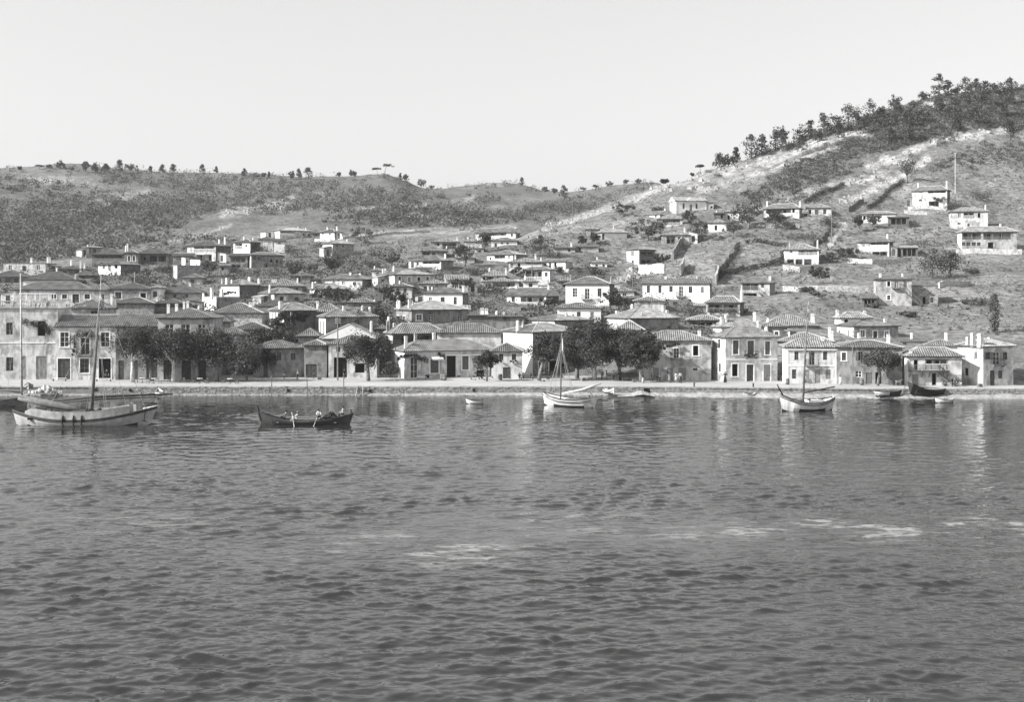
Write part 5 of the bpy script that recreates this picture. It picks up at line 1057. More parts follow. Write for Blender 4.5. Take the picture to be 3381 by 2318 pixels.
# chapel: curved pediment over the door, corner pilasters
root, P0, t, back, W, Dp, zb, hz = HOUSES[hCH]
s, _ = s_of(hCH, 2281.5, 662); q = MB(); pr = [(s + x*1.5, .9*math.cos(x*1.5)**1.5 if abs(x) < 1 else 0) for x in np.linspace(-1, 1, 9)]
for k in range(8): q.face([(pr[k][0],-.45,hz-.05),(pr[k+1][0],-.45,hz-.05),(pr[k+1][0],-.45,hz+.1+pr[k+1][1]),(pr[k][0],-.45,hz+.1+pr[k][1])]); q.face([(pr[k][0],-.45,hz+.1+pr[k][1]),(pr[k+1][0],-.45,hz+.1+pr[k+1][1]),(pr[k+1][0],.3,hz+.1+pr[k+1][1]),(pr[k][0],.3,hz+.1+pr[k][1])])
q.build('pediment', M_TRIM, root)
for sx in (-W/2+.2, W/2-.2): q = MB(); lbox(q, *FR, sx-.2, sx+.2, .004, .08, 0, hz-.02); q.build('pilaster', M_TRIM, root)
# flower boxes
iF = [i for i, h in enumerate(HOUSES) if 'flower boxes' in h[0]['label']][0]

# ------------------------------------------------------------------ foliage
def leaf_arrays(C, R, per, size, seed=0, up=.3, shell=.55):
    """random leaf quads in clumps: C (n,3) centres, R (n,3) radii"""
    rg = np.random.default_rng(seed); n = len(C); N = n*per
    d = rg.normal(size=(N,3)); d /= np.linalg.norm(d, axis=1)[:,None] + 1e-9
    rad = (shell + (1-shell)*rg.random(N)**.5) * (rg.random(N)**.22)
    P = np.repeat(C, per, 0) + d * np.repeat(R, per, 0) * rad[:,None]
    nr = d*.8 + rg.normal(size=(N,3))*.7; nr[:,2] += up; nr /= np.linalg.norm(nr, axis=1)[:,None] + 1e-9
    a = np.cross(nr, rg.normal(size=(N,3))); a /= np.linalg.norm(a, axis=1)[:,None] + 1e-9; b = np.cross(nr, a)
    s = (size * (.6 + .8*rg.random(N)))[:,None]; e = (.55 + .4*rg.random(N))[:,None]
    V = np.stack([P - a*s*.5, P - b*s*e*.5 + nr*s*.08, P + a*s*.5, P + b*s*e*.5 + nr*s*.08], 1).reshape(-1,3)
    Q = np.arange(N*4).reshape(N,4)
    return V, Q
def foliage(name, C, R, per, size, m, parent, seed=0, mats2=None):
    V, Q = leaf_arrays(np.array(C, float), np.array(R, float), per, size, seed)
    if mats2 is None: return np_mesh(name, V, Q, m, parent)
    mi = (np.random.default_rng(seed+5).random(len(Q)) < .35).astype(int); return np_mesh(name, V, Q, [m, mats2], parent, mi)
TREE_N = [0]
def tree(label, px, py, w, h, kind='round', Y=None, m=None, trunk=.30, lean=0.0, group=None, cat='tree', tm=None, dens=1.0, name=None):
    """px, py: foot of the trunk in the photograph; w, h: crown width and whole height in pixels"""
    TREE_N[0] += 1; sd = TREE_N[0]*13+1; rg = np.random.default_rng(sd)
    if Y is None:
        if py > 1225: Y = (CH-QZ)*F/(py-YH); P = Vector(((px-CX)*Y/F, Y, QZ))
        else: P = hit(px, py)
    else: X = (px-CX)*Y/F; P = Vector((X, Y, max(ground(X, Y), QZ) if Y > 183 else QZ))
    if Y is not None and py <= 1225: pass
    Yd = P.y; k = Yd/F; W = w*k; Ht = h*k
    top = CH - (py - h - YH)*k if Y is not None and py <= 1225 else P.z + Ht       # keep the crown top where the photograph has it
    Ht = max(1.0, top - P.z); near = Yd < 215; far = Yd > 400
    root = thing(name or {'pine':'pine_tree','umbrella':'umbrella_pine','cypress':'cypress_tree','bush':'bush','conifer':'pine_tree'}.get(kind, 'tree'), label, 'bush' if kind == 'bush' else cat, P, rg.uniform(0, 6.28) if abs(lean) < .01 else 0, group)
    m = m or {'pine': LEAF_P, 'conifer': LEAF_P, 'umbrella': LEAF_P, 'cypress': LEAF_M, 'bush': LEAF_M}.get(kind, LEAF_D)
    th = Ht*trunk; C = []; R = []; tb = MB()
    tr = max(.05, min(.38, Ht*.032)) * (1.15 if near else 1); lx = lean*Ht
    if kind in ('round', 'plane', 'broom'):
        rx = W/2; rz = (Ht-th)/2; cz = th + rz; ncl = {'round': 22, 'plane': 46, 'broom': 30}[kind]
        if near: ncl = int(ncl*1.5)
        for i in range(ncl):
            d = rg.normal(size=3); d /= np.linalg.norm(d); q = rg.random()**.4*(1.15 if rg.random() < .2 else 1)
            x, y, z = d*q
            if kind == 'broom': z = abs(z)*.95 - .15 if rg.random() < .75 else z; s = .62+.38*max(0,min(1,(z+.7)/1.2)); x *= s*1.05; y *= s
            cc = (lx + x*rx*.88, y*rx*.75, cz + z*rz*.84); C.append(cc); r0 = (.18 + .34*rg.random()**1.4)*min(rx, rz*1.2)*(1.1 if kind != 'plane' else .85); R.append((r0*1.1, r0*1.1, r0*(1.5 if kind == 'broom' else .85)))
        per = int((150 if near else 46 if not far else 26)*dens); size = (.26 if near else .36 if not far else .55)
        tb.tube([(0,0,-.2),(lx*.3,0,th*.5),(lx*.75,0,th*1.05)], [tr*1.25, tr, tr*.8], 7)
        for i in range(7):
            c = C[int(rg.integers(len(C)))]; mid = (lx*.85+(c[0]-lx)*.4, c[1]*.4, th+(c[2]-th)*.5); tb.tube([(lx*.75,0,th*.97), mid, c], [tr*.6, tr*.38, tr*.12], 5)
    elif kind in ('pine', 'conifer'):
        n = 30 if not far else 26
        for i in range(n):
            f = rg.random()**.8; z = th + (Ht-th)*f; rr = W/2*((1-f)**.75*.95+.12)*(.5+.6*rg.random()) if kind == 'conifer' else W/2*(math.sin(min(1, f*.85+.2)*3.0)**.8)*(.35+.75*rg.random())
            a = rg.random()*6.28; C.append((lx*f+rr*math.cos(a)*.75, rr*math.sin(a)*.7, z)); r0 = W*.19*(.8+.7*rg.random())*(1.2-.55*f); R.append((r0*1.2, r0*1.2, r0*.85))
        per = int((40 if not far else 26)*dens); size = .34 if not far else .55
        tb.tube([(0,0,-.3),(lx*.4,0,Ht*.5),(lx,0,Ht*.93)], [tr*1.1, tr*.75, tr*.15], 6)
        for i in range(8): c = C[int(rg.integers(len(C)))]; tb.tube([(lx*c[2]/Ht,0,c[2]*.93), c], [tr*.3, tr*.1], 4)
    elif kind == 'umbrella':
        for i in range(16):
            a = rg.random()*6.28; q = rg.random()**.5; C.append((lx+W*.42*q*math.cos(a), W*.34*q*math.sin(a), Ht*(.80+.12*rg.random()-.1*q*q))); r0 = W*.13; R.append((r0*1.3, r0*1.3, r0*.6))
        per = 30; size = .5; tb.tube([(0,0,-.3),(lx*.2,0,Ht*.4),(lx*.9,0,Ht*.75)], [tr*1.1, tr*.8, tr*.5], 6)
        for c in C[:7]: tb.tube([(lx*.9,0,Ht*.72), c], [tr*.4, tr*.1], 4)
    elif kind == 'cypress':
        for i in range(18):
            f = i/17; r0 = W/2*(.45+.6*math.sin(3.0*min(1,f*.8+.14)))*.8; C.append((rg.normal()*.05, rg.normal()*.05, Ht*(.06+.9*f))); R.append((r0, r0, Ht*.07))
        per = 50; size = .32; tb.tube([(0,0,-.3),(0,0,Ht*.8)], [tr*.8, .03], 5)
    elif kind == 'bush':
        for i in range(14):
            a = rg.random()*6.28; q = rg.random()**.5; C.append((W*.40*q*math.cos(a), W*.30*q*math.sin(a), Ht*(.25+.5*rg.random()*(1-.5*q)))); r0 = W*.14*(.7+.7*rg.random()); R.append((r0*1.2, r0*1.2, min(r0, Ht*.3)))
        per = int((44 if not far else 20)*dens); size = .32 if not far else .5
        for c in C[:5]: tb.tube([(c[0]*.15,c[1]*.15,-.3), c], [max(.03,tr*.5), .02], 4)
    foliage('crown', C, R, per, size, m, root, sd, LEAF_M if m in (LEAF_D, LEAF_P) else None)
    tb.build('trunk', tm or M_TRUNK, root, smooth=True)
    return root

# trees along the quay
cafe = 'pollarded trees shading the cafe'
tree("leftmost pollarded cafe tree with a pale slim trunk, beside the white vine-balcony house", 437, 1262, 189, 183, 'broom', trunk=.36, tm=M_TRUNKW, lean=.0, group=cafe)
tree("second cafe tree from the left, with a forked pale trunk", 573, 1262, 189, 178, 'broom', trunk=.34, tm=M_TRUNKW, group=cafe)
tree("dense dark cafe tree in the middle of the row, before the school-like house", 500, 1258, 149, 171, 'broom', trunk=.33, group=cafe)
tree("dark cafe tree right of the forked pale trunk", 650, 1260, 172, 176, 'broom', trunk=.33, group=cafe)
tree("dark cafe tree next to the feathery tamarisk", 716, 1260, 143, 171, 'broom', trunk=.32, group=cafe)
tree("pale feathery tamarisk with a slanting trunk at the right of the cafe", 758, 1261, 172, 158, 'broom', trunk=.22, m=LEAF_L, lean=.20, tm=M_TRUNK)
tree("low bushy tree between the tamarisk and the peeling grey house", 815, 1256, 85, 100, 'round', trunk=.2, m=LEAF_M)
tree("narrow dark flame-shaped tree against the peeling grey house", 886, 1247, 71, 99, 'broom', trunk=.3, lean=-.06)
tree("round fan-shaped plane tree standing alone on the quay", 1217, 1258, 197, 153, 'broom', trunk=.34, lean=-.03, dens=1.25)
tree("slender young tree before the long low quay house", 1607, 1259, 92, 98, 'round', trunk=.46, dens=.8)
tree("tree with curved leaning trunk before the white-flanked corner house", 1779, 1257, 118, 166, 'round', trunk=.33, lean=.10, dens=1.2)
tree("huge plane tree with a whitewashed trunk on the quay", 1963, 1254, 240, 205, 'plane', trunk=.20, tm=M_TRUNKW, dens=1.3)
tree("broad dark plane tree filling the gap behind the white-trunked one", 1905, 1250, 150, 190, 'plane', trunk=.2, dens=1.1)
tree("second big plane tree with dark trunk beside the vine-balcony grey house", 2117, 1262, 150, 185, 'plane', trunk=.24, dens=1.2)
tree("plane tree crown linking the two big plane trees", 2045, 1256, 130, 186, 'plane', trunk=.2)
tree("small quay tree with slanting trunk before the stained shuttered house", 2898, 1274, 140, 120, 'broom', trunk=.40, lean=.09, m=LEAF_M)
# ------------------------------------------------------------------ garden and hillside trees
TT = [  # px, foot row, crown width, height, kind, Y or None, label
 (850,1140,90,56,'round',208,"dark garden tree behind the peeling grey house"), (915,1140,110,58,'round',209,"bushy garden tree left of the tiled outbuilding"), (975,1136,80,50,'bush',207,"spreading garden bush above the plain grey store"),
 (925,1092,70,60,'round',213,"dark tree in front of the slatted white flank"), (1290,1248,60,60,'bush',199,"shrub in the dark alley beside the long low quay house"), (1262,1200,45,90,'round',208,"dark tree deep in the alley by the plane tree"),
 (600,1006,130,34,'bush',240,"dark vine thicket under the tall-chimney hip roof"), (1085,1002,95,52,'round',246,"round tree above the vine-shaded house"), (1150,1008,80,46,'round',247,"tree left of the roof hidden among gardens"),
 (1185,1080,110,60,'round',219,"dark garden tree right of the slit-windowed tall house"), (1240,1060,90,70,'round',222,"tree between the long grey house and the garden roof"), (1275,1000,60,52,'round',246,"tree left of the narrow four-window house"),
 (1310,1010,60,44,'round',243,"small tree below the narrow four-window house"), (1490,925,90,38,'bush',286,"dark thicket above the pointed-roof house"), (1530,972,90,52,'round',262,"bushy tree right of the white three-window house"),
 (1535,868,60,62,'round',312,"dark tree beside the columned terrace house"), (1600,822,58,54,'broom',335,"broom-shaped dark tree before the large porch house"), (1783,848,92,66,'round',325,"dense round tree at the tip of the spur"),
 (1630,965,85,34,'bush',270,"bush below the broad white-eaved house"), (1725,925,70,42,'round',288,"round tree left of the lattice-roof veranda house"), (1815,1010,40,34,'bush',247,"vine arch at the right of the white pillared cottage"),
 (2040,1035,100,70,'round',238,"large dark tree right of the square white house"), (1990,962,70,36,'bush',262,"bushes behind the square white house's roof"), (1965,900,50,26,'bush',300,"bush beside the flat vine pergola"),
 (2060,722,68,44,'round',376,"round tree on the bare slope left of the white farmhouse"), (2140,812,122,84,'plane',345,"big spreading tree on the slope below the farmhouse"), (2030,790,60,22,'bush',350,"hedge-like bush left of the spreading tree"),
 (1962,806,38,34,'round',342,"small dark tree before the pale plastered house"), (1922,812,30,30,'round',340,"little tree beside the shed row"), (2175,700,44,22,'bush',375,"bush on the slope behind the white farmhouse"),
 (2280,742,58,46,'round',352,"tree right of the four-post veranda house"), (2312,786,72,52,'round',341,"dark round tree right of the porch house with steps"), (2420,788,80,62,'round',340,"large round tree below the half-hidden cottage"),
 (2472,752,92,84,'plane',348,"tall dark tree left of the vine-draped veranda house"), (2560,745,60,44,'round',346,"vine-smothered tree at the big veranda house"), (2600,690+56,50,30,'bush',344,"climbing vine bush by the big veranda's right post"),
 (2650,806,92,40,'bush',334,"wide dark bush below the big veranda house"), (2745,745,60,40,'bush',345,"bush beside the tall hillside pole"), (2750,880,100,56,'round',316,"dark grove right of the arcaded house"), (2800,866,70,44,'round',318,"second grove tree left of the dark-flanked house"),
 (2706,944,66,64,'round',268,"lone small tree with bare stem on the lower right slope"), (2690,1000,36,16,'bush',255,"low bush on the grassy lower slope"), (2885,742,44,36,'round',343,"round bush before the low white cottage"), (2835,745,24,32,'broom',341,"small pruned tree left of the low white cottage"),
 (3060,838,120,50,'bush',327,"wide dark thicket right of the ramshackle lean-to"), (2995,592,72,72,'round',392,"lone dark tree on the bare right hillside"), (3150,688,70,42,'bush',356,"bushes right of the highest white house"), (3230,645,80,24,'bush',372,"low bushes on the upper right slope"),
 (3078,930,84,92,'pine',282,"left of the two dark pines above the road wall"), (3138,928,76,86,'pine',284,"right of the two dark pines above the road wall"), (3200,915,60,30,'bush',290,"bush right of the two dark pines"), (3232,1016,84,40,'bush',248,"big dark bush near the right edge below the road"),
 (3284,1128,38,140,'cypress',215,"tall cypress at the right edge above the quay"), (3000,1052,60,24,'bush',236,"bush below the long outside stair"), (2880,1020,40,20,'bush',246,"shrub under the rickety shed"), (2660,960,50,20,'bush',262,"shrubs along the road wall"),
 (690,912,60,52,'round',296,"dark tree below the tall dark-sided house"), (975,932,64,66,'round',290,"dark tree below the long grey hill house"), (1095,912,60,66,'round',300,"dark round tree on the central left slope"), (1030,905,50,40,'bush',305,"dark bushes between two hill trees"),
 (1293,884,72,44,'round',312,"dark tree left of the three-quarter house"), (1228,884,60,32,'bush',315,"dark bush above the small white hut"), (1192,806,84,54,'round',366,"broad tree right of the hilltop houses"), (1130,860,60,24,'bush',330,"bush below the grey stone hill house"),
 (850,830,60,30,'bush',348,"bush by the tumbledown house"), (960,830,80,34,'bush',345,"bushes below the long white hilltop house"), (540,905,60,34,'bush',300,"dark scrub right of the bright-faced square house"), (460,940,80,34,'bush',282,"scrub above the white-framed stone house"), (330,940,40,20,'bush',280,"palm-like shrub left of the square house"),
 (1400,910,60,24,'bush',288,"bush below the low white shed"), (1560,900,70,26,'bush',300,"scrub right of the three-quarter house"), (2130,905,50,24,'bush',305,"scrub below the narrow gallery house"), (2190,890,60,50,'round',314,"dark tree right of the narrow gallery house"), (1845,905,40,30,'bush',298,"dark shrub right of the three-window low house")]
for px, py, w, h, k, Y, lb in TT: tree(lb, px, py, w*1.32, h*1.12, k, Y, trunk=.2 if k in ('plane',) else .26, m=LEAF_M if (TREE_N[0] % 3 == 0 and k != 'pine') else None)
# trees on the skylines
ORD = ['first','second','third','fourth','fifth','sixth','seventh','eighth','ninth','tenth','eleventh','twelfth','thirteenth','fourteenth','fifteenth','sixteenth','seventeenth','eighteenth','nineteenth','twentieth','twenty-first','twenty-second','twenty-third','twenty-fourth','twenty-fifth','twenty-sixth','twenty-seventh','twenty-eighth','twenty-ninth','thirtieth']
SKY_L = [(66,560,14,12,'round'),(131,556,24,12,'umbrella'),(163,553,26,14,'bush'),(200,553,36,22,'round'),(235,560,24,12,'bush'),(282,562,28,28,'pine'),(313,566,26,26,'conifer'),(350,564,26,22,'conifer'),(395,566,34,36,'conifer'),(432,566,40,28,'round'),(497,564,14,14,'conifer'),(537,566,28,20,'conifer'),(573,565,24,24,'pine'),(668,565,22,22,'conifer'),(714,563,14,15,'conifer'),(806,580,18,22,'pine'),(848,584,18,14,'bush'),(872,584,16,16,'round'),(888,586,10,18,'conifer'),(963,588,26,24,'round'),(986,585,24,26,'conifer'),(1018,590,36,34,'pine'),(1119,580,14,14,'round'),(1158,577,12,16,'conifer'),(1170,580,16,18,'round'),(1322,592,12,20,'conifer'),(1340,600,22,24,'round'),(1392,616,36,26,'round'),(1425,622,24,16,'bush')]
for i, (px, py, w, h, k) in enumerate(SKY_L): tree("%s tree from the left on the left hill's skyline" % ORD[i], px, py+3, w*1.1, h+4, k, trunk=.12, group='trees on the left skyline')
tree("leaning umbrella pine on the crest of the left hill", 1270, 572, 44, 36, 'umbrella', lean=.25, trunk=.3); tree("low windswept pine left of the leaning umbrella pine", 1246, 572, 34, 22, 'umbrella', lean=-.1)
SKY_M = [(1723,609,18,24,'pine'),(1800,636,24,20,'round'),(1862,664,40,52,'conifer'),(1830,638,26,16,'round'),(1925,626,26,14,'bush'),(1965,620,22,12,'round'),(2012,614,28,18,'round'),(2066,607,24,16,'round'),(2108,606,22,16,'round'),(2192,598,30,18,'round')]
for i, (px, py, w, h, k) in enumerate(SKY_M): tree("%s tree from the left on the low saddle between the hills" % ORD[i], px, py+3, w, h+3, k, trunk=.12, group='trees on the saddle')
SKY_R = [(2285,566,16,12,'bush'),(2312,553,36,24,'umbrella'),(2375,544,46,40,'pine'),(2405,535,40,34,'round'),(2430,520,30,50,'conifer'),(2480,515,60,72,'pine'),(2515,500,44,62,'pine'),(2560,488,52,70,'conifer'),(2585,484,44,68,'pine'),(2640,464,56,60,'round'),(2675,448,46,52,'pine'),(2720,440,50,72,'conifer'),(2760,426,56,58,'round'),(2800,418,66,78,'pine'),(2835,405,50,56,'round'),(2872,395,52,68,'pine'),(2908,380,30,36,'round'),(2955,352,48,46,'round'),(3015,346,36,30,'bush'),(3050,322,34,28,'round'),(3100,308,44,68,'pine'),(3130,306,40,44,'pine'),(3160,304,44,32,'bush'),(3188,300,50,46,'pine'),(3222,300,36,44,'conifer'),(3250,305,44,42,'pine'),(3290,300,50,34,'round'),(3335,292,50,36,'pine')]
for i, (px, py, w, h, k) in enumerate(SKY_R): tree("%s tree from the left along the right hill's wooded crest" % ORD[i], px, py+8, w*1.18, h+4, k, trunk=.03, dens=1.1, group='pines on the right crest')
WOOD_R = [(2700,470,40,40),(2770,455,50,46),(2850,440,60,50),(2900,425,56,56),(2960,400,60,56),(3000,420,50,60),(3040,405,60,50),(3100,370,50,50),(3150,390,60,66),(3190,360,60,66),(3220,410,60,56),(3240,350,50,50),(3300,380,60,60),(3330,340,50,50),(2940,470,40,50),(3000,470,50,60),(3160,430,44,40),(3330,440,50,46)]
for i, (px, py, w, h) in enumerate(WOOD_R): tree("%s pine of the wood below the right crest, nearest the left first" % ORD[i], px, py, w, h, 'pine' if i % 3 else 'round', trunk=.10, group='pines in the wood below the right crest')

# ------------------------------------------------------------------ scrub, tufts and rocks that nobody could count
def near_house(h):
    for r_, P0, t, back, W, Dp, zb, hz in HOUSES:
        d = h - P0
        if abs(d.x) < 14 and abs(d.y) < 14 and abs(d.dot(t)) < W/2+.6 and -4.5 < d.dot(back) < Dp+.3: return True
    return False
def scatter(name, label, cat, zones, n, per, szr, leaf, m, seed, m2=None, clump=.03, thr=.42, avoid_rock=True, hscale=.7, houses=False):
    rg = np.random.default_rng(seed); C = []; R = []
    for P, dens in zones:
        xs = [p[0] for p in P]; ys = [p[1] for p in P]; area = (max(xs)-min(xs))*(max(ys)-min(ys)); k = int(n*dens*area/1e5)
        px = rg.uniform(min(xs)-40, max(xs)+40, k); py = rg.uniform(min(ys)-25, max(ys)+25, k); ok = poly_mask(px+(fbm(px/60+3, py/26, 3)-.46)*170, py+(fbm(px/50+70, py/30+9, 3)-.46)*75, P)
        for a, b_ in zip(px[ok], py[ok]):
            if any(in_poly(a, b_, B) for B in BARE) and rg.random() < .93: continue
            h = hit(a, b_, crest=False)
            if h is None: continue
            if houses and near_house(h): continue
            f = float(fbm(h.x*clump, h.y*clump, 3))
            if f < thr*rg.uniform(.7, 1.15): continue
            if avoid_rock:
                i = int(np.clip(np.searchsorted(GPX, a)-1, 0, len(GPX)-1)); j = int(np.clip(np.searchsorted(GY, h.y)-1, 0, len(GY)-1))
                if ROCK[i, j] > .35 and rg.random() < .9: continue
            s = rg.uniform(*szr)*(.6+.9*f); C.append((h.x, h.y, h.z+s*.22)); R.append((s*.6, s*.6, s*hscale*.6))
    if not C: return
    V, Q = leaf_arrays(np.array(C), np.array(R), per, leaf, seed, up=.5)
    if m2: o = np_mesh(name, V, Q, [m, m2], None, (np.random.default_rng(seed).random(len(C)) < .4).astype(int).repeat(per))
    else: o = np_mesh(name, V, Q, m)
    tag(o, label, cat, kind='stuff')
scatter('hill_scrub', 'dark maquis scrub covering the left and middle hills', 'scrub', [SCRUB[0], SCRUB[5]], 1250, 28, (2.0, 6.8), .7, LEAF_S, 3, LEAF_M, .019, .43)
scatter('crest_scrub', 'dark scrub covering the upper right hill', 'scrub', SCRUB[1:5], 5200, 11, (.8, 2.4), .45, LEAF_SR, 4, LEAF_S, .04, .26)
TOWNZ = [([(1780,760),(2000,695),(2300,600),(2500,560),(3800,440),(3800,960),(2560,980),(2350,960),(2100,960),(1850,900)], 1.0), ([(560,800),(1300,760),(1560,760),(1560,900),(900,960),(560,960),(300,900)], 1.0), ([(2480,1000),(3800,965),(3800,1130),(2900,1080),(2500,1040)], 1.2)]
scatter('hillside_weeds', 'low weeds and small bushes dotting the grassy slopes', 'weeds', TOWNZ, 400, 16, (.4, 1.3), .28, LEAF_M, 5, LEAF_G, .07, .47, hscale=.6)
scatter('dry_tufts', 'dry grass tufts over the slopes', 'grass', TOWNZ, 800, 5, (.35, .8), .30, LEAF_G, 6, None, .05, .3, hscale=.8)
scatter('garden_greenery', 'dark garden shrubs and weeds filling the yards between the houses', 'shrubs', [(TOWN[0], 1.0)], 760, 28, (1.1, 3.8), .36, LEAF_D, 8, LEAF_M, .11, .40, houses=True, hscale=.8)
def rocks():
    rg = np.random.default_rng(9); b = MB()
    I, J = np.where((ROCK > .55) & (GY[None,:] > 240) & (GY[None,:] < 720)); sel = rg.choice(len(I), min(1500, len(I)), replace=False)
    for k in sel:
        i, j = I[k], J[k]; x, y, z = GXX[i,j]+rg.normal()*.8, GYY[i,j]+rg.normal()*.8, 0; z = ground(x, y); s = rg.uniform(.25, .9)*(1 if rg.random() < .9 else 1.8)
        rot = rg.random()*3; lo_ = [(x+s*math.cos(rot+q*1.57)*rg.uniform(.7,1.4), y+s*math.sin(rot+q*1.57)*rg.uniform(.6,1.0), z-.3) for q in range(4)]
        hi = [(p[0]*.55+x*.45, p[1]*.55+y*.45, z+s*rg.uniform(.25,.7)) for p in lo_]; b.loft([lo_, hi])
    tag(b.build('rock_outcrops', mat('limestone', .30, var=.25, scale=.8, bump=.6, bscale=4, fine=.25)), 'pale limestone rocks strewn along the hillside ledges', 'rocks', kind='stuff')
rocks()
# ------------------------------------------------------------------ boats
def hull(root, L, B, fb, bow, stern, draft=.5, transom=0.0, n=22, mats=(M_HULLW, M_TAR, M_WOOD), deck=None, flare=.35, full=1.0, rail=M_TAR, bowrake=.35, railr=.06, sternrake=.25):
    """shell with bow at +x. fb: freeboard amidships; bow, stern: extra sheer. transom: half-breadth fraction kept at the stern"""
    ss = np.linspace(0, 1, n); S = []; sheer = []; inner = []
    for s in ss:
        x = -L/2 + L*s
        hb = B/2 * (1 - abs((s-.48)/.52 if s > .48 else (s-.48)/.48)**(2.3*full))
        if s < .48 and transom: hb = max(hb, B/2*(transom + (1-transom)*(1-((.48-s)/.48)**2.0)))
        hb = max(hb, .03); u = abs(s-.45)/.55 if s > .45 else abs(s-.45)/.45
        zs = fb + (bow if s > .45 else stern)*u**2.2
        fw = (s > .5) * bowrake*((s-.5)*2)**5; aw = (s < .5) * sternrake*((.5-s)*2)**5
        kz = -draft*(1-u**6*.6); ring = []
        for q in (0, .25, .5, .72, .88, 1.0):              # keel to sheer
            z = kz + (zs-kz)*q; w = hb*(1 - (1-q)**(2.2 if u < .7 else 1.3))*(1-flare*(1-q)*u)
            ring.append((x + fw*(q-.3) - aw*(q-.3), w, z))
        S.append([(p[0], -p[1], p[2]) for p in reversed(ring)] + ring[1:]); sheer.append((ring[-1][0], hb, zs))
    b = MB(); R = [b.pts(r) for r in S]; m = len(S[0])
    for i in range(n-1):
        for k in range(m-1):
            zc = (S[i][k][2]+S[i][k+1][2]+S[i+1][k][2])/3
            b.f.append((R[i]+k, R[i]+k+1, R[i+1]+k+1, R[i+1]+k)); b.m.append(1 if zc < .02 else 0)
    b.f.append(tuple(R[0]+k for k in range(m))); b.m.append(0); b.f.append(tuple(R[-1]+k for k in reversed(range(m)))); b.m.append(0)
    b.build('hull', list(mats[:2]), root, smooth=False)
    d = MB(); dk = deck if deck is not None else .28
    for i in range(n-1):
        a, c = sheer[i], sheer[i+1]; za, zc = (a[2]-dk, c[2]-dk) if dk < .6 else (fb-dk, fb-dk)
        d.face([(a[0],-a[1]*.97,za),(c[0],-c[1]*.97,zc),(c[0],c[1]*.97,zc),(a[0],a[1]*.97,za)])
    d.build('deck', mats[2], root)
    g = MB()
    for sg in (-1, 1): g.tube([(p[0], sg*p[1], p[2]) for p in sheer], railr, 5)
    g.build('gunwale', rail, root)
    return sheer
def stripe(root, sheer, dz, r, m, name='rubbing_strake', out=.02):
    g = MB()
    for sg in (-1, 1): g.tube([(p[0], sg*(p[1]*(1-.02*dz)+out), p[2]-dz) for p in sheer], r, 4)
    return g.build(name, m, root)
def spar(root, name, P, R, m=M_SPAR, n=7):
    b = MB(); b.tube(P, R, n); return b.build(name, m, root, smooth=True)
def flag(root, p, w, h, nstripe=9):
    """limp striped flag hanging from p"""
    b = MB(); N = 10
    for k in range(nstripe):
        for i in range(N):
            def q(i_, k_):
                f = i_/N; kk = k_/nstripe; return (p[0]+w*f*.55+.08*math.sin(f*9+kk), p[1]+.12*math.sin(f*7+kk*3), p[2]-h*kk*.75-h*.75*f**1.1)
            b.face([q(i,k), q(i+1,k), q(i+1,k+1), q(i,k+1)], k % 2)
    b.build('flag', [mat('flag_dark_stripe', .06, var=.2), mat('flag_white_stripe', .75, var=.1)], root)
def rope(root, pts, r=.018, m=M_ROPE, name='rigging_line', sag=0):
    b = MB(); P = [Vector(p) for p in pts]
    if sag and len(P) == 2: P = [P[0].lerp(P[1], q) - Vector((0,0,sag*4*q*(1-q))) for q in np.linspace(0, 1, 7)]
    b.tube(P, r, 4); return b.build(name, m, root)

# large caique at the left
Y = 141.0; r0 = thing('caique', "large pale caique with canvas-dodgered side and bare mast at the left", 'sailing boat', ((488-CX)*Y/F - 7.3, Y, 0), 0.0)
sh = hull(r0, 15.4, 4.6, .72, 1.35, .95, draft=1.2, mats=(M_HULLG, M_TAR, M_WOOD), flare=.45, bowrake=.9, sternrake=.6, railr=.09)
stripe(r0, sh, .16, .07, M_TAR, out=.03)
sub = sh[2:-3]; M_DODG = mat('dodger_canvas', .33, var=.2, scale=1.2, stain=.3, fine=.1)
for sg in (-1, 1):
    c = MB()
    for a, e in zip(sub[:-1], sub[1:]):
        h1 = .95*min(1, (6.9-abs(a[0]))/1.6+.05) if abs(a[0]) < 6.9 else .05; h2 = .95*min(1, (6.9-abs(e[0]))/1.6+.05) if abs(e[0]) < 6.9 else .05
        c.face([(a[0],sg*(a[1]+.01),a[2]),(e[0],sg*(e[1]+.01),e[2]),(e[0],sg*(e[1]-.04),e[2]+h2),(a[0],sg*(a[1]-.04),a[2]+h1)])
    c.build('canvas_dodger', M_DODG, r0)
X0 = (488-CX)*Y/F - 7.3
def L1(px, py, dy=0.0): p = at(px, py, Y+dy); return (p.x-X0, dy, p.z)
spar(r0, 'mast', [L1(303,1352), L1(314,1190), L1(325,1040)], [.20,.17,.12]); spar(r0, 'topmast', [L1(325,1045), L1(331,980), L1(334,908)], [.09,.07,.03], M_TRUNKW)
spar(r0, 'boom', [L1(40,1302,.3), L1(180,1330,.3), L1(312,1356,.3)], [.10,.16,.14]); fs = MB(); fs.tube([L1(60,1316,.1), L1(140,1332,.1), L1(220,1346,.1), L1(296,1360,.1)], [.18,.34,.38,.16], 8); fs.build('furled_sail', mat('tan_sail', .16, var=.3, scale=2, fine=.2), r0, smooth=True)
spar(r0, 'yard', [L1(168,1324,2.2), L1(330,1309,2.2), L1(570,1302,2.2)], [.10,.17,.08], M_TAR); spar(r0, 'spare_yard', [L1(180,1332,2.6), L1(320,1319,2.6), L1(520,1311,2.6)], [.06,.10,.05], M_TAR)
flag(r0, L1(329,955,-.15), .9, 1.9)
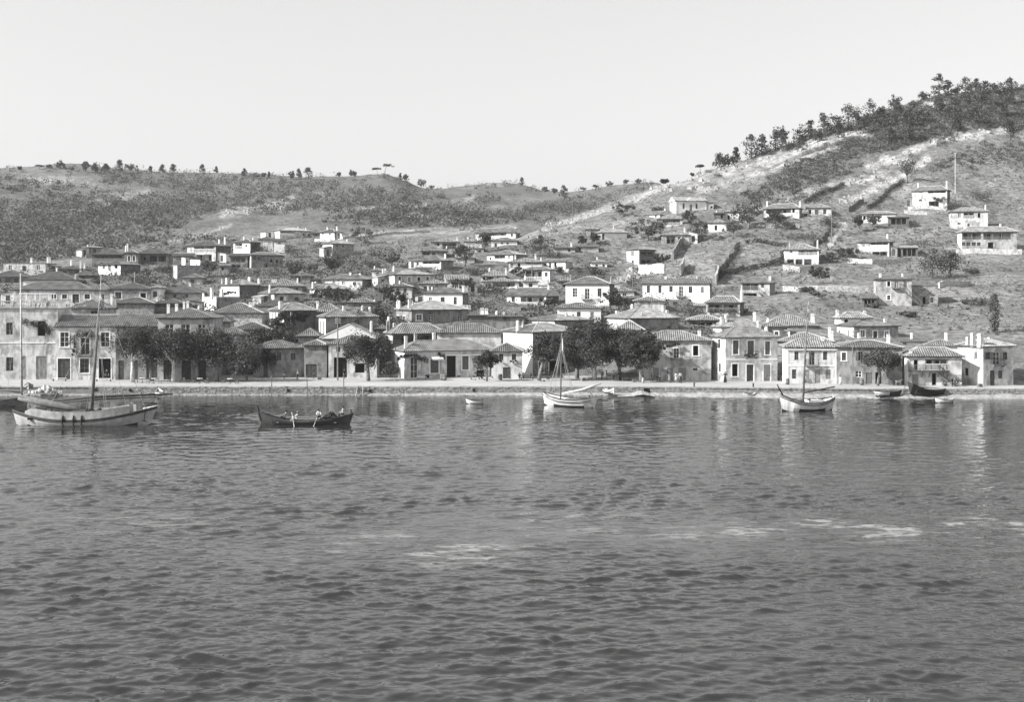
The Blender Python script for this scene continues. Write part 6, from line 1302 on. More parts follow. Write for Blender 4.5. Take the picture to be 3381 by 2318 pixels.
for px0, py0, px1, py1 in ((325,1045,165,1340),(325,1045,285,1352),(325,1045,292,1354),(325,1045,420,1345),(331,960,478,1346),(325,1045,345,1352),(325,1045,352,1352)): rope(r0, [L1(px0,py0,-.2), L1(px1,py1,-2.2 if px1 < 400 else -.4)])
for px in (205, 241, 268):
    q = MB(); p0 = L1(px, 1372, -2.45); q.tube([(p0[0],-2.30,1.3),(p0[0],-2.42,.75),(p0[0]+.03,-2.42,.1),(p0[0]+.03,-2.35,-.2)], [.06,.13,.15,.10], 7); q.build('fender', M_TAR, r0, smooth=True)
q = MB(); q.box(-2.2,.6,-1.1,1.1,.55,1.35); q.box(-5.6,-3.4,-1.2,1.2,.55,1.5); q.build('hatch', M_WOOD, r0)
for i in range(14):
    q = MB(); q.tube([(random.uniform(-6,2), random.uniform(-1.5,1.5), .9), (random.uniform(-6,2), random.uniform(-1.5,1.5), 1.0+random.uniform(.2,.8))], random.uniform(.12,.3), 6); q.build('deck_bundle', M_WOODD, r0)
sk = thing('skiff', "dark skiff stowed on the foredeck of the large caique", 'boat', (X0+3.4, Y+.2, 1.05), .05); hull(sk, 3.4, 1.2, .35, .3, .2, draft=.15, mats=(M_TAR, M_TAR, M_WOODD), railr=.03, bowrake=.2)
spar(r0, 'bowsprit', [(6.8,0,1.8), (8.6,0,2.2)], [.13,.07], M_TRUNKW)
q = MB(); q.tube([(7.3,-.42,2.0),(7.1,-.55,1.2),(7.05,-.5,.5)], .05, 5); q.tube([(6.85,-.62,.55),(7.27,-.42,.42)], .05, 5); q.build('anchor', M_IRON, r0)
# second caique, mostly beyond the left edge
Y = 163.0; r1 = thing('caique', "caique at the left edge with a tall pale mast", 'sailing boat', ((-40-CX)*Y/F, Y, 0), .1)
sh = hull(r1, 10, 3.2, .7, .8, .7, draft=.9, mats=(M_WOOD, M_TAR, M_WOOD), bowrake=.5)
X1 = (-40-CX)*Y/F
def L2(px, py, dy=0.0):
    p = at(px, py, Y+dy); return (p.x-X1, dy-.1*(p.x-X1), p.z)
spar(r1, 'mast', [L2(72,1318), L2(69,1100), L2(67,902)], [.16,.13,.06], M_TRUNKW); spar(r1, 'boom', [L2(70,1296), L2(-60,1282)], [.10,.07]); 
for px in (-20, 20, 92): rope(r1, [L2(68,960), L2(px, 1318)])
# the long rowing boat
Y = 141.5; Xr = (1008-CX)*Y/F; rb = thing('rowing_boat', "long dark double-ended rowing boat with a crew of four", 'rowing boat', (Xr, Y, 0), -.06)
hull(rb, 10.5, 2.1, .36, .95, 1.15, draft=.35, mats=(mat('dark_boat_paint', .055, var=.3, scale=1.5, rough=.55), M_TAR, M_WOODD), deck=.22, bowrake=.5, sternrake=.5, flare=.3, railr=.05, rail=M_TAR)
def LR(px, py, dy=0.0): p = at(px, py, Y+dy); return Vector((p.x-Xr, dy, p.z))
st_ = MB(); st_.tube([(-5.2,0,.55),(-5.38,0,1.3),(-5.62,0,2.15)], [.16,.17,.10], 6); st_.build('stem_post', M_TAR, rb); st_ = MB(); st_.tube([(5.15,0,.6),(5.3,0,1.75)], [.14,.10], 6); st_.build('stern_post', M_TAR, rb)
for x in (-3.0, -1.6, .2, 1.8, 3.6): q = MB(); q.box(x-.14, x+.14, -.85, .85, .24, .29); q.build('thwart', M_WOOD, rb)
net = MB(); NR = np.random.default_rng(2)
for i in range(40): x, y_ = NR.uniform(1.6, 4.0), NR.uniform(-.6, .6); h_ = .9*math.exp(-((x-2.9)/.9)**2); net.tube([(x-.3,y_,.4+h_*.6),(x,y_+.1,.5+h_*NR.uniform(.6,1.15)),(x+.3,y_,.4+h_*.6)], [.10,.16,.10], 5)
tag(net.build('fishing_net', mat('tarred_net', .03, var=.5, scale=4)), "dark heap of fishing net in the long rowing boat", 'net').location = (Xr, Y, -.12)
# white sailing boat moored before the plane trees
Y = 163.5; Xs = (1878-CX)*Y/F; hd = math.radians(180-33); sb = thing('sailing_boat', "white moored sailing boat with transom stern before the plane trees", 'sailing boat', (Xs, Y, 0), hd)
sh = hull(sb, 7.6, 2.7, 1.0, .75, .35, draft=.6, transom=.74, mats=(M_HULLW, M_TAR, M_WOOD), deck=.3, bowrake=.3, sternrake=.1, full=1.1)
stripe(sb, sh, .34, .055, M_TAR); stripe(sb, sh, .12, .03, M_WOOD)
def inv(Xc, Yc, a, px, py, Yd):
    p = at(px, py, Yd); dx, dy = p.x-Xc, p.y-Yc; return (dx*math.cos(a)+dy*math.sin(a), -dx*math.sin(a)+dy*math.cos(a), p.z)
mz = inv(Xs, Y, hd, 1851, 1296, Y+.7); mt_ = inv(Xs, Y, hd, 1855, 1099, Y+.7)
spar(sb, 'mast', [(mz[0],mz[1],.6), ((mz[0]+mt_[0])/2,(mz[1]+mt_[1])/2,(mz[2]+mt_[2])/2), mt_], [.10,.085,.04])
fs = MB(); fs.tube([(mt_[0]-.1,mt_[1],mt_[2]-.7),(mt_[0]-.15,mt_[1],mt_[2]-1.8),(mt_[0]-.1,mt_[1],mt_[2]-2.7)], [.03,.13,.03], 6); fs.build('furled_jib', M_CLOTH, sb)
for px, py, dd in ((1815,1250,0),(1823,1262,.5),(1829,1266,1.0),(1800,1292,1.2),(1876,1240,-.5),(1884,1246,0),(1890,1256,.3),(1895,1262,0),(1905,1300,-1.2)): rope(sb, [(mt_[0],mt_[1],mt_[2]-random.uniform(.5,2.4)), inv(Xs, Y, hd, px, py+36, Y+dd)], .022)
bo = [inv(Xs, Y, hd, 1856, 1302, Y+.6), inv(Xs, Y, hd, 1920, 1290, Y+.2), inv(Xs, Y, hd, 1985, 1268, Y-.6)]; spar(sb, 'boom', bo, [.06,.06,.04], M_TRUNKW)
fs = MB(); fs.tube([(p[0],p[1],p[2]+.1) for p in bo], [.10,.16,.05], 7); fs.build('furled_mainsail', M_CLOTH, sb, smooth=True)
q = MB(); 
for sg in (-.9,.9): q.tube([(-3.5,sg,1.0),(-3.0,sg*.25,2.15)], .05, 5)
q.build('boom_crutch', M_SPAR, sb)
q = MB(); q.box(-3.86,-3.80,-.16,.16,-.5,1.25); q.build('rudder', M_HULLW, sb); q = MB(); q.box(-1.6,.2,-.7,.7,.7,1.05); q.build('hatch', M_WOOD, sb)
# white sailing boat on the right, bow towards the viewer
Y = 156.5; Xq = (2672-CX)*Y/F; hq = math.radians(180+17); sq = thing('sailing_boat', "white sailing boat with bowsprit, boom and limp flag, moored on the right", 'sailing boat', (Xq, Y+1.2, 0), hq); Yq = Y+1.2
sh = hull(sq, 7.3, 2.9, 1.05, 1.15, .6, draft=.6, mats=(M_HULLW, M_TAR, M_WOOD), deck=.32, bowrake=.35, sternrake=.3, full=1.15, transom=.25)
stripe(sq, sh, .30, .05, M_TAR); stripe(sq, sh, .14, .025, M_IRON, name='painted_line')
mz = inv(Xq, Yq, hq, 2651, 1300, Y+.6); mt_ = inv(Xq, Yq, hq, 2665, 1062, Y+.6); tt_ = inv(Xq, Yq, hq, 2669, 996, Y+.6)
spar(sq, 'mast', [(mz[0],mz[1],.5), ((mz[0]+mt_[0])/2,(mz[1]+mt_[1])/2,(mz[2]+mt_[2])/2), mt_], [.14,.12,.08]); spar(sq, 'topmast', [(mt_[0],mt_[1],mt_[2]-.4), tt_], [.05,.025], M_TRUNKW)
flag(sq, (tt_[0],tt_[1],tt_[2]-.4), .45, 1.3)
spar(sq, 'bowsprit', [(3.4,0,1.95), inv(Xq, Yq, hq, 2566, 1270, Y-3.0)], [.11,.06], M_TAR); spar(sq, 'boom', [inv(Xq, Yq, hq, 2652, 1298, Y+.5), inv(Xq, Yq, hq, 2756, 1277, Y+3.2)], [.09,.08], M_TAR)
for px, py, dd in ((2569,1271,-3),(2636,1298,.3),(2676,1300,1.5),(2690,1300,1.6),(2735,1300,3)): rope(sq, [mt_, inv(Xq, Yq, hq, px, py, Y+dd)], .02)
q = MB(); q.tube([(3.9,-.35,1.55),(3.75,-.6,1.1),(3.4,-.85,1.0)], .04, 5); q.tube([(3.95,-.1,1.1),(3.5,-1.0,1.25)], .035, 5); q.build('anchor', M_IRON, sq)
q = MB(); q.box(-1.9,.2,-.75,.75,.7,1.35); q.build('hatch', M_HULLW, sq)
for i in range(9): q = MB(); x, y_ = -3.0+i*.5, random.uniform(-.95,.95); q.box(x-.15,x+.15,y_-.15,y_+.15,.8,1.1+random.random()*.35); q.build('deck_box', M_WOODD, sq)
# small open boats
def dinghy(label, px, py, Lx, B, yaw, mats=(M_HULLW, M_TAR, M_WOOD), z=0.0, Y=None, roll=0.0, fb=.42, bow=.3, tr=.6):
    Y = Y or water_y(py); o = thing('dinghy', label, 'boat', ((px-CX)*Y/F, Y, z), yaw); o.rotation_euler = (roll, 0, yaw)
    hull(o, Lx, B, fb, bow, .15, draft=.18, transom=tr, mats=mats, deck=.34, railr=.035, bowrake=.15, sternrake=.08)
    for x in (-Lx*.25, Lx*.12): q = MB(); q.box(x-.1, x+.1, -B*.42, B*.42, fb-.12, fb-.07); q.build('thwart', M_WOOD, o)
    return o
dinghy("small white dinghy with slatted seats afloat before the long low quay house", 1568, 1333, 2.3, 1.05, math.radians(178))
dinghy("tiny white dinghy by the quay before the arched-shutter house", 2474, 1311, 1.9, .9, math.radians(205))
dinghy("white rowboat with a pale stern seat afloat on the far right", 3118, 1330, 2.5, 1.05, math.radians(186))
dinghy("white and dark dinghy nosing the quay behind the large caique", 526, 1306, 3.2, 1.3, math.radians(115), z=.35, Y=177.8, bow=.6)
dinghy("white boat drawn up on the pebbles near the dark beached hull", 2915, 1300, 2.6, 1.1, math.radians(200), z=.42, Y=175.3, roll=.25)
dinghy("dark boat lying on the pebbles beside the drawn-up white one", 2952, 1290, 2.4, 1.0, math.radians(10), z=.45, Y=175.8, mats=(M_TAR, M_TAR, M_WOODD), roll=-.3)
dinghy("pale boat hauled on the quay at the far left", 95, 1283, 2.6, 1.2, math.radians(-70), z=QZ+.1, Y=(CH-QZ)*F/(1285-YH), mats=(M_HULLG, M_HULLG, M_WOOD), bow=.5)
dinghy("white dinghy drawn up against the quay wall behind the moored sailing boat", 2010, 1300, 2.6, 1.0, math.radians(-60), z=.55, Y=178.6, bow=.5)
# dark hull on the slip at the right
Y = 176.2; bh = thing('beached_hull', "black beached hull with transom towards the water on the right shore", 'boat', ((3060-CX)*Y/F, Y, .62), math.radians(14)); bh.rotation_euler = (.10, .08, math.radians(14))
hull(bh, 5.4, 2.2, .75, .1, .7, draft=.5, transom=.75, mats=(M_TAR, M_TAR, M_WOODD), deck=.5)
q = MB(); q.tube([(-3.4,.2,.9),(-4.1,.5,-1.2)], .06, 5); q.build('prop', M_WOOD, bh)
# awning of old canvas and nets over the pebbles left of the sailing boat's stern
q = MB(); X = (2095-CX)*178.5/F
for i in range(12):
    a, e = i/12*5.5, (i+1)/12*5.5; f = lambda t_: .25+.5*math.exp(-((t_-3.6)/1.1)**2)+.05*math.sin(t_*7)
    q.face([(X-2.6+a,177.0,f(a)*.55),(X-2.6+e,177.0,f(e)*.55),(X-2.6+e,179.8,f(e)*1.05),(X-2.6+a,179.8,f(a)*1.05)])
nt_ = q.build('drying_sail', mat('old_sail_cloth', .30, var=.3, scale=2.5, fine=.2)); tag(nt_, "pale sail spread to dry against the quay wall near the drain arch", 'sail')

# ------------------------------------------------------------------ people
M_SKIN = mat('skin', .30, var=.1); CL = {'w': mat('white_cloth', .5, var=.12, scale=3), 'd': mat('dark_cloth', .035, var=.3, scale=3), 'g': mat('grey_cloth', .16, var=.2, scale=3), 'p': mat('print_cloth', .40, var=.35, scale=9)}
M_HAIR = mat('dark_hair', .02, var=.2)
BODY = {}
def skeleton(pose):
    V = {'pel':(0,0,.95),'sp':(0,.01,1.15),'ch':(0,.02,1.36),'nk':(0,.01,1.50),'hd':(0,-.01,1.60),'ht':(0,-.01,1.72)}
    R = {'pel':.145,'sp':.125,'ch':.15,'nk':.055,'hd':.095,'ht':.075}
    E = [('pel','sp'),('sp','ch'),('ch','nk'),('nk','hd'),('hd','ht')]
    for s, n in ((-1,'L'),(1,'R')):
        j = {'sh':(s*.19,.02,1.42),'el':(s*.25,.03,1.14),'wr':(s*.26,-.06,.90),'ha':(s*.26,-.09,.80),'hp':(s*.10,0,.90),'kn':(s*.11,-.02,.50),'an':(s*.11,.03,.09),'to':(s*.12,-.13,.045)}
        if pose == 'walk': k = s*.5; j.update(kn=(s*.1,-.14-.1*k,.5), an=(s*.1,.03-.36*k,.11), to=(s*.1,-.12-.36*k,.05), el=(s*.24,.08*k,1.15), wr=(s*.25,.22*k,.93), ha=(s*.25,.26*k,.85))
        if pose == 'akimbo': j.update(el=(s*.40,.10,1.18), wr=(s*.22,-.04,1.02), ha=(s*.16,-.06,.99))
        if pose == 'sit': j.update(kn=(s*.14,-.44,.93), an=(s*.14,-.50,.50), to=(s*.14,-.66,.46), el=(s*.26,-.10,1.16), wr=(s*.20,-.36,1.08), ha=(s*.19,-.45,1.08))
        if pose == 'row': j.update(kn=(s*.15,-.40,1.08), an=(s*.14,-.62,.72), to=(s*.14,-.75,.76), sh=(s*.19,.10,1.38), el=(s*.26,-.20,1.20), wr=(s*.18,-.50,1.16), ha=(s*.17,-.58,1.16))
        rr = {'sh':.075,'el':.05,'wr':.036,'ha':.040,'hp':.10,'kn':.065,'an':.045,'to':.045}
        for q in j: V[q+n] = j[q]; R[q+n] = rr[q]
        E += [('ch','sh'+n),('sh'+n,'el'+n),('el'+n,'wr'+n),('wr'+n,'ha'+n),('pel','hp'+n),('hp'+n,'kn'+n),('kn'+n,'an'+n),('an'+n,'to'+n)]
    if pose == 'row':
        for q in ('ch','nk','hd','ht'): x, y, z = V[q]; V[q] = (x, y+.10+(z-1.36)*.25 - .0, z-.02)
    return V, E, R
def body(pose):
    if pose in BODY: return BODY[pose]
    V, E, R = skeleton(pose); ks = list(V); me = bpy.data.meshes.new('body_frame'); me.from_pydata([V[k] for k in ks], [(ks.index(a), ks.index(b_)) for a, b_ in E], [])
    o = bpy.data.objects.new('body_frame', me); COL.objects.link(o); sk_ = o.modifiers.new('skin', 'SKIN'); sk_.use_smooth_shade = True
    for i, k in enumerate(ks): d = me.skin_vertices[0].data[i]; d.radius = (R[k], R[k]*(.8 if k in ('ch','sp','pel') else 1)); d.use_root = (k == 'pel')
    su = o.modifiers.new('sub', 'SUBSURF'); su.levels = 1; su.render_levels = 1
    dg = bpy.context.evaluated_depsgraph_get(); m = bpy.data.meshes.new_from_object(o.evaluated_get(dg)); bpy.data.objects.remove(o)
    b = MB(); b.v = [tuple(v.co) for v in m.vertices]; b.f = [tuple(p.vertices) for p in m.polygons]; b.m = [0]*len(b.f)
    for n in 'LR':                                         # five fingers on each hand
        w, h = Vector(V['wr'+n]), Vector(V['ha'+n]); d = (h-w).normalized(); sd = d.cross(Vector((0,0,1)) if abs(d.z) < .8 else Vector((0,1,0))).normalized(); bend = Vector((0,-.02,-.012))
        for i, (o_, ln) in enumerate(((-.03,.075),(-.01,.088),(.01,.085),(.028,.065))): p = h+d*.02+sd*o_; b.tube([p, p+d*ln*.55, p+d*ln+bend], [.010,.009,.006], 5)
        p = w+d*.05+sd*-.035; b.tube([p, p+d*.03-sd*.025, p+d*.06-sd*.03], [.011,.010,.007], 5)
    BODY[pose] = (b, V); return BODY[pose]
PERSON = [0]
def person(label, px, py, hpx, pose='stand', top='w', bot='d', yaw=0.0, skirt=False, hat=None, base=None, Y=None, group=None):
    """px, py: feet in the photograph; hpx: standing height in pixels"""
    bsrc, V = body(pose)
    if base is None:
        Y = Y or (CH-QZ)*F/(py-YH); base = Vector(((px-CX)*Y/F, Y, QZ))
    H_ = hpx*base.y/F if pose in ('stand','walk','akimbo') else hpx; sc = max(.9, min(1.85, H_))/1.78
    o = thing('person', label, 'person', base, yaw, group); o.scale = (sc, sc, sc)
    key = (pose, top, bot)
    if key not in BODY:
        me = bpy.data.meshes.new('body'); me.from_pydata(bsrc.v, [], bsrc.f)
        for m in (M_SKIN, CL[top], CL[bot], M_TAR): me.materials.append(m)
        mi = []; skv = {k: Vector(v) for k, v in V.items()}; ks = list(skv)
        for p in me.polygons:
            c = p.center; k = min(ks, key=lambda q: (skv[q]-c).length_squared)
            mi.append(0 if k[:2] in ('hd','ht','nk','ha','wr') else 3 if k[:2] in ('to',) else 2 if k[:2] in ('hp','kn','an','pe') else 1)
        me.polygons.foreach_set('material_index', mi); me.polygons.foreach_set('use_smooth', [True]*len(mi)); BODY[key] = me
    link('body', BODY[key], o)
    hd = Vector(V['hd']); q = MB(); n = 8                                                   # hair over the back and crown of the head
    q.loft([[(hd.x+r*math.cos(2*math.pi*k/n), hd.y+.02+r*math.sin(2*math.pi*k/n), hd.z+z) for k in range(n)] for z, r in ((.0,.105),(.08,.115),(.15,.09),(.185,.03))]); q.build('hair', M_HAIR, o, smooth=True)
    q = MB(); q.tube([(hd.x,hd.y-.085,hd.z+.02),(hd.x,hd.y-.118,hd.z-.015)], [.010,.016], 5)   # nose, ears
    for s in (-1,1): q.tube([(hd.x+s*.088,hd.y,hd.z+.02),(hd.x+s*.1,hd.y+.01,hd.z-.02)], [.018,.012], 5)
    q.build('face', M_SKIN, o); q = MB()
    for s in (-1,1): q.tube([(hd.x+s*.034,hd.y-.083,hd.z+.022),(hd.x+s*.034,hd.y-.095,hd.z+.022)], .011, 6)
    q.tube([(hd.x-.025,hd.y-.088,hd.z-.045),(hd.x+.025,hd.y-.088,hd.z-.045)], .006, 4); q.build('eyes_and_mouth', M_HAIR, o)
    if skirt:
        q = MB(); n = 12; q.loft([[(r*math.cos(2*math.pi*k/n)*(1+.06*(k%2)), r*.8*math.sin(2*math.pi*k/n), z) for k in range(n)] for z, r in ((.10 if skirt == 'long' else .42, .30 if skirt == 'long' else .25),(.6,.235),(1.02,.16))]); q.build('skirt', CL[bot], o, smooth=True)
    if hat:
        q = MB(); n = 10; q.loft([[(hd.x+r*math.cos(2*math.pi*k/n), hd.y+r*math.sin(2*math.pi*k/n), hd.z+z) for k in range(n)] for z, r in ((.09,.20 if hat == 'brim' else .125),(.105,.19 if hat == 'brim' else .125),(.11,.115),(.20,.10),(.22,.03))]); q.build('hat', CL['g' if hat == 'cap' else 'w'], o, smooth=True)
    return o
person("woman in a long black dress standing with arms akimbo before the arched-shutter house", 2394, 1264, 37, 'akimbo', 'd', 'd', .2, 'long')
person("man in white shirt and dark trousers right of the two women in pale dresses", 2247, 1266, 40, 'stand', 'w', 'd', .3)
person("woman in a patterned pale dress left of the man in white shirt", 2232, 1264, 36, 'stand', 'p', 'p', -.3, True)
person("girl in a white dress, leftmost of the three before the grey doors", 2209, 1263, 33, 'stand', 'w', 'w', .5, True)
person("dark-clad boy striding alone along the quay", 2152, 1263, 33, 'walk', 'd', 'd', 1.2)
person("left of two dark-clad children against the grey house", 2170, 1262, 25, 'stand', 'd', 'd', .1); person("right of two dark-clad children against the grey house", 2179, 1262, 25, 'stand', 'g', 'd', -.2)
person("woman in white skirt and dark shawl beside the second plane tree", 2123, 1265, 34, 'stand', 'd', 'w', 1.0, 'long')
for i, (px, py, t_, w_) in enumerate(((1988,1256,'d',"first figure from the left in the shade under the plane trees"),(2003,1257,'d',"second figure from the left in the shade under the plane trees"),(2026,1258,'g',"third figure from the left in the shade under the plane trees"),(2046,1257,'d',"fourth figure from the left in the shade under the plane trees"))): person(w_, px, py, 35, 'stand' if i % 2 else 'walk', t_, 'd', i*1.3, group='people in the plane tree shade')
person("child seated by the foot of the big plane tree", 1941, 1256, .9, 'sit', 'w', 'd', 1.5, base=Vector(((1941-CX)*193/F, 193, QZ-.42)))
person("left of two people seated by the small flower-box house", 1716, 1252, 1.6, 'sit', 'd', 'd', .3, base=Vector(((1716-CX)*194/F, 194, QZ-.45))); person("right of two people seated by the small flower-box house", 1727, 1252, 1.6, 'sit', 'g', 'd', -.3, base=Vector(((1727-CX)*194.3/F, 194.3, QZ-.45)))
person("figure crouched by the wall of the corner house left of the leaning tree", 1753, 1252, 1.5, 'sit', 'd', 'd', .8, base=Vector(((1753-CX)*195/F, 195, QZ-.45)))
person("child in the doorway of the neoclassical house", 2659, 1267, 30, 'stand', 'w', 'g', 0, True)
person("woman in a pale dress at the corner of the neoclassical house", 2774, 1271, 31, 'stand', 'w', 'w', -.4, 'long')
person("left of three dark-clad men by the gallery house stair", 3144, 1277, 32, 'stand', 'd', 'd', .6, hat='cap'); person("middle of three dark-clad men by the gallery house stair", 3153, 1277, 33, 'stand', 'g', 'd', 0.0, hat='cap'); person("right of three dark-clad men by the gallery house stair", 3163, 1277, 31, 'stand', 'd', 'd', -.6)
person("child in white seated right of the three men by the stair", 3172, 1277, 1.2, 'sit', 'w', 'w', -.4, base=Vector(((3172-CX)*181/F, 181, QZ-.40)))
person("figure squatting below the gallery house stair", 3114, 1275, 1.4, 'sit', 'g', 'd', .4, base=Vector(((3114-CX)*181.4/F, 181.4, QZ-.42)))
person("dark figure in the doorway of the white vine-balcony house", 353, 1256, 40, 'stand', 'd', 'd', .2)
person("man in white shirt before the peeling grey house", 983, 1256, 36, 'walk', 'w', 'd', -1.0, hat='brim'); person("child standing left of the white-shirted man on the quay", 938, 1254, 24, 'stand', 'w', 'g', .3); person("child in dark clothes before the wide store door", 1036, 1252, 20, 'stand', 'd', 'd', .3)
person("man in dark coat by the utility pole", 1137, 1252, 36, 'stand', 'd', 'd', .9)
iT = HOUSES[hW1]; 
for i, (px, c_) in enumerate(((118,'g'),(130,'w'),(155,'d'))): person("%s of three people looking over the roof terrace balustrade" % ('left','middle','right')[i], 0, 0, 1.7, 'sit' if False else 'stand', c_, 'd', 0, base=Vector(((px-CX)*193/F, 193.0, iT[6]+iT[7]+.23)), hat='brim' if i == 1 else None, Y=193)
def crew(label, px, top, yaw, pose, bot='d', hat=None, dy=0.0, dz=0.0): person(label, 0, 0, 1.85, pose, top, bot, yaw, base=Vector(((px-CX)*(141.5+dy)/F, 141.5+dy, -.38+dz)), hat=hat)
crew("bent rower in grey nearest the raised bow end of the long rowing boat", 940, 'g', math.radians(-70), 'row', dz=.16)
crew("rower in pale shirt, second from the left in the long rowing boat", 978, 'w', math.radians(-80), 'row', bot='w', hat='cap', dy=.2)
crew("oarsman in white shirt in the middle of the long rowing boat", 1052, 'w', math.radians(15), 'row', dz=.3)
crew("helmsman in white perched at the right end of the long rowing boat", 1133, 'w', math.radians(-100), 'sit', dz=.62)
for lb, p0, p1 in (("left oar of the long rowing boat", (966,1378,-.6),(972,1414,-2.4)), ("right oar of the long rowing boat", (1044,1386,-.6),(1034,1412,-2.2))):
    a, e = at(p0[0], p0[1], 141.5+p0[2]), at(p1[0], p1[1], 141.5+p1[2]); d = (e-a); b = MB(); b.tube([a-d*.45, a, a+d*.8], [.03,.035,.03], 6); b.tube([a+d*.8, a+d*.9, a+d*1.12], [.03,.08,.05], 6)
    tag(b.build('oar', M_TRUNKW), lb, 'oar')

# ------------------------------------------------------------------ poles, posts, walls, hedges, vines, tables
def pole(label, px, py, h, r=.11, Y=None, arms=1, m=M_WOOD):
    if py > 1225: Yd = (CH-QZ)*F/(py-YH); P = Vector(((px-CX)*Yd/F, Yd, QZ))
    elif Y: X = (px-CX)*Y/F; P = Vector((X, Y, ground(X, Y)))
    else: P = hit(px, py)
    top = CH-(py-h-YH)*P.y/F-P.z; o = thing('utility_pole', label, 'pole', P); b = MB(); b.tube([(0,0,-.4),(0,0,top)], [r, r*.7], 7); b.build('shaft', m, o)
    for k in range(arms):
        z = top-.25-.32*k; q = MB(); q.box(-.42,.42,-.05,.05,z-.05,z+.05); c_ = q.build('crossarm', M_WOODD, o)
        q = MB()
        for x in (-.36,-.14,.14,.36): q.tube([(x,0,z+.05),(x,0,z+.2)], [.045,.03], 5)
        q.build('insulators', M_TRIM, c_)
pole("tall utility pole on the quay before the broad front gable", 1115, 1256, 206, .14, arms=3)
pole("bare pole before the stained shuttered quay house", 2815, 1272, 148, .10, arms=0)
pole("tall stout pole on the upper right slope", 2746, 800, 140, .16, arms=2); pole("thin pole behind the small white house on the upper slope", 2774, 712, 70, .08, arms=0)
pole("tallest mast-like pole near the highest white house", 3154, 686, 182, .13, arms=1, m=M_TRUNKW)
pole("pole beside the lattice roof in the left town", 995, 965, 68, .10, arms=3, Y=268); pole("pole before the white three-window house", 1434, 985, 96, .10, arms=3, Y=249); pole("pole left of the long grey house", 1263, 1030, 62, .09, arms=0, Y=236)
pole("pole above the white-walled corner house", 1777, 1068, 62, .09, arms=0, Y=216); pole("pole standing in the broad grey house's yard", 2152, 1030, 58, .09, arms=0, Y=219); pole("pole right of the square white house", 2089, 972, 92, .09, arms=0, Y=258)
pole("pole on the spur's pale edge", 1890, 710, 46, .09, arms=0, Y=378); pole("pole left of the spur's pale edge", 1838, 735, 34, .08, arms=0, Y=430); pole("pole before the lattice-roof veranda house", 1757, 955, 94, .09, arms=1, Y=276); pole("white pole above the stone house right of the flag", 444, 950, 52, .08, arms=0, Y=262, m=M_TRUNKW)
pole("pole beside the large porch house", 1609, 838, 66, .08, arms=0, Y=334); pole("pole right of the broom-shaped hill tree", 1631, 834, 58, .08, arms=0, Y=330)
pole("pole in the vine-shaded house's yard", 960, 1092, 62, .08, arms=0, Y=213, m=M_TRUNKW)
def post(label, px, py, h):
    Yd = water_y(py)-.0; Yd = min(Yd, 180.2); P = Vector(((px-CX)*Yd/F, Yd, 0)); o = thing('mooring_post', label, 'post', P, 0, 'mooring posts along the quay'); b = MB(); b.tube([(0,0,-.8),(.04,0,h*Yd/F*.5),(.0,0,h*Yd/F)], [.08,.075,.06], 6); b.build('shaft', M_WOOD, o); q = MB(); q.tube([(-.1,0,h*Yd/F*.86),(.1,0,h*Yd/F*.9)], .05, 5); q.build('rope_lashing', M_ROPE, o)
post("leftmost of three leaning mooring posts before the peeling grey house", 896, 1302, 68); post("middle of three mooring posts before the plain grey store", 1013, 1302, 66); post("rightmost of three mooring posts, near the utility pole", 1134, 1302, 70)
lad = thing('boarding_steps', "small wooden steps leaning on the quay wall near the plane tree", 'steps', ((1188-CX)*180.4/F, 180.4, 0)); q = MB()
for x in (-.5,.5): q.tube([(x,-.6,-.1),(x*.8,.55,1.3)], .05, 4)
q.build('stringer', M_TRUNKW, lad)
for k in range(4): q = MB(); q.box(-.5,.5,-.55+k*.27,-.33+k*.27,.15+k*.3,.2+k*.3); q.build('tread', M_WOOD, lad)
for i, (px, lb) in enumerate(((2292,"iron bollard on the quay edge before the grey vine-balcony house"),(2487,"iron bollard on the quay edge behind the tiny white dinghy"))):
    Yd = edge_y(px)+.3; o = thing('bollard', lb, 'bollard', ((px-CX)*Yd/F, Yd, QZ), 0, 'quay bollards'); b = MB(); b.tube([(0,0,0),(0,0,.45)], [.12,.10], 8); b.build('stem', M_IRON, o); b = MB(); b.tube([(0,0,.451),(0,0,.5),(0,0,.58)], [.14,.17,.12], 8); b.build('head', M_IRON, o)
def wall(label, pts, h, m=W_LSTONE, th=.5, Yl=None, name='stone_wall', cat='wall'):
    P = [hit(a, b_) for a, b_ in pts]; Q = []
    for p, q in zip(P[:-1], P[1:]):
        n = max(2, int((q-p).length/1.2)); Q += [p.lerp(q, k/n) for k in range(n)]
    Q.append(P[-1]); b = MB(); bs_ = P[0].copy(); rings = []
    for i, p in enumerate(Q):
        d = (Q[min(i+1,len(Q)-1)]-Q[max(i-1,0)]); d.z = 0; d.normalize(); s = Vector((-d.y, d.x, 0))*th/2; g = ground(p.x, p.y); hh = h*(.92+.16*float(vnoise(i*.7, 5)))
        rings.append([Vector((p.x,p.y,g-.8))-s-bs_, Vector((p.x,p.y,g-.8))+s-bs_, Vector((p.x,p.y,g+hh))+s*.8-bs_, Vector((p.x,p.y,g+hh))-s*.8-bs_])
    b.loft(rings); o = b.build(name, m); o.location = bs_; return tag(o, label, cat)
wall("pale rubble road wall crossing the right slope above the stair house", [(2585,962),(2700,960),(2800,962),(2892,958)], 1.1)
wall("rubble road wall running to the right edge below the two pines", [(3100,952),(3200,944),(3345,934)], 1.2)
wall("dry stone terrace wall below the arcaded white house", [(2585,892),(2640,898),(2700,894)], 1.3); wall("dry stone terrace wall below the dark-flanked house", [(2800,868),(2880,872),(3010,862)], 1.2)
wall("slanting plastered wall running down the rocky slope", [(2222,858),(2236,830),(2252,806)], 2.2, W_GREY); wall("terrace wall below the highest white house", [(2985,704),(3060,708),(3140,704)], .9)
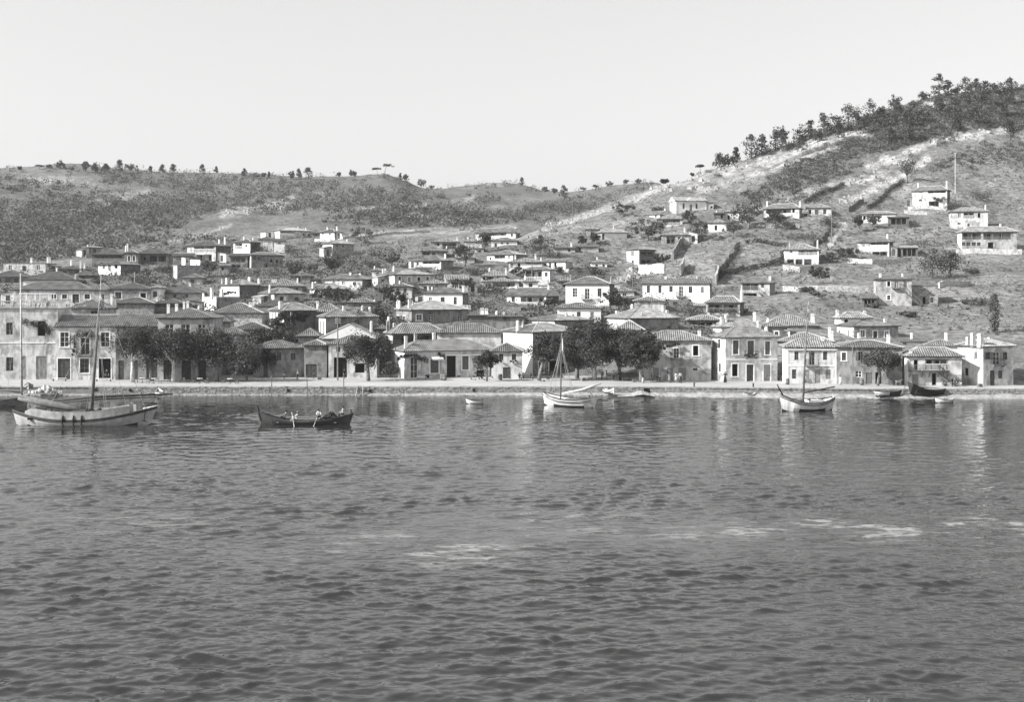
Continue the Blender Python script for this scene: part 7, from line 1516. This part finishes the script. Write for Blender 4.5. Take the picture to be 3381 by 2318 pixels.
wall("tall ruined wall end behind the long white house", [(2246,912),(2258,880)], 2.4, W_PALE); wall("second ruined wall stub behind the long white house", [(2362,940),(2372,905)], 2.0, W_PALE); wall("white garden wall below the dark-sided hill house", [(630,885),(662,886)], 2.0, W_WHITE); wall("pale retaining wall under the rocky garden terrace", [(2110,905),(2195,902)], 2.2, W_OFF)
wall("long low field wall on the far central slope", [(1130,790),(1260,776),(1420,768)], .7); wall("low wall climbing beside the hill path", [(2800,700),(2850,668)], 1.3, W_DARK); wall("terrace wall under the big veranda house", [(2530,752),(2640,752)], 1.0)
def hedge(label, pts, h, w=1.6, m=LEAF_D):
    P = [hit(a, b_) for a, b_ in pts]; C = []; R = []; b0 = P[0].copy(); rg = np.random.default_rng(len(label)); stems = MB()
    for p, q in zip(P[:-1], P[1:]):
        n = max(2, int((q-p).length/.8))
        for k in range(n): c = p.lerp(q, k/n); g = ground(c.x, c.y); hh = h*rg.uniform(.7, 1.15); C.append((c.x-b0.x+rg.normal()*.2, c.y-b0.y+rg.normal()*.2, g-b0.z+hh*.45)); R.append((w*.45, w*.45, hh*.5)); stems.tube([(C[-1][0],C[-1][1],g-b0.z-.2),(C[-1][0],C[-1][1],g-b0.z+hh*.5)], .03, 4)
    o = thing('hedge', label, 'hedge', b0); foliage('leaves', C, R, 60, .28, m, o, 3); stems.build('stems', M_TRUNK, o)
hedge("dark hedge climbing the slope left of the enclosed field", [(2372,925),(2400,880),(2432,832),(2440,812)], 1.9); hedge("dark hedge along the foot of the enclosed field", [(2385,912),(2450,896),(2520,884),(2580,862)], 1.7); hedge("hedge rising at the right end of the enclosed field", [(2580,866),(2592,838)], 1.6)
hedge("row of dark shrubs above the enclosed field", [(2465,806),(2540,806),(2605,812)], 1.4); hedge("dark hedgerow climbing the right hillside beside the pale path", [(2870,690),(2930,640),(2985,600)], 1.8); hedge("second dark hedgerow on the right hillside", [(2660,672),(2720,640),(2790,610)], 1.6); hedge("hedge lining the lane up to the tall stout pole", [(2680,830),(2720,800),(2740,765)], 1.8)
hedge("dark thicket line on the far middle field", [(1730,708),(1800,690),(1880,684)], 4.5, 4.0, LEAF_S); hedge("dark thicket belt left of the middle field", [(1560,722),(1640,716),(1720,716)], 4.0, 4.0, LEAF_S)
def vine(label, i, pts, r, out=.35, stem=None, m=LEAF_D, per=70):
    P = [on_wall(i, a, b_, out) for a, b_ in pts]; b0 = P[0].copy(); C = []; R = []; rg = np.random.default_rng(len(label)+i)
    for p, q in zip(P[:-1], P[1:]):
        n = max(2, int((q-p).length/.35))
        for k in range(n): c = p.lerp(q, k/n)-b0; C.append((c.x+rg.normal()*.08, c.y+rg.normal()*.12, c.z+rg.normal()*.1)); R.append((r*rg.uniform(.7,1.3),)*3)
    o = thing('vine', label, 'vine', b0); foliage('leaves', C, R, per, .2, m, o, 5); b = MB(); b.tube([tuple(p-b0) for p in P], .03, 4)
    if stem: b.tube([tuple(on_wall(i, a, b_, .12)-b0) for a, b_ in stem], .04, 4)
    b.build('stem', M_TRUNK, o)
vine("thick vine arbour over the balcony of the white house near the left", hW2, [(232,1128),(245,1112),(265,1104),(285,1102),(305,1104),(325,1112),(334,1124)], .72, .6, [(262,1250),(250,1200),(245,1150)])
vine("vine trailing down beside the white house's balcony", hW2, [(248,1136),(243,1155),(240,1180)], .22, .25); vine("dark creeper on the grey flat-roofed house", hW1, [(78,1062),(100,1068),(125,1072),(150,1075),(160,1090),(158,1108)], .62, .3, [(140,1240),(142,1160),(150,1110)])
vine("vine over the fanlight door of the long low house", hW9, [(1318,1180),(1340,1176),(1365,1174),(1390,1180),(1412,1192)], .42, .4, [(1390,1248),(1392,1190)]); vine("vine beside the small awning of the long low house", hW9, [(1452,1172),(1462,1176),(1466,1186)], .25, .3)
vine("vine hung over the balcony of the grey house", hW15, [(2195,1146),(2212,1142),(2230,1138),(2250,1140)], .32, .6); vine("potted plants crowding the flowered balcony", hW17, [(2462,1170),(2475,1176),(2490,1174),(2504,1170)], .26, 1.0, m=LEAF_M); vine("flower box plants of the small two-storey house", iF, [(1646,1192),(1664,1192)], .14, .25); vine("second flower box plants of the small two-storey house", iF, [(1686,1192),(1708,1192)], .14, .25)
iV = [i for i, h in enumerate(HOUSES) if 'vine-shaded house with' in h[0]['label']][0]; vine("heavy vine curtain across the vine-shaded house", iV, [(945,1034),(970,1036),(1000,1036),(1030,1038)], .5, .6); vine("hanging vine swags below the vine-shaded eaves", iV, [(945,1050),(955,1060)], .4, .4); vine("right-hand vine swags below the vine-shaded eaves", iV, [(985,1052),(1010,1062)], .45, .4)
iB = [i for i, h in enumerate(HOUSES) if 'vine-draped two-storey' in h[0]['label']][0]; vine("vine covering the left bays of the big hillside veranda", iB, [(2532,700),(2560,704),(2585,712),(2580,728),(2550,730)], .8, .8); iB2 = [i for i, h in enumerate(HOUSES) if 'corner veranda on the right hill' in h[0]['label']][0]; vine("vine bush at the corner veranda of the highest white house", iB2, [(3085,652),(3105,660),(3120,650)], .6, .8)
iB3 = [i for i, h in enumerate(HOUSES) if 'flower-hung gallery' in h[0]['label']][0]; vine("flowers trailing along the wooden gallery above the quay", iB3, [(2338,1026),(2370,1028),(2400,1026),(2436,1028)], .25, .3, m=LEAF_L); iB4 = [i for i, h in enumerate(HOUSES) if 'glazed dark veranda' in h[0]['label']][0]; vine("creeper tuft at the right corner of the glazed veranda house", iB4, [(1470,1090),(1485,1094),(1500,1100)], .45, -.3)
iB5 = [i for i, h in enumerate(HOUSES) if 'bright white terraced' in h[0]['label']][0]; vine("vine festoon on the bright white terrace", iB5, [(735,972),(755,966),(780,968)], .3, -1.5)
# pergola on the roof terrace of the leftmost house
X0p = iT[6]+iT[7]+.23; pg = thing('pergola', "slatted pergola on the balustraded roof terrace at the left", 'pergola', ((120-CX)*196/F, 196, X0p))
for x in (-2.0, 0.2, 2.4):
    for y in (-1.0, 1.0): q = MB(); q.box(x-.06,x+.06,y-.06,y+.06,0,2.2); q.build('post', M_TRIM, pg)
for y in (-1.0, 1.0): q = MB(); q.box(-2.3,2.7,y-.05,y+.05,2.201,2.32); q.build('beam', M_TRIM, pg)
for k in range(13): q = MB(); x = -2.2+k*.4; q.box(x-.04,x+.04,-1.3,1.3,2.321,2.39); q.build('slat', M_TRIM, pg)
# cafe tables and chairs in the shade
def table(label, px, py):
    Yd = (CH-QZ)*F/(py-YH); o = thing('cafe_table', label, 'table', ((px-CX)*Yd/F, Yd, QZ), 0, 'cafe tables under the trees'); b = MB(); n = 10; b.loft([[(.45*math.cos(2*math.pi*k/n), .45*math.sin(2*math.pi*k/n), z) for k in range(n)] for z in (.72,.76)]); b.build('tabletop', M_TRIM, o); b = MB(); b.tube([(0,0,0),(0,0,.72)], .04, 6); b.build('leg', M_IRON, o); b = MB(); b.tube([(0,0,.0),(0,0,.05)], [.25,.2], 8); b.build('foot', M_IRON, o)
def chair(label, px, py, yaw):
    Yd = (CH-QZ)*F/(py-YH); o = thing('cafe_chair', label, 'chair', ((px-CX)*Yd/F, Yd, QZ), yaw, 'cafe chairs under the trees'); b = MB(); b.box(-.21,.21,-.21,.21,.43,.47); b.build('seat', M_WOOD, o)
    for x in (-.19,.19):
        for y in (-.19,.19): b = MB(); b.tube([(x,y,0),(x,y,.43 if y < 0 else .92)], .02, 5); b.build('leg', M_WOODD, o)
    b = MB(); b.box(-.19,.19,.17,.20,.62,.88); b.build('backrest', M_WOODD, o)
table("white cafe table left of the forked pale trunk", 508, 1266); table("cafe table between the two dark cafe trees", 660, 1266); table("cafe table under the tamarisk", 760, 1267); table("cafe table beside the pale slim trunk", 470, 1264)
for i, (px, py, lb) in enumerate(((488,1267,"left chair at the white cafe table"),(528,1267,"right chair at the white cafe table"),(640,1267,"left chair at the middle cafe table"),(682,1267,"right chair at the middle cafe table"),(738,1268,"left chair at the tamarisk cafe table"),(782,1268,"right chair at the tamarisk cafe table"),(450,1266,"chair beside the pale slim trunk"),(560,1267,"chair by the forked pale trunk"),(610,1266,"lone chair between the cafe trees"))): chair(lb, px, py, i*1.9)
# cart in the plane tree shade
ct = thing('cart', "two-wheeled cart parked in the shade of the plane trees", 'cart', ((2075-CX)*192/F, 192, QZ), .3); q = MB(); q.box(-1.3,1.3,-.6,.6,.75,.85); q.box(-1.3,1.3,-.62,-.56,.85,1.25); q.box(-1.3,1.3,.56,.62,.85,1.25); q.build('bed', M_WOODD, ct)
for y in (-.75,.75):
    q = MB(); P_ = [(.62*math.cos(a), y, .62+.62*math.sin(a)) for a in np.linspace(0, 2*math.pi, 19)]; q.tube(P_, .045, 5, cap=False)
    for a in np.linspace(0, math.pi*2, 9)[:-1]: q.tube([(0,y,.62),(.6*math.cos(a),y,.62+.6*math.sin(a))], .025, 4)
    q.build('wheel', M_WOODD, ct)
q = MB(); q.tube([(1.3,-.4,.8),(2.9,-.4,.45)], .04, 5); q.tube([(1.3,.4,.8),(2.9,.4,.45)], .04, 5); q.build('shafts', M_WOODD, ct)
# summer haze over harbour and hills
def haze():
    b = MB(); b.box(-2800, 2800, -950, 1360, -6, 150); o = b.build('haze', []); m = bpy.data.materials.new('summer_haze'); m.use_nodes = True; nt = m.node_tree; nt.nodes.clear()
    out = nt.nodes.new('ShaderNodeOutputMaterial'); v = nt.nodes.new('ShaderNodeVolumePrincipled'); v.inputs['Color'].default_value = (.96,.96,.96,1); v.inputs['Density'].default_value = .00012; v.inputs['Anisotropy'].default_value = .2
    nt.links.new(v.outputs[0], out.inputs['Volume']); o.data.materials.append(m); tag(o, 'thin pale summer haze over the harbour and hills', 'haze', kind='stuff'); o.display_type = 'WIRE'
haze()
# ------------------------------------------------------------------ odds and ends along the quay
def bench(label, px, py, w=1.8, m=M_TRIM):
    Yd = (CH-QZ)*F/(py-YH); o = thing('bench', label, 'bench', ((px-CX)*Yd/F, Yd, QZ)); q = MB(); q.box(-w/2,w/2,-.2,.2,.42,.48); q.build('seat', m, o)
    for x in (-w/2+.15, w/2-.15): q = MB(); q.box(x-.05,x+.05,-.18,.18,0,.42); q.build('leg', M_WOOD, o)
bench("white bench left of the vine-balcony house's dark door", 196, 1259, 2.2); bench("long white bench before the open doorway near the left", 342, 1260, 2.4); bench("white bench beside the door of the long low house", 1392, 1254, 1.6)
def barrel(label, px, py):
    Yd = (CH-QZ)*F/(py-YH); o = thing('barrel', label, 'barrel', ((px-CX)*Yd/F, Yd, QZ), 0, 'barrels on the quay'); q = MB(); n = 10; q.loft([[(r*math.cos(2*math.pi*k/n), r*math.sin(2*math.pi*k/n), z) for k in range(n)] for z, r in ((0,.26),(.25,.32),(.5,.33),(.75,.31),(.95,.26))]); q.build('staves', M_WOOD, o, smooth=True)
    for z in (.2,.72): q = MB(); q.loft([[(r*math.cos(2*math.pi*k/n), r*math.sin(2*math.pi*k/n), zz) for k in range(n)] for zz, r in ((z,.325),(z+.06,.328))]); q.build('hoop', M_IRON, o)
barrel("left of two barrels by the long low house's open door", 1460, 1256); barrel("right of two barrels by the long low house's open door", 1468, 1257); barrel("barrel beside the small two-storey house's door", 1652, 1255); barrel("barrel before the neoclassical house", 2600, 1270); barrel("barrel at the corner of the stained shuttered house", 2845, 1272)
def crate(label, px, py, s=.6, yaw=0.0):
    Yd = (CH-QZ)*F/(py-YH); o = thing('crate', label, 'crate', ((px-CX)*Yd/F, Yd, QZ), yaw, 'crates on the quay')
    for k in range(4): q = MB(); z = .02+k*s*.2; q.box(-s/2,s/2,-s/2,s/2,z,z+s*.16); q.build('slat_ring', M_WOOD, o)
    q = MB(); q.box(-s/2+.04,s/2-.04,-s/2+.04,s/2-.04,.01,s*.7); q.build('contents', M_WOODD, o)
crate("crate by the wide store door", 1055, 1254, .6, .2); crate("crate under the big plane tree's left side", 1925, 1258, .6, .5); crate("crate beside the second plane tree", 2095, 1262, .55, .1); crate("crate near the right end house", 3235, 1278, .6, .3)
hp = MB(); hr = np.random.default_rng(31)
for i in range(90):
    x, y = hr.normal()*1.1, hr.normal()*.6; z = max(0, 1.1-abs(x)*.6-abs(y)*.7)*hr.random(); s = hr.uniform(.12,.32); a = hr.random()*3; lo_ = [(x+s*math.cos(a+k*1.57), y+s*math.sin(a+k*1.57), z-.1) for k in range(4)]; hp.loft([lo_, [(p[0]*.6+x*.4, p[1]*.6+y*.4, z+s) for p in lo_]])
hs = hp.build('rubble_heap', mat('white_rubble', .5, var=.3, scale=3)); hs.location = ((150-CX)*179.5/F, 179.5, .55); tag(hs, "heap of pale rubble at the quay edge behind the large caique", 'rubble', kind='stuff')
# white goat by the slip
gt = thing('goat', "white goat standing near the gallery house on the right", 'goat', ((2966-CX)*182.6/F, 182.6, QZ), 0.1); me = bpy.data.meshes.new('goat_frame')
gv = {'hip':((-.32,0,.58),.15),'mid':((0,0,.56),.18),'sho':((.30,0,.60),.16),'nk':((.44,0,.78),.08),'hd':((.56,0,.92),.075),'mz':((.70,0,.86),.045),'tl':((-.48,0,.66),.03)}; ge = [('hip','mid'),('mid','sho'),('sho','nk'),('nk','hd'),('hd','mz'),('hip','tl')]
for s_, n_ in ((-.09,'a'),(.09,'b')):
    gv.update({'hk'+n_:((-.28,s_,.42),.07),'hh'+n_:((-.40,s_,.24),.035),'hf'+n_:((-.36,s_,.03),.03),'fe'+n_:((.28,s_,.40),.06),'fk'+n_:((.29,s_,.22),.035),'ff'+n_:((.28,s_,.03),.03),'er'+n_:((.50,s_*1.6,.96),.025)}); ge += [('hip','hk'+n_),('hk'+n_,'hh'+n_),('hh'+n_,'hf'+n_),('sho','fe'+n_),('fe'+n_,'fk'+n_),('fk'+n_,'ff'+n_),('hd','er'+n_)]
gk = list(gv); me.from_pydata([gv[k][0] for k in gk], [(gk.index(a), gk.index(b_)) for a, b_ in ge], []); go = link('goat_frame', me); go.modifiers.new('skin', 'SKIN')
for i, k in enumerate(gk): d_ = me.skin_vertices[0].data[i]; d_.radius = (gv[k][1],)*2; d_.use_root = k == 'mid'
sm = go.modifiers.new('sub', 'SUBSURF'); sm.levels = sm.render_levels = 1; gm_ = bpy.data.meshes.new_from_object(go.evaluated_get(bpy.context.evaluated_depsgraph_get())); bpy.data.objects.remove(go); gm_.materials.clear(); gm_.materials.append(CL['w']); link('body', gm_, gt)
